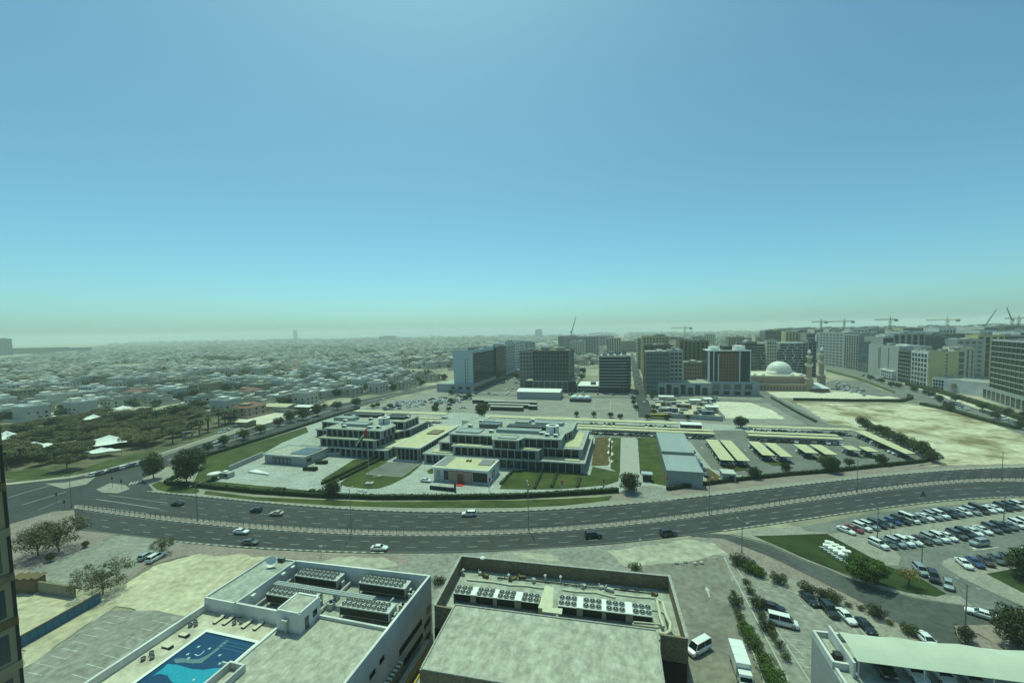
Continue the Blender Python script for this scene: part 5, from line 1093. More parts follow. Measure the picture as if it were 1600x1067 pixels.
mb = MB(); mb.box(-142.5, -142.4, 157.5, 160.5, 1.2, 2.8); gp(mb, 'window', m_glassd, ann)
for name, a, b, h, lab in [('garden_wall', (358, 736), (411, 713), 2.2, 'grey garden wall left of the plaza'), ('garden_wall', (511, 713), (532, 712), 1.8, 'short grey wall right of the west annexe')]: low_wall(a, b, h, .4, m_wallg, lab, name, m_slab)
t = gt('guard_booth', 'small grey guard booth at the plaza corner', 'booth', -165, 137); mb = MB(); mb.box(-167.5, -162.5, 135, 138, 0, 2.2); gp(mb, 'wall', m_wallg, t); mb = MB(); mb.box(-166.8, -164.8, 136, 137.5, 2.2, 2.6); gp(mb, 'roof', m_white, t); mb = MB(); mb.box(-165, -163, 134.95, 135, .9, 1.8); gp(mb, 'window', m_glassd, t)
tp = P(335, 749); t = thing('parasol', 'small white round canopy at the left end of the plaza', 'parasol', (*tp, .1)); MB().lathe([(.02, 3.1), (1.2, 2.95), (2.6, 2.6), (2.6, 2.5), (.02, 2.9)], n=16).build('canopy', m_white, t, smooth=True); MB().cyl(0, 0, 0, 2.7, .12, .12, 8).build('pole', m_grey, t); MB().box(-.9, .9, -.6, .6, 0, 1.).build('bench', m_wood, t)
t = gt('stage_platform', 'low pale rectangular plinth on the plaza', 'plinth', -150, 140); mb = MB(); mb.prism([G(387, 738), G(420, 743), G(419.5, 740), G(400, 735)], .1, .6); gp(mb, 'plinth', m_wall, t)
for i, (a, b) in enumerate([((475, 734), (495, 735)), ((494, 724), (511, 724.5))]): hedge('box_hedge', [a, b], 2., 1.5, ['box hedge in front of the annexe corner', 'box hedge right of the annexe window'][i])
for i, (a, b) in enumerate([((430, 766), (444, 767.5)), ((484, 769), (491, 769.5)), ((496, 769.5), (508, 770.5))]): hedge('box_hedge', [a, b], 2., 1.2, 'low clipped block by the long hedge, %s' % ['leftmost', 'middle', 'right'][i])
# entrance building
gate = gt('entrance_building', 'low entrance building with emblem and red carpet facing the road', 'building', -64, 158)
mb = MB(); mb.box(-75.6, -52, 152.2, 166, 0, 5.0); gp(mb, 'wall', m_wall, gate)
mb = MB(); mb.box(-76.2, -51.8, 151.2, 166.2, 5.003, 5.5, 0, 1); gp(mb, 'roof', [m_white, m_yroof], gate); mb = MB(); parapet(mb, rect(-76, -52, 151.4, 166), 5.503, 5.72, .4); gp(mb, 'roof_edge', m_white, gate)
mb = MB(); mb.box(-75.5, -71.5, 154, 165.5, 5.51, 5.62); mb.box(-58.5, -53, 158, 164.5, 5.51, 5.8); gp(mb, 'roof_hatch', m_grey, gate)
for k in range(2): mb = MB(); mb.box(-64.9+k*1.3, -64.2+k*1.3, 161, 162.6, 5.5, 6.1); gp(mb, 'roof_vent', m_wood, gate)
for u0, u1, mm in [(-71.2, -69.2, m_glassd), (-58.6, -52.6, m_glassd)]: mb = MB(); mb.box(u0, u1, 152.1, 152.2, .6, 4.3); gp(mb, 'window', mm, gate)
mb = MB(); mb.box(-68.8, -59, 151.6, 152.197, 0, 4.4); gp(mb, 'porch', m_pinks, gate); mb = MB(); mb.box(-65, -62.5, 151.5, 151.6, 0, 3.6); gp(mb, 'door', m_brick, gate)
mb = MB(); mb.box(-52, -51.9, 156, 160, 1, 3.6); gp(mb, 'window', m_glassd, gate)
em = MB(); em.v = []; c_ = [( math.cos(k*math.pi/12), math.sin(k*math.pi/12)) for k in range(24)]
em.add([(-73.4+.9*x, 152.13, 3.2+.8*y) for x, y in c_]+[(-73.4+.72*x, 152.13, 3.2+.62*y) for x, y in c_], [(k, (k+1) % 24, 24+(k+1) % 24, 24+k) for k in range(24)])
for k, w in enumerate([.45, .5, .5, .4]): em.box(-73.4-w, -73.4+w, 152.1, 152.15, 2.8+k*.24, 2.9+k*.24)
for k, w in enumerate([1.0, .8]): em.box(-73.4-w, -73.4+w, 152.1, 152.15, 1.7+k*.3, 1.85+k*.3)
gp(em, 'emblem', m_grey, gate)
t = gt('red_carpet', 'red carpet in front of the entrance door', 'carpet', -63, 150); mb = MB(); mb.box(-64.6, -61.4, 147.6, 151.3, .16, .2); gp(mb, 'carpet', m_red, t)
t = gt('sign_wall', 'long low dark sign wall on the forecourt below the carpet', 'sign', -68, 143)
a_, b_ = G(672, 764, 0), G(711, 768, 0); mb = MB(); wall_seg(mb, a_, b_, .6, .1, 1.4); gp(mb, 'wall', m_coil, t); mb = MB(); mb.box(b_[0]-.2, b_[0]+.35, b_[1]-.35, b_[1]+.35, .1, 3.6); gp(mb, 'pylon', m_dark, t)
# grey warehouse
wh = gt('grey_warehouse', 'plain grey warehouse with stepped sheet roof beside the gate tree', 'building', 21, 190)
mb = MB(); mb.box(15.2, 27.9, 165.5, 187, 0, 5.8); mb.box(15.2, 27.9, 187.003, 221, 0, 7.0); gp(mb, 'wall', M('sheet_wall', (.30, .34, .33), .7, scale=.4, var=.06, stretch=(4, 1, .4)), wh)
mb = MB(); mb.box(15.0, 28.1, 165.2, 187, 5.8, 6.1); mb.box(15.0, 28.1, 186.8, 221.2, 7.0, 7.3); gp(mb, 'roof', m_greyr, wh); mb = MB(); mb.box(15.05, 28.05, 186.7, 186.79, 5.9, 7.2); gp(mb, 'roof_step', m_grey, wh)
mb = MB(); mb.box(15.1, 15.19, 165.6, 221, .05, 5.6); gp(mb, 'side_cladding', m_grey, wh)
t = gt('gate_hut', 'small pale concrete hut in the compound fence right of the warehouse', 'hut', 39, 176); mb = MB(); mb.box(36.5, 41.2, 174.8, 180, 0, 3); gp(mb, 'wall', m_wallg, t); mb = MB(); mb.box(36.3, 41.4, 174.6, 180.2, 3, 3.25); gp(mb, 'roof', m_slab, t); mb = MB(); mb.box(38.8, 40.7, 174.7, 174.8, .1, 2.4); gp(mb, 'door', m_dark, t)
t = gt('gate_hut', 'grey gate kiosk beside the big round tree', 'hut', 3, 160); g_ = G(1011, 752); mb = MB(); mb.box(g_[0]-1.6, g_[0]+1.6, g_[1], g_[1]+2.4, 0, 2.6); gp(mb, 'wall', m_dark, t); mb = MB(); mb.box(g_[0]-2.1, g_[0]+2.1, g_[1]-.5, g_[1]+2.8, 2.6, 3.1); gp(mb, 'roof', m_steel, t)
# flags
def flagpole(px, py, pt, label, drape=True):
    x, y = P(px, py); hh = H+ray(px, pt)[2]*math.hypot(x, y)/math.hypot(*ray(px, pt)[:2]); t = thing('flagpole', label, 'flagpole', (x, y, .12), 0, 'flagpoles with red topped flags' if drape else None)
    MB().cyl(0, 0, 0, hh, .11, .06, 8).build('pole', m_steel, t)
    if drape:
        f = tag(MB().box(.1, .75, -.05, .05, hh-1.6, hh-.2).build('flag', m_red, None, (x, y, .12)), label.replace('pole carrying a', ''), 'flag', 'drooping flags')
        bpy.data.objects.remove(f)
        for m_, z0, z1, x0, x1 in ((m_red, hh-1.7, hh-.1, .08, .62), (m_green, hh-3.4, hh-1.703, .08, .26), (m_cloth, hh-3.5, hh-1.703, .263, .45), (m_dark, hh-3.3, hh-1.703, .453, .6)): MB().box(x0, x1, -.06, .06, z0, z1).build('flag', m_, t)
    return t, hh
t, hh = flagpole(577.5, 756.5, 664, 'tall flagpole with a large red, green, white and black flag', False)
MB().box(-1.6, 1.6, -1.2, 1.2, 0, .6).build('plinth', m_conc, t)
xs_, zs_ = np.linspace(0, 1, 19), np.linspace(0, 1, 9)
def flagpt(a, b): return (-.1-4.6*a-.3*b, .5*math.sin(a*7)*a, hh-1-3.3*b*(1-.35*a)-6.2*a**1.15)
for m_, a0, a1, b0, b1 in [(m_red, 0, .28, 0, 1), (m_green, .28, 1, 0, .33), (m_cloth, .28, 1, .33, .67), (m_dark, .28, 1, .67, 1)]:
    mb = MB(); N, K = 14, 4; mb.add([flagpt(a0+(a1-a0)*i/N, b0+(b1-b0)*j/K) for i in range(N+1) for j in range(K+1)], [(i*(K+1)+j, (i+1)*(K+1)+j, (i+1)*(K+1)+j+1, i*(K+1)+j+1) for i in range(N) for j in range(K)]); mb.build('flag', m_, t)
for i, a in enumerate([(824, 770, 753), (877, 766, 750), (942, 763, 748), (1041, 763, 744), (764, 768, 746)]): flagpole(*a, 'short pole carrying a drooping red topped flag, %s along the front lawn' % num[i])
# ------------------------------------------------------------------ sun canopies and the cars under them
def canopy(label, quad, z=3., grp='sun canopies of the compound car park', nm='car_canopy', top=None, postn=8, th=.35):
    c = (sum(p[0] for p in quad)/4, sum(p[1] for p in quad)/4); t = gt(nm, label, 'canopy', c[0], c[1], 0, grp)
    mb = MB(); mb.prism(quad, z-.12, z, 0, 1); gp(mb, 'roof', [m_steel, top or m_yroof], t)
    mb = MB(); parapet(mb, quad, z-th, z-.123, .12); gp(mb, 'fascia', m_coil, t)
    a, b, c2, d_ = [Vector(p) for p in quad]; L1, L2 = (b-a).length, (d_-a).length
    for k in range(postn):
        f = (k+.5)/postn; p = (a.lerp(b, f)+d_.lerp(c2, f))/2 if L1 > L2 else (a.lerp(d_, f)+b.lerp(c2, f))/2
        mb = MB(); mb.cyl(p.x, p.y, 0, z-.12, .09, .09, 6); gp(mb, 'post', m_grey, t)
    return t
def gu(px, py, z=3.): return G(px, py, z)
uA = gu(558, 640.5)[0]; uB = gu(700.5, 645.5)[0]
canopy('long canopy behind the west office block', rect(uA, uB, 264, 270)); canopy('short upper canopy behind the assembly hall', rect(gu(652, 651.5)[0], uB+2, 250, 255)); canopy('short lower canopy behind the assembly hall', rect(gu(652, 656)[0], uB+1, 241, 246))
canopy('longest canopy, topmost of the centre rows', rect(gu(762, 648)[0], 30.5, 262, 268), postn=14); canopy('upper canopy of the centre pair', rect(gu(903, 662)[0], 46.8, 247, 251), postn=12); canopy('lower canopy of the centre pair', rect(gu(903, 667)[0], 46.3, 240.2, 244.4), postn=12)
canopy('top canopy of the right rows', rect(67.5, 118, 262, 266.5), postn=10); canopy('middle canopy of the right rows', rect(63, 106, 247, 251)); canopy('lower canopy of the right rows', rect(62.6, 105, 240.3, 244.4))
for lab, u0, u1, v0, v1 in [('leftmost of the slanting canopies', 39.4, 45, 193.4, 228.4), ('second slanting canopy from the left', 46.1, 51.2, 194, 228.2), ('third slanting canopy from the left', 58.8, 63.9, 204.5, 228.4), ('fourth slanting canopy from the left', 65.6, 70.4, 203.7, 226.6),
    ('fifth slanting canopy from the left', 78, 83.3, 212, 226.8), ('sixth slanting canopy from the left', 85.3, 90.2, 211, 227.8), ('seventh slanting canopy, short', 98.4, 103, 220.7, 228.2), ('eighth slanting canopy, short', 105, 109.6, 219.6, 227.8)]: canopy(lab, rect(u0, u1, v0, v1), postn=4)
canopy('diagonal canopy in front of the dark tree clump', [(118.6, 218.7), (123, 219.5), (124.3, 263), (118.6, 260.8)])
t = gt('site_cabin', 'small hut with white roof between the long canopies', 'hut', 36, 262); mb = MB(); mb.box(31.5, 42.5, 257.5, 264, 0, 3.6); gp(mb, 'wall', m_wood, t); mb = MB(); mb.box(31.2, 42.8, 257.2, 264.3, 3.6, 3.9); gp(mb, 'roof', m_white, t); mb = MB(); mb.box(33, 35, 257.4, 257.5, .1, 2.4); gp(mb, 'door', m_dark, t)
t = gt('service_building', 'pale service building between hall and far car park', 'building', -112, 250); q = [G(704, 664, 0), G(748, 664, 0)]; mb = MB(); mb.box(-98, -84, 238, 252, 0, 5); mb.box(-84, -76, 236, 246, 0, 3.4); gp(mb, 'wall', m_wall, t); mb = MB(); mb.box(-98.2, -83.8, 237.8, 252.2, 5, 5.3); gp(mb, 'roof', m_roof2, t)
for k in range(2): mb = MB(); mb.box(-96+k*5, -93+k*5, 237.9, 238, 1.2, 3.2); gp(mb, 'window', m_glassd, t)
rng = random.Random(12); cc = ['white', 'white', 'silver', 'black', 'grey', 'white', 'brown', 'blue', 'grey']; cnt = 0
def under(u0, u1, v, label, step=2.75, kinds=('sedan', 'suv', 'hatchback'), ax=math.pi/2, z=.14, skip=.14):
    n = int(abs(u1-u0)/step); g = label
    for i in range(n):
        if rng.random() < skip: continue
        u = u0+(i+.5)*(u1-u0)/n; x, y = W(u, v+rng.uniform(-.3, .3)); c_ = rng.choice(cc)
        car(rng.choice(kinds), c_, x, y, -AZ+ax+(math.pi if rng.random() < .3 else 0), '%s car %s' % (c_, label), g, z, False)
under(gu(905, 667)[0], 46, 241.0, 'parked under the lower canopy of the centre pair'); under(63, 105, 241.0, 'parked under the lower canopy of the right rows'); under(68, 117, 262.5, 'parked under the top canopy of the right rows')
under(-58, 30, 262.6, 'parked under the longest centre canopy', skip=.3); under(gu(652, 656)[0], uB, 241.6, 'parked under the short canopies behind the hall')
def under_v(u, v0, v1, label):
    n = int((v1-v0)/2.8)
    for i in range(n):
        if rng.random() < .15: continue
        x, y = W(u+rng.uniform(-.2, .2), v0+(i+.5)*(v1-v0)/n); c_ = rng.choice(cc); car(rng.choice(('sedan', 'suv')), c_, x, y, -AZ, '%s car %s' % (c_, label), label, .14, i > 0 and False)
for u, v0, v1, l in [(41.8, 194, 228, 'under the leftmost slanting canopy'), (48.2, 195, 228, 'under the second slanting canopy'), (61, 205, 228, 'under the third slanting canopy'), (67.6, 204, 226, 'under the fourth slanting canopy'), (80.2, 212.5, 226.5, 'under the fifth slanting canopy'), (87.4, 211.5, 227.5, 'under the sixth slanting canopy'),
    (100.3, 221, 228, 'under the seventh slanting canopy'), (107, 220, 227.5, 'under the eighth slanting canopy'), (120.2, 219.5, 260, 'under the diagonal canopy')]: under_v(u, v0, v1, 'parked '+l)
under(30.5, 36.5, 200, 'in the open bays right of the warehouse') if False else [car('sedan', rng.choice(cc), *W(31.2, 180+i*6.2), -AZ+1.57, 'car parked against the right side of the warehouse, %s from the front' % num[i], 'cars beside the warehouse', .14, False) for i in range(6)]
# ------------------------------------------------------------------ towers and blocks
TG = None
def tower(label, v, xl, xr, yt, depth, wall, nz, nx, ns, kind='win', gm=None, fr=None, wf=.62, hf=.55, z0=0., side=None, plant=True, ledge=None, name='office_tower', cap=70, us=None, zt=None, glassbox=None):
    if us: u0, u1 = us
    else: u0, u1 = onv(xl, yt, v)[0], onv(xr, yt, v)[0]
    z1 = zt or onv(xl, yt, v)[1]
    t = gt(name, label, 'building', (u0+u1)/2, v)
    mb = MB(); mb.box(u0, u1, v, v+depth, z0, z1, 0, 1); gp(mb, 'wall', [wall, m_roof2], t)
    mb = MB(); parapet(mb, rect(u0+.15, u1-.15, v+.15, v+depth-.15), z1, z1+1.1, .3); gp(mb, 'parapet', wall, t)
    rg = random.Random(int(xl*7+yt)); w, d = u1-u0, depth
    if plant:
        for k in range(rg.randint(2, 4)):
            a, b = rg.uniform(.1, .6), rg.uniform(.08, .6); mb = MB(); mb.box(u0+w*a, u0+w*(a+rg.uniform(.15, .33)), v+d*b, v+d*(b+rg.uniform(.15, .3)), z1+.003, z1+rg.uniform(1.4, 3.4)); gp(mb, 'plant_room', rg.choice([m_conc, m_wall, m_grey]), t)
    gm = gm or m_glass; sd = side or ('E' if (u0+u1)/2 < 0 else 'W'); su = u1 if sd == 'E' else u0; zb = z0+1.0
    if kind == 'win':
        facade(t, 'S', u0+w*.04, u1-w*.04, v, zb, z1-.5, nx, nz, wf, hf, gm, fr, cap=cap)
        if ns: facade(t, sd, v+d*.04, v+d*.96, su, zb, z1-.5, ns, nz, wf, hf, gm, fr, cap=30)
    else:
        fh = (z1-zb)/nz
        if kind in ('ribbon', 'grid'):
            for k in range(nz):
                mb = MB(); mb.box(u0+.4, u1-.4, v-.1, v+.01, zb+fh*k+fh*.12, zb+fh*(k+.93)); gp(mb, 'window_band', gm, t)
                if ns: mb = MB(); x = su+(.1 if sd == 'E' else -.1); mb.box(min(su, x), max(su, x), v+.4, v+d-.4, zb+fh*k+fh*.12, zb+fh*(k+.93)); gp(mb, 'window_band', gm, t)
                if ledge: mb = MB(); mb.box(u0-.4, u1+.4, v-.55, v+d-.1, zb+fh*(k+.95), zb+fh*(k+1.04)); gp(mb, 'ledge', ledge, t)
            if kind == 'grid':
                mb = MB()
                for i in range(nx+1): a = u0+.2+(w-.4)*i/nx; mb.box(a-.13, a+.13, v-.4, v+.0, zb, z1)
                for i in range((ns or 0)+1 if ns else 0): b = v+.2+(d-.4)*i/ns; mb.box(su-.5, su+.5, b-.18, b+.18, zb, z1)
                gp(mb, 'mullions', fr or ledge or wall, t)
        if kind == 'fins':
            for i in range(nx):
                a = u0+w*(i+.5)/nx; mb = MB(); mb.box(a-w/nx*wf/2, a+w/nx*wf/2, v-.1, v+.01, zb, z1-1)
                for k in range(nz): mb.box(a-w/nx*wf/2, a+w/nx*wf/2, v-.14, v-.003, zb+(z1-zb)*k/nz, zb+(z1-zb)*k/nz+.5, 1)
                gp(mb, 'window_strip', [gm, wall], t)
            if ns:
                for i in range(ns): b = v+d*(i+.5)/ns; mb = MB(); mb.box(su-.1, su+.1, b-d/ns*wf/2, b+d/ns*wf/2, zb, z1-1); gp(mb, 'window_strip', gm, t)
    return t, u0, u1, z1
# left cluster along the street to the beach side
t, u0, u1, z1 = tower('pale blue-grey slab tower with a narrow slot and dark glazed flank, leftmost of the towers', 390.5, 708, 738, 549, 70, M('wall_bluegrey', (.46, .53, .54), .8, scale=.3, var=.05), 10, 1, 0, 'none', name='slab_tower')
mb = MB(); mb.box(u1-8.2, u1-7.7, 390.4, 390.5, 8, 33); gp(mb, 'slot_window', m_dark, t)
for k in range(8): mb = MB(); mb.box(u1-6.2, u1-5.2, 390.4, 390.5, 9+k*3.3, 10+k*3.3); gp(mb, 'window', m_glassd, t)
for k in range(9): mb = MB(); mb.box(u1, u1+.3, 392, 459, 7.6+k*3.5, 10.8+k*3.5); gp(mb, 'window_band', m_glassd, t)
mb = MB()
for k in range(12): mb.box(u1-.1, u1+.6, 394+k*5.6, 394.3+k*5.6, 7, 38)
gp(mb, 'mullions', m_glasst, t)
pl_ = gt('podium', 'low pale podium in front and left of the slab tower', 'building', -165, 386); ul = onv(683, 612, 386)[0]
mb = MB(); mb.box(ul, u1+1.6, 386, 470, 0, 8.2, 0, 1); gp(mb, 'wall', [m_wallg, m_roof2], pl_)
for k in range(3): mb = MB(); x = u1-22+k*8; mb.box(x, x+4, 385.9, 386, 3, 5.6); gp(mb, 'window', m_glassd, pl_)
mb = MB(); mb.box(u1+1.6, u1+1.7, 388, 470, .5, 5); gp(mb, 'window_band', m_glassd, pl_)
tower('dark glass block just behind the pale slab tower', 462, 748, 774.5, 544, 42, m_glassd, 11, 6, 7, 'ribbon', m_glassd)
tower('grey apartment block with balconies, second behind the slab tower', 508, 766, 788, 541, 55, m_wallg, 11, 4, 8, 'win', fr=m_conc, hf=.5)
tower('white rendered block with a slim profile, third along the left street', 572, 780, 805, 535, 60, m_wall, 11, 4, 5, 'win')
tower('grey flats beyond the white block on the left street', 655, 806, 826, 536, 50, m_wallg, 10, 4, 5, 'win', cap=30)
tp_ = gt('podium', 'long street podium running back between the left towers', 'building', -150, 500); mb = MB(); mb.box(-153, -146.5, 470.2, 640, 0, 7.5, 0, 1); gp(mb, 'wall', [m_wallg, m_roof2], tp_); mb = MB(); mb.box(-146.5, -146.4, 472, 638, 1, 5); gp(mb, 'window_band', m_glassd, tp_)
# grid tower
def base_v(px, py): return G(px, py)[1]
v = base_v(860, 611); t, u0, u1, z1 = tower('dark gridded office tower with beige frames, above the white shed', v, 831.5, 889, 549, 38, m_brown, 10, 12, 8, 'grid', m_glassd, m_conc, ledge=m_olive, side='E')
tower('curved pale wing of flats at the left shoulder of the gridded tower', v+22, 811, 832, 549, 30, m_conc, 9, 4, 0, 'win')
pd = gt('podium', 'black podium under the gridded tower', 'building', (u0+u1)/2, v); mb = MB(); mb.box(u0-7, u1+7, v-3, v+36, 0, 10.5, 0, 1); gp(mb, 'wall', [m_glassd, m_roof2], pd); mb = MB(); mb.box(u0+1, u1-.5, v-3.5, v-3.1, 9.9, 10.7); gp(mb, 'cornice', m_cream, pd); mb = MB(); mb.box(u0+1, u1-1, v-3.2, v-3.003, 1, 9); gp(mb, 'window_band', m_glass, pd)
mb = MB()
for k in range(7): a = u0+1+k*(u1-u0-2)/6; mb.box(a-.2, a+.2, v-3.5, v-3.21, .5, 9.9)
gp(mb, 'mullions', m_slab, pd)
# rounded dark tower
v = base_v(960, 614); ua = onv(936, 560, v)[0]; ub = onv(985, 560, v)[0]; zt_ = onv(936, 556, v)[1]
t = gt('round_tower', 'dark tower with a rounded corner and thin white floor lines', 'building', (ua+ub)/2, v)
def rfoot(o): 
    r = 9; pts = [(ua-o, v-o), (ub-r, v-o)]+[(ub-r+(r+o)*math.sin(a), v+r-(r+o)*math.cos(a)) for a in np.linspace(.15, math.pi/2, 7)]+[(ub+o, v+34), (ua-o, v+34)]; return pts
mb = MB(); mb.prism(rfoot(0), 0, zt_, 0, 1); gp(mb, 'wall', [m_glassd, m_roof2], t)
for k in range(11): mb = MB(); mb.prism(rfoot(.8), 5.5+k*(zt_-5.5)/10.5, 5.5+k*(zt_-5.5)/10.5+.7); gp(mb, 'floor_slab', m_wallg if k % 2 else m_steel, t)
for k in range(4): mb = MB(); x = ua+3+k*6; mb.box(x, x+4, v+6+k*3, v+14, zt_+.003, zt_+2+k); gp(mb, 'plant_room', m_grey, t)
pd = gt('podium', 'low podium with bright white roof left of the rounded tower', 'building', ua-10, v); ul = onv(902, 600, v)[0]
mb = MB(); mb.box(ul, ua-.9, v-1, v+34, 0, 6.5, 0, 1); gp(mb, 'wall', [m_wallg, m_white], pd); mb = MB(); mb.box(ul+.5, ua-1.2, v-1.1, v-1, 1, 3); gp(mb, 'window_band', m_glassd, pd); mb = MB(); mb.box(ul+.5, ua-1.2, v-1.1, v-1, 4, 5.6); gp(mb, 'window_band', m_glassd, pd); mb = MB(); mb.box(ul+12, ul+17, v+8, v+14, 6.503, 9); gp(mb, 'plant_room', m_glasst, pd)
# tower pair right of the street
v = base_v(1030, 616)
tower('tall glass and concrete tower with blue bays right of the far street', v, 1010, 1046, 551, 40, m_brown, 10, 7, 7, 'grid', m_glassb, m_olive, ledge=m_wallg, side='W')
tower('concrete tower section with red tinted balconies joined to the glass tower', v+4, 1046.5, 1067, 549, 34, m_wallg, 10, 3, 0, 'win', m_glassd, m_brick, wf=.7)
tower('tall dark rear section with roof rigs behind the glass tower', v+46, 1006, 1052, 541, 30, m_brown, 12, 6, 4, 'win', cap=20)
pd = gt('podium', 'grey podium with tall openings between the glass tower and hotel', 'building', 60, v); ul, ur = onv(1028, 612, v-2)[0], onv(1112, 612, v-2)[0]
mb = MB(); mb.box(ul, ur, v-2, v+20, 0, 11, 0, 1); gp(mb, 'wall', [m_wallg, m_roof2], pd)
for k in range(7): mb = MB(); x = ul+1.5+k*(ur-ul-3)/7; mb.box(x, x+(ur-ul)/11, v-2.1, v-2, .5, 9.5 if k % 2 else 7); gp(mb, 'window', m_glassd, pd)
# hotel
v = base_v(1140, 616); ua, ub = onv(1106, 560, v)[0], onv(1173, 560, v)[0]; zt_ = onv(1106, 548, v)[1]
t = gt('hotel', 'white framed hotel with brick red centre and dark glass edges', 'building', (ua+ub)/2, v)
mb = MB(); mb.box(ua, ub, v, v+30, 0, zt_, 0, 1); gp(mb, 'wall', [m_glassd, m_white], t); w = ub-ua
for a, b, zz in [(0, .025, 0), (.13, .15, 0), (.24, .26, 1), (.74, .76, 0), (.985, 1.0, 0), (.03, .045, 0)]: mb = MB(); mb.box(ua+w*a, ua+w*b, v-.7, v+.2, 11, zt_-3*zz); gp(mb, 'frame', m_white, t)
mb = MB(); mb.box(ua-.2, ub+.2, v-.8, v+.2, zt_-.6, zt_+.6); mb.box(ua-.2, ub+.2, v-.9, v+.2, 10.4, 11.2); gp(mb, 'frame', m_white, t)
mb = MB(); mb.box(ua+w*.27, ua+w*.73, v-.25, v, 11.5, zt_-2.5); gp(mb, 'brick_panel', m_brick, t)
ORI[t.name] = ((ua+ub)/2, v, 0); facade(t, 'S', ua+w*.28, ua+w*.72, v-.25, 11.5, zt_-3, 6, 9, .35, .45, m_glassd)
for k in range(3): mb = MB(); mb.box(ua+w*(.1+.3*k), ua+w*(.3+.3*k), v+5, v+20, zt_+.003, zt_+3.2+k*.4); gp(mb, 'plant_room', m_white if k != 1 else m_dark, t)
mb = MB(); mb.box(ua-6, ub+6, v-5, v+25, 0, 10.4, 0, 1); gp(mb, 'podium', [m_wallg, m_roof2], t)
for k in range(5): mb = MB(); x = ua-5+k*(w+8)/5; mb.box(x, x+w/6, v-5.1, v-5, 5, 9.6); gp(mb, 'window', m_glasst, t); mb = MB(); mb.box(x, x+w/7, v-5.1, v-5, .4, 3.6); gp(mb, 'window', m_glassd, t)
# behind the front row
tower('beige tower standing over the far street, behind the glass tower', 560, 1003, 1046, 527, 45, m_beige, 13, 8, 6, 'win', fr=None, cap=60)
tower('brown finned tower between the glass tower and the hotel', 505, 1062, 1108, 534, 36, m_brown, 11, 7, 0, 'fins', m_glassd, wf=.45)
tower('low pinkish block with small windows behind the podium', 470, 1068, 1106, 567, 30, m_pinks, 5, 9, 0, 'win', m_glasst, wf=.5, hf=.4)
tower('grey block left behind the glass tower at the street', 640, 996, 1012, 530, 60, m_conc, 11, 3, 6, 'win', cap=20)
tower('distant pale row of flats behind the rounded tower', 980, 880, 935, 527, 30, m_conc, 6, 22, 0, 'fins', m_glasst, wf=.5, name='apartment_row', plant=False)
tower('dark flats right behind the hotel, left of the mosque dome', 520, 1165, 1183, 536, 40, m_glassd, 10, 3, 3, 'ribbon', ledge=m_wallg)
# staggered facade block behind the mosque
v = 568; ua, ub, zt_ = onv(1166, 560, v)[0], onv(1263, 560, v)[0], onv(1170, 536, v)[1]; w = ub-ua
t = gt('patterned_block', 'long white block with staggered brick-like dark windows behind the mosque', 'building', (ua+ub)/2, v)
mb = MB(); mb.box(ua, ub, v, v+30, 0, zt_, 0, 1); gp(mb, 'wall', [m_wall, m_roof2], t); rg = random.Random(2); n = 0
for k in range(11):
    x = ua+.8+(k % 2)*2.5
    while x < ub-4:
        L = rg.choice([5, 7, 9]); 
        if not (ua+w*.33 < x+L/2 < ua+w*.5):
            mb = MB(); mb.box(x, min(x+L, ub-.8), v-.15, v, 4+k*(zt_-5)/11, 4+(k+.72)*(zt_-5)/11); gp(mb, 'window', m_glassd, t); n += 1
        x += L+.9
tower('cream tower with paired windows in the middle of the patterned block', 560, 1198, 1214, 533, 8, m_cream, 10, 4, 0, 'win', wf=.5, hf=.5)
tower('dark balcony block at the right end of the patterned block', 560, 1263, 1276, 535, 34, m_glassd, 10, 2, 6, 'grid', m_glassd, m_slab, ledge=m_slab, side='W')
# mosque
t = gt('mosque', 'pinkish mosque with a large white dome', 'mosque', 145, 445); v = 440; ua, ub = onv(1174, 608, v)[0], onv(1266, 608, v)[0]
mb = MB(); mb.box(ua, ub, v, v+52, 0, 12); mb.box(ua-2, ub+2, v-5, v-.003, 0, 6.2); gp(mb, 'wall', m_pinks, t)
for i in range(18):
    x = ua+2+(ub-ua-4)*i/17; mb = MB(); mb.box(x-.6, x+.6, v-5.08, v-5, 1.4, 4.6); gp(mb, 'window', m_brown, t)
mb = MB(); mb.box(ua-.4, ub+.4, v-.4, v+52.4, 12, 12.6); mb.box(ua-2.3, ub+2.3, v-5.3, v-5.0, 6.2, 6.8); parapet(mb, rect(ua, ub, v, v+52), 12.6, 13.5, .4); gp(mb, 'cornice', m_cream, t)
dc = onv(1217, 586, v+28)[0]; mb = MB(); mb.lathe([(11.2, 12.6), (11.2, 15)]+[(11*math.cos(a), 15+10*math.sin(a)) for a in np.linspace(0, math.pi/2-.03, 10)], dc, v+28, 36); gp(mb, 'dome', M('dome_white', (.70, .70, .62), .5, scale=.2, var=.03), t, smooth=True)
mb = MB(); mb.cyl(dc, v+28, 24.8, 27.5, .25, .05, 8); gp(mb, 'finial', m_steel, t)
mb = MB(); [mb.lathe([(1.6, 12.6), (1.6, 13.5)]+[(1.6*math.cos(a), 13.5+1.6*math.sin(a)) for a in np.linspace(0, 1.5, 5)], ua+(ub-ua)*f, v+8, 12) for f in (.1, .25, .75, .9)]; gp(mb, 'small_domes', m_white, t)
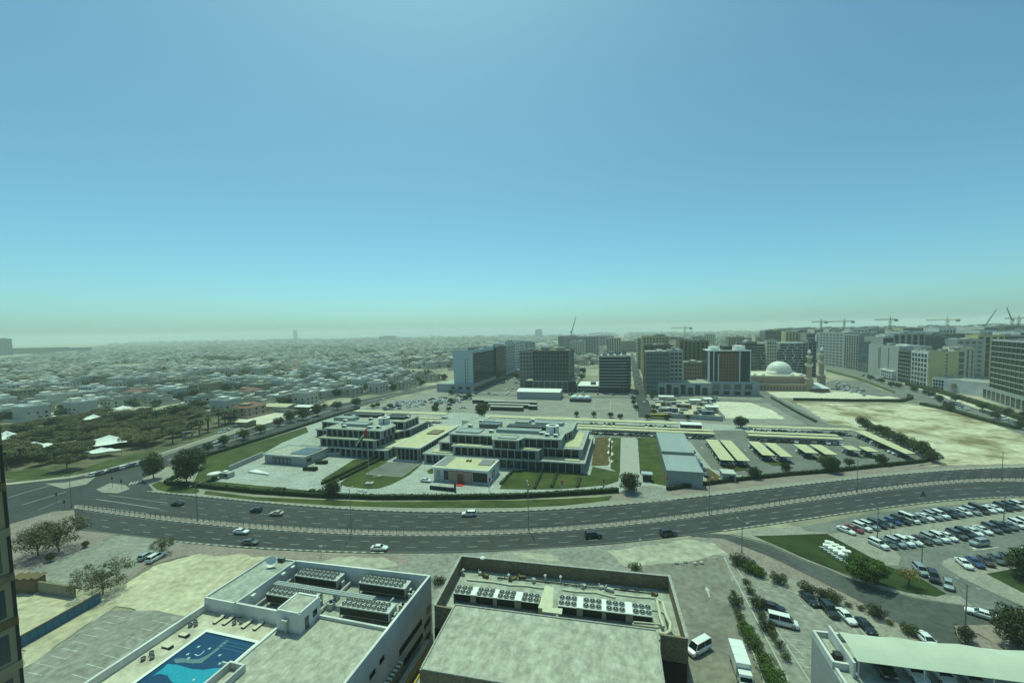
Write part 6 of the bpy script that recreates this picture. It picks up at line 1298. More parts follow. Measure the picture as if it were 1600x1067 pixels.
def minaret(px, py_top, vv, label):
    u, z = onv(px, py_top, vv); t = gt('minaret', label, 'minaret', u, vv)
    mb = MB(); mb.box(u-2.6, u+2.6, vv-2.6, vv+2.6, 0, z*.30); mb.cyl(u, vv, z*.30, z*.62, 2.3, 2.1, 8); mb.cyl(u, vv, z*.64, z*.80, 1.8, 1.7, 8); mb.cyl(u, vv, z*.82, z*.9, 1.1, 1.1, 8); gp(mb, 'shaft', m_pinks, t)
    mb = MB(); mb.lathe([(2.1, z*.58), (3.4, z*.62), (3.4, z*.65), (1.8, z*.65)], u, vv, 16); mb.lathe([(1.7, z*.78), (2.7, z*.81), (2.7, z*.83), (1.1, z*.83)], u, vv, 16); mb.box(u-3, u+3, vv-3, vv+3, z*.29, z*.31); gp(mb, 'balcony', m_cream, t)
    mb = MB(); mb.lathe([(1.2, z*.89), (1.5, z*.92), (1.1, z*.95), (.2, z*.98), (.08, z)], u, vv, 14); gp(mb, 'cap', m_white, t)
minaret(1265, 545, 436, 'nearer pinkish minaret left of the other at the mosque corner'); minaret(1284.5, 541, 462, 'farther minaret standing free right of the mosque')
t = gt('tensile_canopy', 'white tent roof on the pinkish pavilion beside the near minaret', 'canopy', 175, 440); a_ = G(1270, 606, 4); b_ = G(1301, 607, 4); mb = MB(); mb.add([(a_[0], a_[1], 3.5), (b_[0], a_[1], 3.5), (b_[0]+2, a_[1]+16, 3.5), (a_[0], a_[1]+16, 3.5), ((a_[0]*.6+b_[0]*.4), a_[1]+8, 8.5)], [(0, 1, 4), (1, 2, 4), (2, 3, 4), (3, 0, 4)]); gp(mb, 'canopy', m_white, t); mb = MB(); mb.box(a_[0]+1, b_[0]-1, a_[1]+1, a_[1]+15, 0, 3.3); gp(mb, 'wall', m_brick, t)
# right hand boulevard row: these stand along the boulevard, turned about fifteen degrees from the rest
def alongpx(A, ang, px):                                # walk from A in direction ang until the sight line px is met
    lo, hi = 0, 400
    for _ in range(50):
        m = (lo+hi)/2; x, y = A[0]+math.cos(ang)*m, A[1]+math.sin(ang)*m
        if PPX+F*x/y < px: lo = m
        else: hi = m
    return (A[0]+math.cos(ang)*lo, A[1]+math.sin(ang)*lo)
def tower2(label, A, B, ya, xa, depth, *args, **kw):
    w = math.dist(A, B); r = ray(xa, ya); zt = H+r[2]*math.hypot(*A)/math.hypot(r[0], r[1]); kw.setdefault('side', 'E')
    t, _, _, _ = tower(label, 0, xa, 0, ya, depth, *args, us=(-w/2, w/2), zt=zt, **kw)
    t.location = ((A[0]+B[0])/2, (A[1]+B[1])/2, 0); t.rotation_euler.z = math.atan2(B[1]-A[1], B[0]-A[0]); return t, w, zt
bp = [P(*q) for q in [(1278, 569.5), (1318, 575.5), (1340, 579.5), (1356, 583), (1403, 596), (1422, 600.5), (1448, 607)]]
tower2('grey green tower with a framed top window, left end of the right row', bp[0], bp[1], 520, 1278, 40, m_wallg, 11, 7, 0, 'win', m_glasst, hf=.5)
tower2('grey finned block beside the framed tower', bp[1], bp[2], 523, 1318, 34, m_conc, 12, 6, 0, 'fins', m_glassd)
tower2('blue teal glass block in the right row', bp[2], bp[3], 534, 1340, 30, m_glassb, 10, 5, 0, 'ribbon', m_glassb, m_glasst, ledge=m_glasst)
t, w, zt = tower2('broad plain grey block with two dark window columns, right row', bp[3], bp[4], 538, 1356, 26, m_wallg, 8, 2, 0, 'none', name='grey_block')
ORI[t.name] = (0, 0, 0)
for cx_, n_ in ((-.12*w, 2), (.2*w, 1)):
    for j in range(n_):
        for k in range(8): mb = MB(); mb.box(cx_+j*4-1.1, cx_+j*4+1.1, -.15, 0, 10+k*3, 12+k*3); gp(mb, 'window', m_glassd, t)
mb = MB(); mb.box(w*.05, w*.42, -3, -.01, 2, 10); gp(mb, 'annexe', m_wall, t)
for i in range(5):
    for k in range(2): mb = MB(); x = w*.08+i*w*.066; mb.box(x, x+w*.045, -3.1, -3, 3+k*3.5, 5.3+k*3.5); gp(mb, 'window', m_glassd, t)
tower2('black glazed block between the grey and the white framed block', bp[4], bp[5], 547.5, 1403, 24, m_glassd, 8, 6, 0, 'grid', m_glassd, m_glasst, ledge=m_wallg, name='dark_block')
tower2('white framed block with square dark windows left of the khaki block', bp[5], bp[6], 549, 1422, .79, m_wall, 7, 5, 0, 'win', m_glassd, wf=.72, hf=.72, name='framed_block')
ba = math.atan2(bp[6][1]-bp[5][1], bp[6][0]-bp[5][0])+math.pi/2; K0 = (bp[6][0]+math.cos(ba)*.8, bp[6][1]+math.sin(ba)*.8); K1 = alongpx(bp[6], ba, 1500.5)
t, w, zt = tower2('blank khaki block with a slim window line, right row', K0, K1, 551, 1448, 22, m_beige, 8, 1, 0, 'none', name='khaki_block'); ORI[t.name] = (0, 0, 0)
for k in range(8): mb = MB(); mb.box(w*.1-.6, w*.1+.6, -.12, 0, 9+k*3, 10.5+k*3); gp(mb, 'window', m_glasst, t)
K2 = alongpx(K1, ba, 1517); K3 = alongpx(K1, ba, 1545); off3 = lambda p, d_: (p[0]-math.sin(ba)*-d_, p[1]+math.cos(ba)*d_)
tower2('cream block with wide window strips right of the khaki block', off3(K1, 3), off3(K2, 3), 549, 1501, 24, m_cream, 6, 1, 0, 'ribbon', m_glasst)
tower2('cream finned block farthest right of the khaki group', off3(K2, 8), off3(K3, 8), 545, 1518, 24, m_cream, 7, 4, 0, 'fins', m_glasst, wf=.4)
A_, B_ = P(1456, 609), P(1548, 621); w = math.dist(A_, B_)
t, _, zt = tower2('long white walled podium with an arched door, below the khaki block', A_, B_, 591, 1456, 20, m_wall, 1, 1, 0, 'none', name='shop_podium', plant=False); ORI[t.name] = (0, 0, 0)
mb = MB(); x = -w*.1; mb.box(x-2.2, x+2.2, -.4, 0, 0, 5.5); gp(mb, 'door', m_wallg, t); mb = MB(); mb.cyl(x, -.2, 5.5, 8, 2.3, 1.5, 12); gp(mb, 'awning', m_brown, t)
for i in range(4):
    for k in range(3): mb = MB(); mb.box(-w/2+.8+i*2.3, -w/2+2.4+i*2.3, -.1, 0, 1.5+k*3, 3.6+k*3); gp(mb, 'window', m_glassd, t)
A_ = P(1546, 624); B_ = P(1650, 659)
t, w, zt = tower2('massive grey gridded tower at the right edge of the photo', A_, B_, 532, 1546, 26, m_wallg, 11, 14, 0, 'grid', m_glassd, m_olive, ledge=m_wallg, name='gridded_tower')
A_ = P(1535, 621.5); B_ = P(1660, 664)
t, w, zt = tower2('grey podium with tall bays at the foot of the right edge tower', A_, B_, 604, 1535, 18, m_wallg, 1, 1, 0, 'none', name='podium', plant=False); ORI[t.name] = (0, 0, 0)
for k in range(14): mb = MB(); x = -w/2+1+k*(w-2)/14; mb.box(x, x+w/20, -.12, 0, 1, zt-1.5); gp(mb, 'window', m_glassd, t)
# random mid-rise blocks farther back
rng = random.Random(21)
spots = []
for i in range(34):
    px = 1275+i*10.2+rng.uniform(-4, 4); spots.append((px, px+rng.uniform(18, 34), 503.5+rng.uniform(-1, 19)-(px-1275)*.006, rng.uniform(700, 1150)))
for i in range(14): spots.append((1180+i*8, 1180+i*8+rng.uniform(14, 26), 519+rng.uniform(-3, 9), rng.uniform(800, 1100)))
for i in range(16): spots.append((872+i*19, 872+i*19+rng.uniform(14, 30), 524+rng.uniform(-2, 10), rng.uniform(900, 1500))) if not 968 < 872+i*19 < 998 else None
for i in range(12): spots.append((1215+i*33, 1215+i*33+rng.uniform(20, 40), 508+rng.uniform(-2, 5), rng.uniform(1200, 1700)))
for i in range(14): spots.append((1380+i*16.5, 1395+i*17+rng.uniform(22, 34), 520+rng.uniform(-2, 12), rng.uniform(560, 640)))
for i, (a, b, y, v) in enumerate(spots):
    u, z = onv(a, y, v); z = min(z, 52)
    col, cn = rng.choice([(m_wallg, 'grey'), (m_conc, 'concrete grey'), (m_beige, 'beige'), (m_glasst, 'glass grey'), (m_wall, 'white'), (m_brown, 'brown'), (m_cream, 'cream')])

    t_, _, _, _ = tower('%s mid-rise block in the far %s' % (cn, 'centre behind the hotel' if a < 1275 else 'right district, %s part' % ('left' if a < 1350 else 'middle' if a < 1470 else 'right')), v, a, b, y, rng.uniform(20, 45), col, rng.randint(5, 8), rng.randint(4, 7), 0, rng.choice(['ribbon', 'fins', 'win']), rng.choice([m_glassd, m_glasst]), zt=max(14, z), cap=24, name='midrise_block')
    t_['label'] = t_['label'].replace('centre behind the hotel', 'centre beyond the hotel' if a > 1108 else 'centre beyond the rounded tower'); t_['group'] = 'mid-rise blocks of the far district'
# white shed, sheds of the far yard, yard clutter
def shed(label, x0, x1, y, depth, h, roofm=m_white, wallm=m_wallg, nm='shed'):
    a, b = G(x0, y, 0), G(x1, y, 0); t = gt(nm, label, 'shed', (a[0]+b[0])/2, a[1]); mb = MB(); mb.box(a[0], b[0], a[1], a[1]+depth, 0, h); gp(mb, 'wall', wallm, t)
    mb = MB(); mb.add([(a[0]-.5, a[1]-.5, h), (b[0]+.5, a[1]-.5, h), (b[0]+.5, a[1]+depth+.5, h), (a[0]-.5, a[1]+depth+.5, h), (a[0]-.5, a[1]+depth/2, h+depth*.09), (b[0]+.5, a[1]+depth/2, h+depth*.09)], [(0, 1, 5, 4), (2, 3, 4, 5), (1, 2, 5), (3, 0, 4), (3, 2, 1, 0)]); gp(mb, 'roof', roofm, t)
shed('big white gabled shed in front of the black podium', 808, 876, 623, 20, 6.5)
for i, (x0, x1, y, h) in enumerate([(738, 790, 630, 3), (757, 840, 632, 3), (763, 828, 636.5, 3), (766, 818, 641, 3), (826, 838, 640, 3)]): shed('low parking shed in the yard left of the white shed, %s' % ['upper left', 'upper', 'middle', 'lower', 'small right one'][i], x0, x1, y, 5, h, m_conc, m_dark)
t = gt('work_tent', 'white tented store with rounded roof at the car park corner', 'tent', -70, 350); a_ = G(890, 628); mb = MB(); mb.box(a_[0], a_[0]+17, a_[1], a_[1]+12, 0, 2.6); gp(mb, 'wall', m_dark, t); mb = MB()
for k in range(3): mb.lathe([(3.2, 2.6), (2.8, 3.9), (1.4, 4.8), (.02, 5)], a_[0]+3+k*5.5, a_[1]+6, 12)
gp(mb, 'roof', m_white, t)
rng = random.Random(51)
for i in range(26):
    px, py = rng.uniform(640, 1000), rng.uniform(598, 650)
    x, y = P(px, py); u_, v_ = toG(x, y)
    if py > 646 or (872 < px < 995 and py > 618) or v_ > 398 or (736 < px < 880 and py > 618): continue
    tree('round%d' % (i % 3), x, y, rng.uniform(.7, 1.1), 'dark tree on the open ground between compound and towers', 'trees between the compound and the towers')
rng = random.Random(31)
def yard(n, x0, x1, y0, y1, what):
    for i in range(n):
        px, py = rng.uniform(x0, x1), rng.uniform(y0, y1); u, v = G(px, py); s = rng.uniform(1.2, 4); k = rng.choice([0, 1, 2])
        t = gt(['container', 'storage_cabin', 'pallet_stack'][k], '%s in the %s' % (['flat metal container', 'small white roofed site cabin', 'stack of building material'][k], what), ['container', 'cabin', 'stack'][k], u, v, 0, 'stores in the '+what)
        h = [2.6, 2.8, 1.2][k]; mb = MB(); mb.box(u-s, u+s, v-1.2, v+1.2, 0, h, 0, 1); mb.box(u-s*.9, u+s*.9, v-1.0, v+1.0, h, h+.2, 1); gp(mb, 'body', [[m_grey, m_brick, m_blue, m_conc][i % 4], [m_white, m_grey, m_steel][i % 3]], t)
        mb = MB(); mb.box(u-s*.3, u+s*.3, v-1.26, v-1.2, .3, h*.8); gp(mb, 'door', m_dark, t)
yard(46, 1024, 1122, 623, 649, 'storage yard below the hotel')
for i, (x0, x1, y) in enumerate([(1079, 1094, 632), (1100, 1112, 630), (1104, 1122, 643), (1030, 1052, 626)]): shed('white roofed shed in the storage yard, %s' % ['large left', 'upper right', 'lower right', 'far left'][i], x0, x1, y, 7, 3.5)
low_wall((1035, 652), (1130, 658), 3, .4, m_wallg, 'grey wall along the lower edge of the storage yard'); low_wall((1106, 628), (1132, 656), 2.6, .4, m_wallg, 'dark wall along the right edge of the storage yard')
rng = random.Random(41)
for i in range(130):
    px, py = rng.uniform(700, 990), rng.uniform(613, 618.5) if i < 35 else rng.uniform(616, 640)
    if i >= 35 and not (700 < px < 740): px = rng.uniform(600, 740); py = 640-(px-600)*.12+rng.uniform(-8, 2)
    x, y = P(px, py); car('sedan', rng.choice(cc), x, y, -AZ+rng.choice([0, 1.57]), 'small far car parked or driving before the left towers', 'far cars before the towers', .1, False)
for i in range(46):
    f = rng.random(); px = 1345+f*240; py = 583+f*77+rng.uniform(-1, 5); x, y = P(px, py); car(rng.choice(['sedan', 'suv']), rng.choice(cc), x, y, -2.05, 'far car on the boulevard beside the sand plot', 'far cars on the boulevard', .16, False)
for i in range(26):
    px = 984+rng.random()*26; f = rng.random(); py = 560+f*85; x, y = W(11.5+rng.choice([-3, 3, 6]), 320+(1-f)*500); car('sedan', rng.choice(cc), x, y, -AZ+1.57, 'far car in the street between the towers', 'far cars in the street between the towers', .16, False)
for i in range(34):
    px, py = rng.uniform(1306, 1350), rng.uniform(597, 609); x, y = P(px, py+(px-1306)*.22); car('sedan', rng.choice(['white', 'silver', 'white', 'grey']), x, y, .6, 'far car in the car park right of the mosque', 'far cars beside the mosque', .16, False)
rng = random.Random(61)
for i in range(40):
    px = rng.uniform(752, 832); py = rng.uniform(578, 611)
    if py < 612-(px-742)*.52+6: continue
    x, y = P(px, py); car('sedan', rng.choice(cc), x, y, -AZ+rng.choice([0, 1.57]), 'far car in the lot beside the slab tower', 'far cars beside the slab tower', .12, False)
# cranes
def crane(label, px, py_top, v, jl, jr, m=m_brown, luff=None, group='tower cranes'):
    u, z = onv(px, py_top, v); t = gt('tower_crane', label, 'crane', u, v, 0, group); s = v/700
    mb = MB(); w = .9*s
    for a in (-w, w):
        for b in (-w, w): mb.box(u+a-.15*s, u+a+.15*s, v+b-.15*s, v+b+.15*s, 0, z)
    for k in range(int(z/(2.5*s))): z_ = k*2.5*s; mb.box(u-w, u+w, v-w-.1, v-w+.1, z_, z_+.25*s); mb.tube([(u-w, v-w, z_), (u+w, v-w, z_+2.4*s)], .12*s, 4)
    gp(mb, 'mast', m, t)
    if luff:
        du = onv(luff[0], luff[1], v); mb = MB(); mb.tube([(u, v, z), (du[0], v, du[1])], [.9*s, .5*s], 4); gp(mb, 'jib', m, t); mb = MB(); mb.box(min(u, u-(du[0]-u)*.35), max(u, u-(du[0]-u)*.35), v-w, v+w, z-1, z+1.2*s); gp(mb, 'counter_jib', m, t)
    else:
        ua, ub = onv(jl, py_top, v)[0], onv(jr, py_top, v)[0]
        for nm, a, b in (('jib', u, ua), ('counter_jib', u, ub)):
            mb = MB(); mb.tube([(a, v, z), (b, v, z)], .35*s, 4); mb.tube([(a, v, z+1.6*s), (b, v, z+.8*s)], .2*s, 4); n = 12
            for k in range(n): mb.tube([(a+(b-a)*k/n, v, z), (a+(b-a)*(k+.5)/n, v, z+1.3*s)], .12*s, 3)
            gp(mb, nm, m, t)
        mb = MB(); mb.tube([(u, v, z), (u, v, z+5*s)], [.6*s, .2*s], 4); gp(mb, 'apex', m, t); mb = MB(); q = u+(ub-u)*.85; mb.box(q-2*s, q+2*s, v-1, v+1, z-2.5*s, z); gp(mb, 'counterweight', m_conc, t)
    mb = MB(); mb.box(u-1.2*s, u+1.2*s, v-1.8*s, v-w, z-3*s, z-.3*s); gp(mb, 'cab', m_white, t)
crane('yellow tower crane above the brown finned tower', 1070, 512.5, 900, 1048, 1081, m_beige); crane('thin luffing crane rising alone left of the rounded tower', 893, 519, 950, 0, 0, m_grey, (900, 495))
crane('tower crane at the left of the right cluster', 1283, 503, 900, 1268, 1292); crane('second tower crane of the right cluster', 1319, 502.5, 950, 1291, 1335); crane('tower crane above the terracotta block', 1391, 499.5, 850, 1367, 1402); crane('yellowish tower crane with long white jib', 1480, 500, 900, 1447, 1500, m_beige)
crane('luffing crane leaning right at the far right', 1540, 508, 900, 0, 0, m_grey, (1557, 484)); crane('tower crane near the right edge', 1592, 497.5, 850, 1570, 1620, m_brown); crane('tall luffing crane at the right edge', 1581, 500, 800, 0, 0, m_grey, (1573, 480))
# low sheds on the white forecourt side, left of the street
shed('low cream store with flat roofs above the white forecourt', 400, 455, 642, 14, 4, m_yroof, m_conc, 'store_building'); shed('small dark walled store with white roof by the bus', 461, 487, 643, 8, 4, m_white, m_wood, 'store_building')
low_wall((352, 648), (395, 640), 3, .4, m_wallg, 'grey wall at the left of the white forecourt'); low_wall((395, 640.5), (466, 647), 3, .4, m_conc, 'pale wall along the back of the white forecourt'); shed('olive walled kiosk at the lower left of the white forecourt', 368, 390, 667, 7, 3.5, m_cream, m_olive, 'kiosk')
# ------------------------------------------------------------------ park, houses, far city
rng = random.Random(77)
def in_poly(x, y, poly):
    c = False; n = len(poly)
    for i in range(n):
        (x1, y1), (x2, y2) = poly[i], poly[i-1]
        if (y1 > y) != (y2 > y) and x < (x2-x1)*(y-y1)/(y2-y1)+x1: c = not c
    return c
parkpx = [(-30, 742), (60, 728), (105, 722), (160, 708), (227, 698), (300, 676), (372, 658), (352, 648), (250, 645), (150, 650), (60, 668), (0, 676), (-60, 690)]
npk = 0; pk = []
for i in range(2000):
    px, py = rng.uniform(-40, 375), rng.uniform(645, 740)
    if not in_poly(px, py, parkpx): continue
    # open spots round the tents and paths
    if any(abs(px-a) < c and abs(py-b) < d for a, b, c, d in [(170, 702, 36, 12), (14, 690, 18, 12), (145, 660, 14, 6), (60, 705, 26, 6), (195, 645, 16, 6), (340, 652, 20, 6)]): continue
    x, y = P(px, py)
    if any(math.hypot(x-a, y-b) < 7.4 for a, b in pk): continue
    pk.append((x, y)); npk += 1
    if px > 300 and rng.random() < .6 or rng.random() < .08: tree('palm', x, y, rng.uniform(.9, 1.3), 'palm in the park %s' % ('near the white forecourt' if px > 300 else 'among the acacias'), 'palms in the park')
    elif rng.random() < .2: tree('house%d' % rng.randint(0, 2), x, y, rng.uniform(.9, 1.3), 'dark dense tree in the park among the acacias', 'dark trees in the park')
    else: tree('acacia%d' % rng.randint(0, 2), x, y, rng.uniform(.75, 1.1), 'broad flat-topped olive tree in the park left of the side street', 'flat-topped trees in the park')
    if npk > 230: break
tpx('acacia0', 105, 735, 1.1, 'flat-topped tree nearest the crossing at the park front')
for i, (x, y) in enumerate([(342, 666), (352, 664), (360, 661), (367, 661), (300, 682), (312, 680), (325, 675), (270, 693)]): tpx('palm', x, y, 1.35, 'palm at the edge of the white forecourt, %s from the left' % num[i], 'palms by the white forecourt')
def tent(px, py, s, label, w=1.):
    x, y = P(px, py); t = thing('tensile_canopy', label, 'canopy', (x, y, 0), .15, 'white park tents'); N = 16; mb = MB(); vs = []
    for j in range(7):
        r = j/6
        for i in range(N): a = 2*math.pi*i/N; e = 1+.28*math.cos(4*a); vs.append((9*w*s*r*e*math.cos(a), 7*s*r*e*math.sin(a), 3+3.4*s*(1-r)**1.9))
    mb.add(vs, [(j*N+i, j*N+(i+1) % N, (j+1)*N+(i+1) % N, (j+1)*N+i) for j in range(6) for i in range(N)]); mb.build('canopy', m_cloth, t, smooth=True)
    for a in (0, math.pi/2, math.pi, 3*math.pi/2): MB().cyl(9*w*s*1.2*math.cos(a), 7*s*1.2*math.sin(a), 0, 3.1, .12, .12, 6).build('pole', m_steel, t)
    MB().cyl(0, 0, 0, 3+3.4*s, .16, .12, 6).build('mast', m_steel, t)
tent(172, 698, 1.1, 'large white peaked tent in the park beside the side street', 1.5); tent(12, 691, 1.2, 'white tent cut by the near tower edge'); tent(147, 659, .8, 'small white tent in the middle of the park'); tent(55, 706, .8, 'low white tent among the trees at the left', 1.6); tent(160, 713, .55, 'low white awning in front of the large tent', 1.5); tent(193, 643, .7, 'small white tent at the back of the park'); tent(85, 659, .55, 'tiny white tent roof, back left of the park', 1.3); tent(285, 644, .5, 'tiny white tent before the brown villa')
t = thing('park_gate', 'small square gateway in the park edge by the side street', 'gate', (*P(294, 686), 0), -AZ+.9); mb = MB(); mb.box(-2.6, -1.8, -.5, .5, 0, 4); mb.box(1.8, 2.6, -.5, .5, 0, 4); mb.box(-2.6, 2.6, -.5, .5, 4, 4.7); mb.build('arch', m_conc, t)
# houses
HW = [(M('villa_white', (.52, .50, .41), .85, scale=.4, var=.08), 'white'), (m_cream, 'cream'), (M('villa_sand', (.42, .36, .24), .85, scale=.4, var=.08), 'sand coloured'), (m_conc, 'grey'), (M('villa_grey', (.36, .35, .29), .85, scale=.4, var=.08), 'pale grey'), (m_pinks, 'pinkish'), (m_olive, 'brown')]
house_parts = []
for k in range(10):
    rg = random.Random(100+k); w, d, h = rg.uniform(13, 20), rg.uniform(11, 16), rg.choice([7.2, 7.6, 8.4, 10.5])
    wall, wn = HW[[0, 1, 2, 3, 4, 0, 5, 0, 6, 1][k]]
    a = MB(); a.box(-w/2, w/2, -d/2, d/2, 0, h, 0)
    ww = w*rg.uniform(.35, .55); a.box(-w/2-rg.uniform(-1, 4), -w/2+ww, -d/2-rg.uniform(1.5, 4), d/2-1, 0, h*.5, 0)
    a.box(w*.05, w*.38, -d*.1, d*.35, h+.3, h+2.8, 0)
    for s_ in (0, 1): a.box(-w/2-3, w/2+3, (-1, 1)[s_]*(d/2+4.5)-.1, (-1, 1)[s_]*(d/2+4.5)+.1, 0, 2.1, 0); a.box((-1, 1)[s_]*(w/2+3)-.1, (-1, 1)[s_]*(w/2+3)+.1, -d/2-4.5, d/2+4.5, 0, 2.103, 0)
    r = MB(); r.box(-w/2-.4, w/2+.4, -d/2-.4, d/2+.4, h, h+.3); parapet(r, rect(-w/2, w/2, -d/2, d/2), h+.3, h+1.1, .25); r.box(w*.05-.2, w*.38+.2, -d*.1-.2, d*.35+.2, h+2.8, h+3.05)
    for q_ in range(4): r.box(-w*.4+q_*w*.09, -w*.4+q_*w*.09+.9, -d*.35, -d*.35+.9, h+.3, h+1.5+.3*(q_ % 2)); r.box(w*.1, w*.4, -d*.4, -d*.3, h+.3, h+1.0)
    if k in (6,): r = MB(); r.add([(-w/2-.6, -d/2-.6, h), (w/2+.6, -d/2-.6, h), (w/2+.6, d/2+.6, h), (-w/2-.6, d/2+.6, h), (-w/4, 0, h+3), (w/4, 0, h+3)], [(0, 1, 5, 4), (1, 2, 5), (2, 3, 4, 5), (3, 0, 4), (3, 2, 1, 0)])
    rm = [m_conc, m_white, m_white, m_conc, m_wall, m_roof2, m_brick, m_white, m_cream, m_roof][k]
    g = MB()
    for f in range(int(h//3.5)):
        for i in range(4): x = -w/2+w*(i+.5)/4; g.box(x-.7, x+.7, -d/2-.08, -d/2, 1+f*3.5, 2.7+f*3.5); g.box(x-.7, x+.7, d/2, d/2+.08, 1+f*3.5, 2.7+f*3.5)
        for i in range(3): y = -d/2+d*(i+.5)/3; g.box(w/2, w/2+.08, y-.7, y+.7, 1+f*3.5, 2.7+f*3.5); g.box(-w/2-.08, -w/2, y-.7, y+.7, 1+f*3.5, 2.7+f*3.5)
    full = MB(); full.add(a.v, a.f, 0); full.add(r.v, r.f, 1); full.add(g.v, g.f, 2)
    wins = MB(); wins.box(-.75, .75, -.09, 0, 0, 1.8)
    house_parts.append((wn, w, d, h, a.mesh('wall', wall), r.mesh('roof', rm), full.mesh('villa', [wall, rm, m_glassd]), wins.mesh('window', m_glassd), MB().box(-.9, .9, -.1, 0, 0, 2.4).mesh('door', m_wood), a, r))
m_far = [M('far_wall_white', (.50, .48, .38), .85, var=0), M('far_wall_tan', (.44, .38, .26), .85, var=0), M('far_wall_grey', (.30, .29, .25), .85, var=0)]
park_w = [P(*p) for p in [(-400, 700), (-60, 758), (60, 749), (227, 720), (310, 692), (395, 660), (352, 646), (200, 637), (100, 655), (0, 662), (-400, 690)]]
def free(u, v):
    x, y = W(u, v)
    if y < 150 or abs(x) > 1.32*y+40: return False
    if v < 430 and u > -246-8*(v > 300)+(v-300)*.27*(v > 300): return False
    if v >= 430 and u > -215 and v < 470: return False
    if in_poly(x, y, park_w): return False
    if u > -212 and v < 455: return False
    if -212 < u < -138 and v < 740: return False
    if -138 < u < -86 and v < 470: return False
    if 26 < u < 70 and v < 700: return False
    if -3 < u < 26 and v < 1500: return False
    if u >= 60 and v < 760: return False
    if v < 300 and u > -262: return False
    if v > 420 and math.sin(u*.013+1.3*math.sin(v*.009))*math.sin(v*.017+u*.006) > .62: return False
    if u > -262 and 285 < v < 330: return False
    return True
GROVES = [(330, 562, 130, 38, 3.0), (150, 602, 30, 26, 2.5), (285, 612, 26, 12, 3), (60, 618, 40, 30, 3), (575, 552, 50, 16, 3), (545, 561, 40, 12, 2), (440, 586, 24, 22, 2), (350, 590, 40, 40, 2), (205, 583, 26, 22, 2), (520, 603, 20, 18, 3), (600, 590, 20, 25, 2), (650, 588, 22, 22, 2), (110, 566, 50, 40, 2), (480, 545, 60, 60, 2), (30, 590, 30, 25, 3), (640, 560, 30, 30, 3)]
def grove(u, v):
    x, y = W(u, v); r = cam.matrix_world.inverted() @ Vector((x, y, 0)); px, py = PPX+F*r.x/-r.z, PPY-F*r.y/-r.z
    return any(((px-a)/dx)**2+((py-b)/dy)**2 < .7 for a, b, k, dx, dy in GROVES)
cand = []
v = 205.
while v < 4600:
    st = 24 if v < 1500 else 34; su_ = 25 if v < 1500 else 44
    u = -1.4*v-700
    while u < 1.6*v+300:
        uu, vv = u+rng.uniform(-3.5, 3.5), v+rng.uniform(-3.5, 3.5); u += su_
        if rng.random() < .13 or int(u/su_) % 7 == 0: continue
        if free(uu, vv) and not grove(uu, vv): cand.append((uu, vv))
    v += st
cand.sort(key=lambda c: c[0]**2+c[1]**2)
def keep(c):                                            # streets as gaps between rows
    return True
far = MB(); fr_rng = random.Random(9)
for i, (u, v) in enumerate(cand):
    k = rng.choice([0, 0, 0, 0, 1, 1, 2, 2, 3, 4, 4, 5, 5, 5, 6, 7, 7, 7, 8, 9, 9]); wn, w, d, h, wm_, rm_, fm_, win_, dr_, A_, R_ = house_parts[k]; x, y = W(u, v); rz = -AZ+rng.choice([0, math.pi/2, math.pi, -math.pi/2])+rng.uniform(-.04, .04)
    side = 'left' if x < -y*.75 else 'middle' if x < -y*.3 else 'right'
    if i < 300:
        lab = '%s %s flat roofed villa' % (wn, 'two storey' if h < 9 else 'three storey')
        if k in (6,): lab = lab.replace('flat roofed', 'red roofed')
        if i < 90:
            t = thing('villa', lab, 'house', (x, y, 0), rz, 'villas of the residential quarter'); link('wall', wm_, t); link('roof', rm_, t)
            for f in range(2):
                for j in range(3): link('window', win_, t, (-w/2+w*(j+.5)/3, -d/2, 1+f*3.5)); link('window', win_, t, (w/2-w*(j+.5)/3, d/2, 1+f*3.5), (0, 0, math.pi))
                for j in range(2): link('window', win_, t, (w/2, -d/2+d*(j+.5)/2, 1+f*3.5), (0, 0, math.pi/2))
            link('door', dr_, t, (w*.12, -d/2, .05))
        else: tag(link('villa', fm_, None, (x, y, 0), (0, 0, rz)), lab, 'house', 'villas of the residential quarter')
    else:
        dist = math.hypot(x, y); q = fr_rng.random(); m = 0 if q < .55 else 1 if q < .78 else 2
        W_, D_, H_ = fr_rng.uniform(10, 19), fr_rng.uniform(9, 15), fr_rng.choice([4, 7, 7.5, 8, 8]+([14, 19, 24] if u > 40 or (v > 2500 and q < .2) else []))
        if v > 1500: W_ *= 1.7; D_ *= 1.4
        if fr_rng.random() < .06: W_ *= 2.1; D_ *= 1.3; H_ *= 1.25
        mt_ = fr_rng.choice([0, 4, 4, 4, 4, 1, 2]); far.box(-W_/2, W_/2, -D_/2, D_/2, 0, H_, m, mt_, rz=rz, c=(x, y)); far.box(-W_*.2, W_*.3, -D_*.2, D_*.3, H_, H_+2.2, m, mt_, rz=rz, c=(x, y))
        if dist < 1300: far.box(-W_*.7, -W_/2, -D_*.3, D_*.4, 0, 3.2, (m+1) % 3, rz=rz, c=(x, y)); far.box(-W_*.5-4, W_*.5+4, -D_/2-4.2, -D_/2-4, 0, 2, m, rz=rz, c=(x, y)); far.box(-W_*.3, W_*.3, -D_/2-.1, -D_/2, 1.2, 2.8, 3, rz=rz, c=(x, y))
tag(far.build('distant_houses', m_far+[m_glassd, m_white]), 'dense spread of low pale houses fading toward the horizon', 'houses', kind='stuff')
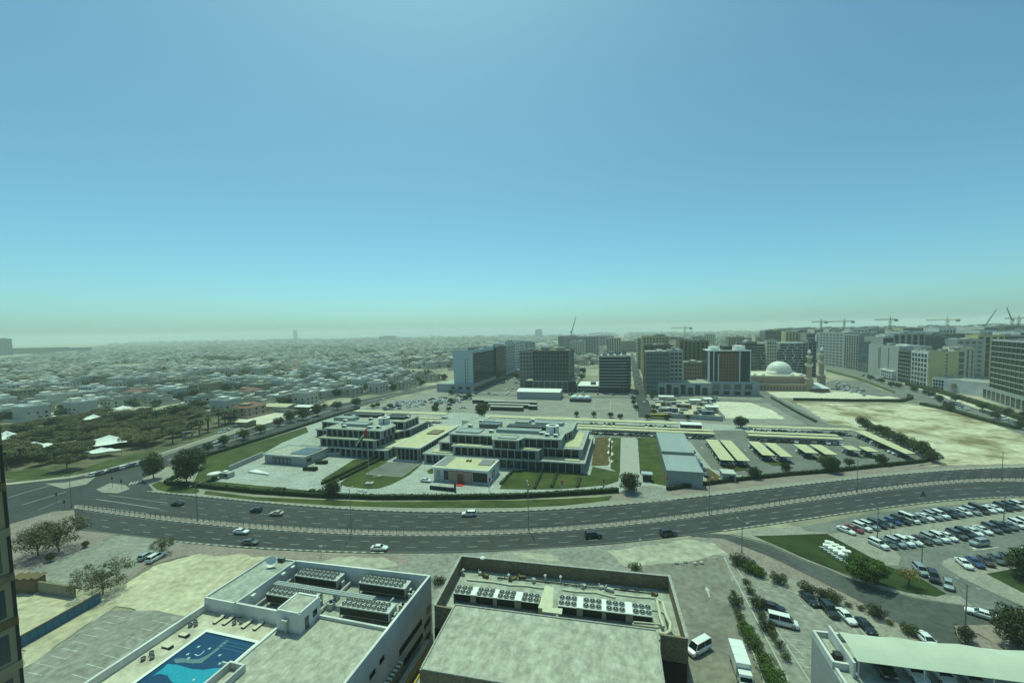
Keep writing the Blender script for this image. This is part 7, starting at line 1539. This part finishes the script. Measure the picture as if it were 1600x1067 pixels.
# garden trees between the houses
ftree = MB(); n = 0; tr = random.Random(15)
def blob(mb, x, y, z, r, h, m):
    k = 7; vs = []
    for j, (rr, zz) in enumerate([(.55, .12), (1.0, .42), (.82, .75), (.35, .98)]):
        for i in range(k): a = 2*math.pi*i/k+j*.4; q = r*rr*tr.uniform(.75, 1.2); vs.append((x+q*math.cos(a), y+q*math.sin(a), z+h*zz*tr.uniform(.9, 1.1)))
    mb.add(vs, [(j*k+i, j*k+(i+1) % k, (j+1)*k+(i+1) % k, (j+1)*k+i) for j in range(3) for i in range(k)]+[tuple(range(3*k, 4*k))], m)
tc = []
for (u, v) in cand:
    n_ = 1 if tr.random() < .8 else 0
    if v < 1300 and tr.random() < .75: n_ += tr.choice([1, 1, 2])
    for _ in range(n_):
        uu, vv = u+tr.choice([-1, 1])*tr.uniform(9, 13), v+tr.choice([-1, 1])*tr.uniform(8, 12)
        if free(uu, vv): tc.append((uu, vv))
for cu, cv, ru, rv, k in [(-620, 760, 120, 40, 150), (-480, 620, 40, 18, 25), (-330, 700, 25, 25, 14), (-420, 480, 40, 14, 20), (-300, 520, 20, 14, 10), (-520, 330, 60, 20, 30), (-400, 300, 30, 14, 14), (-1100, 900, 200, 40, 90), (-380, 360, 25, 14, 12), (-280, 900, 50, 30, 30), (-900, 1500, 300, 60, 120)]:
    for _ in range(k): tc.append((cu+tr.gauss(0, .6)*ru, cv+tr.gauss(0, .6)*rv))
for px, py, k, dx, dy in GROVES:
    for _ in range(k): q_ = G(px+tr.gauss(0, .6)*dx, max(534, py+tr.gauss(0, .6)*dy)); tc.append(q_)
tc.sort(key=lambda c: c[0]**2+c[1]**2)
for i, (u, v) in enumerate(tc):
    x, y = W(u, v)
    if i < 190: tree('house%d' % tr.randint(0, 2) if tr.random() < .85 else 'palm', x, y, tr.uniform(.7, 1.25), 'dark garden tree between the villas of the residential quarter', 'garden trees between the villas')
    else: s = 1 if v < 1500 else 2.1; blob(ftree, x, y, 0, tr.uniform(2.4, 4.6)*s, tr.uniform(4.5, 8.5), tr.randint(0, 2))
tag(ftree.build('distant_trees', [m_leafd, m_leafm, m_leafo]), 'scattered dark trees fading between the distant houses', 'trees', kind='stuff')
# landmarks near the horizon
def far_block(nm, label, px, w, y0, D, z1, m, dep=60):
    x, y = ray(px, 520)[0]*D, D; t = thing(nm, label, 'building', (x, y, 0)); MB().box(-w/2, w/2, 0, dep, 0, z1).build('wall', m, t); MB().box(-w*.3, w*.3, dep*.2, dep*.7, z1, z1+3).build('plant_room', m_grey, t); return t
t = far_block('distant_tower', 'hazy slim tower standing alone on the left horizon', 461, 30, 0, 4600, 112, m_wallg, 34)
far_block('distant_hall', 'hazy long low hall beneath the slim tower on the horizon', 440, 500, 0, 4350, 22, m_wallg, 90); far_block('distant_hall', 'dark long low hall on the far left horizon', 50, 420, 0, 1900, 24, m_glasst, 60)
far_block('distant_tower', 'dark stepped tower cut by the left photo edge at the horizon', -2, 45, 0, 1750, 70, m_glasst, 30); far_block('distant_hall', 'pale long roof line on the central horizon', 789, 170, 0, 4000, 27, m_white, 60); far_block('distant_hall', 'pale curved stadium-like roof behind the rounded tower', 940, 210, 0, 3300, 34, m_white, 80)
far_block('distant_block', 'hazy block of flats left of the thin luffing crane', 842, 60, 0, 3600, 70, m_conc, 30); far_block('distant_hall', 'hazy wide grey block on the central horizon', 605, 130, 0, 3400, 40, m_conc, 60)
# ------------------------------------------------------------------ labels: where look-alikes share one, say which it is
MARKS = [('the pale slab tower', 722, 600), ('the white forecourt', 420, 655), ('the large park tent', 172, 698), ('the left edge tower', 8, 690), ('the bus', 489, 642), ('the park gateway', 294, 686), ('the west office block', 520, 675),
         ('the distant slim tower', 461, 520), ('the mosque dome', 1217, 580), ('the hotel', 1140, 590), ('the right edge tower', 1575, 590), ('the khaki block', 1475, 580), ('the rounded tower', 960, 590), ('the terminal crane', 1391, 500)][:13]
bpy.context.view_layer.update(); R3 = cam.matrix_world.inverted()
def proj(o):
    p = R3 @ o.matrix_basis.translation; return (PPX+F*p.x/-p.z, PPY-F*p.y/-p.z) if p.z < 0 else (9999, 9999)
def nth(n): return str(n)+('th' if 10 <= n % 100 <= 20 else {1: 'st', 2: 'nd', 3: 'rd'}.get(n % 10, 'th'))
dup = {}
for o in scene.objects:
    if o.get('group') == 'mid-rise blocks of the far district': o['label'] = o['label'].split(' in the far')[0]
for o in list(scene.objects):
    if o.parent is None and 'label' in o and 'group' in o: dup.setdefault(o['label'], []).append(o)
SHORT = {'broad flat-topped olive tree in the park left of the side street': 'flat-topped olive tree in the park', 'dark dense tree in the park among the acacias': 'dark dense park tree', 'dark garden tree between the villas of the residential quarter': 'dark garden tree among the villas', 'palm in the park among the acacias': 'park palm', 'palm in the park near the white forecourt': 'park palm by the white forecourt'}
for lab_, obs in dup.items():
    if len(obs) < 2: continue
    core = SHORT.get(lab_, lab_); near_m = {}
    spread_ = any(k in lab_ for k in ('villa', 'park', 'mid-rise', 'garden tree'))
    if spread_ and 'parked' not in lab_:
        for o in obs:
            p = proj(o); k = min(MARKS, key=lambda m_: math.hypot(m_[1]-p[0], 2*(m_[2]-p[1]))); near_m.setdefault(k[0], []).append((math.hypot(k[1]-p[0], 2*(k[2]-p[1])), o))
        core = core.split(' in the far')[0]
        for k, l in near_m.items():
            for i, (d_, o) in enumerate(sorted(l, key=lambda z: z[0])): o['label'] = '%s, %s nearest to %s' % (core, nth(i+1), k)
    else:
        w_ = core.split(); core = ' '.join(w_[:12])
        for i, o in enumerate(sorted(obs, key=lambda z: proj(z)[0])): o['label'] = '%s, %s from the left' % (core, nth(i+1))
# ------------------------------------------------------------------ haze
hz = MB(); hz.box(-8600, 8600, -280, 9000, -1.2, 125)
mh = bpy.data.materials.new('haze_air'); mh.use_nodes = True; n_ = mh.node_tree.nodes; n_.remove(n_['Principled BSDF'])
pv = n_.new('ShaderNodeVolumePrincipled'); pv.inputs['Color'].default_value = (.93, 1, 1, 1); pv.inputs['Density'].default_value = 1.7e-4; pv.inputs['Anisotropy'].default_value = .1
mh.node_tree.links.new(pv.outputs[0], n_['Material Output'].inputs['Volume'])
o = hz.build('haze', mh); tag(o, kind='stuff')
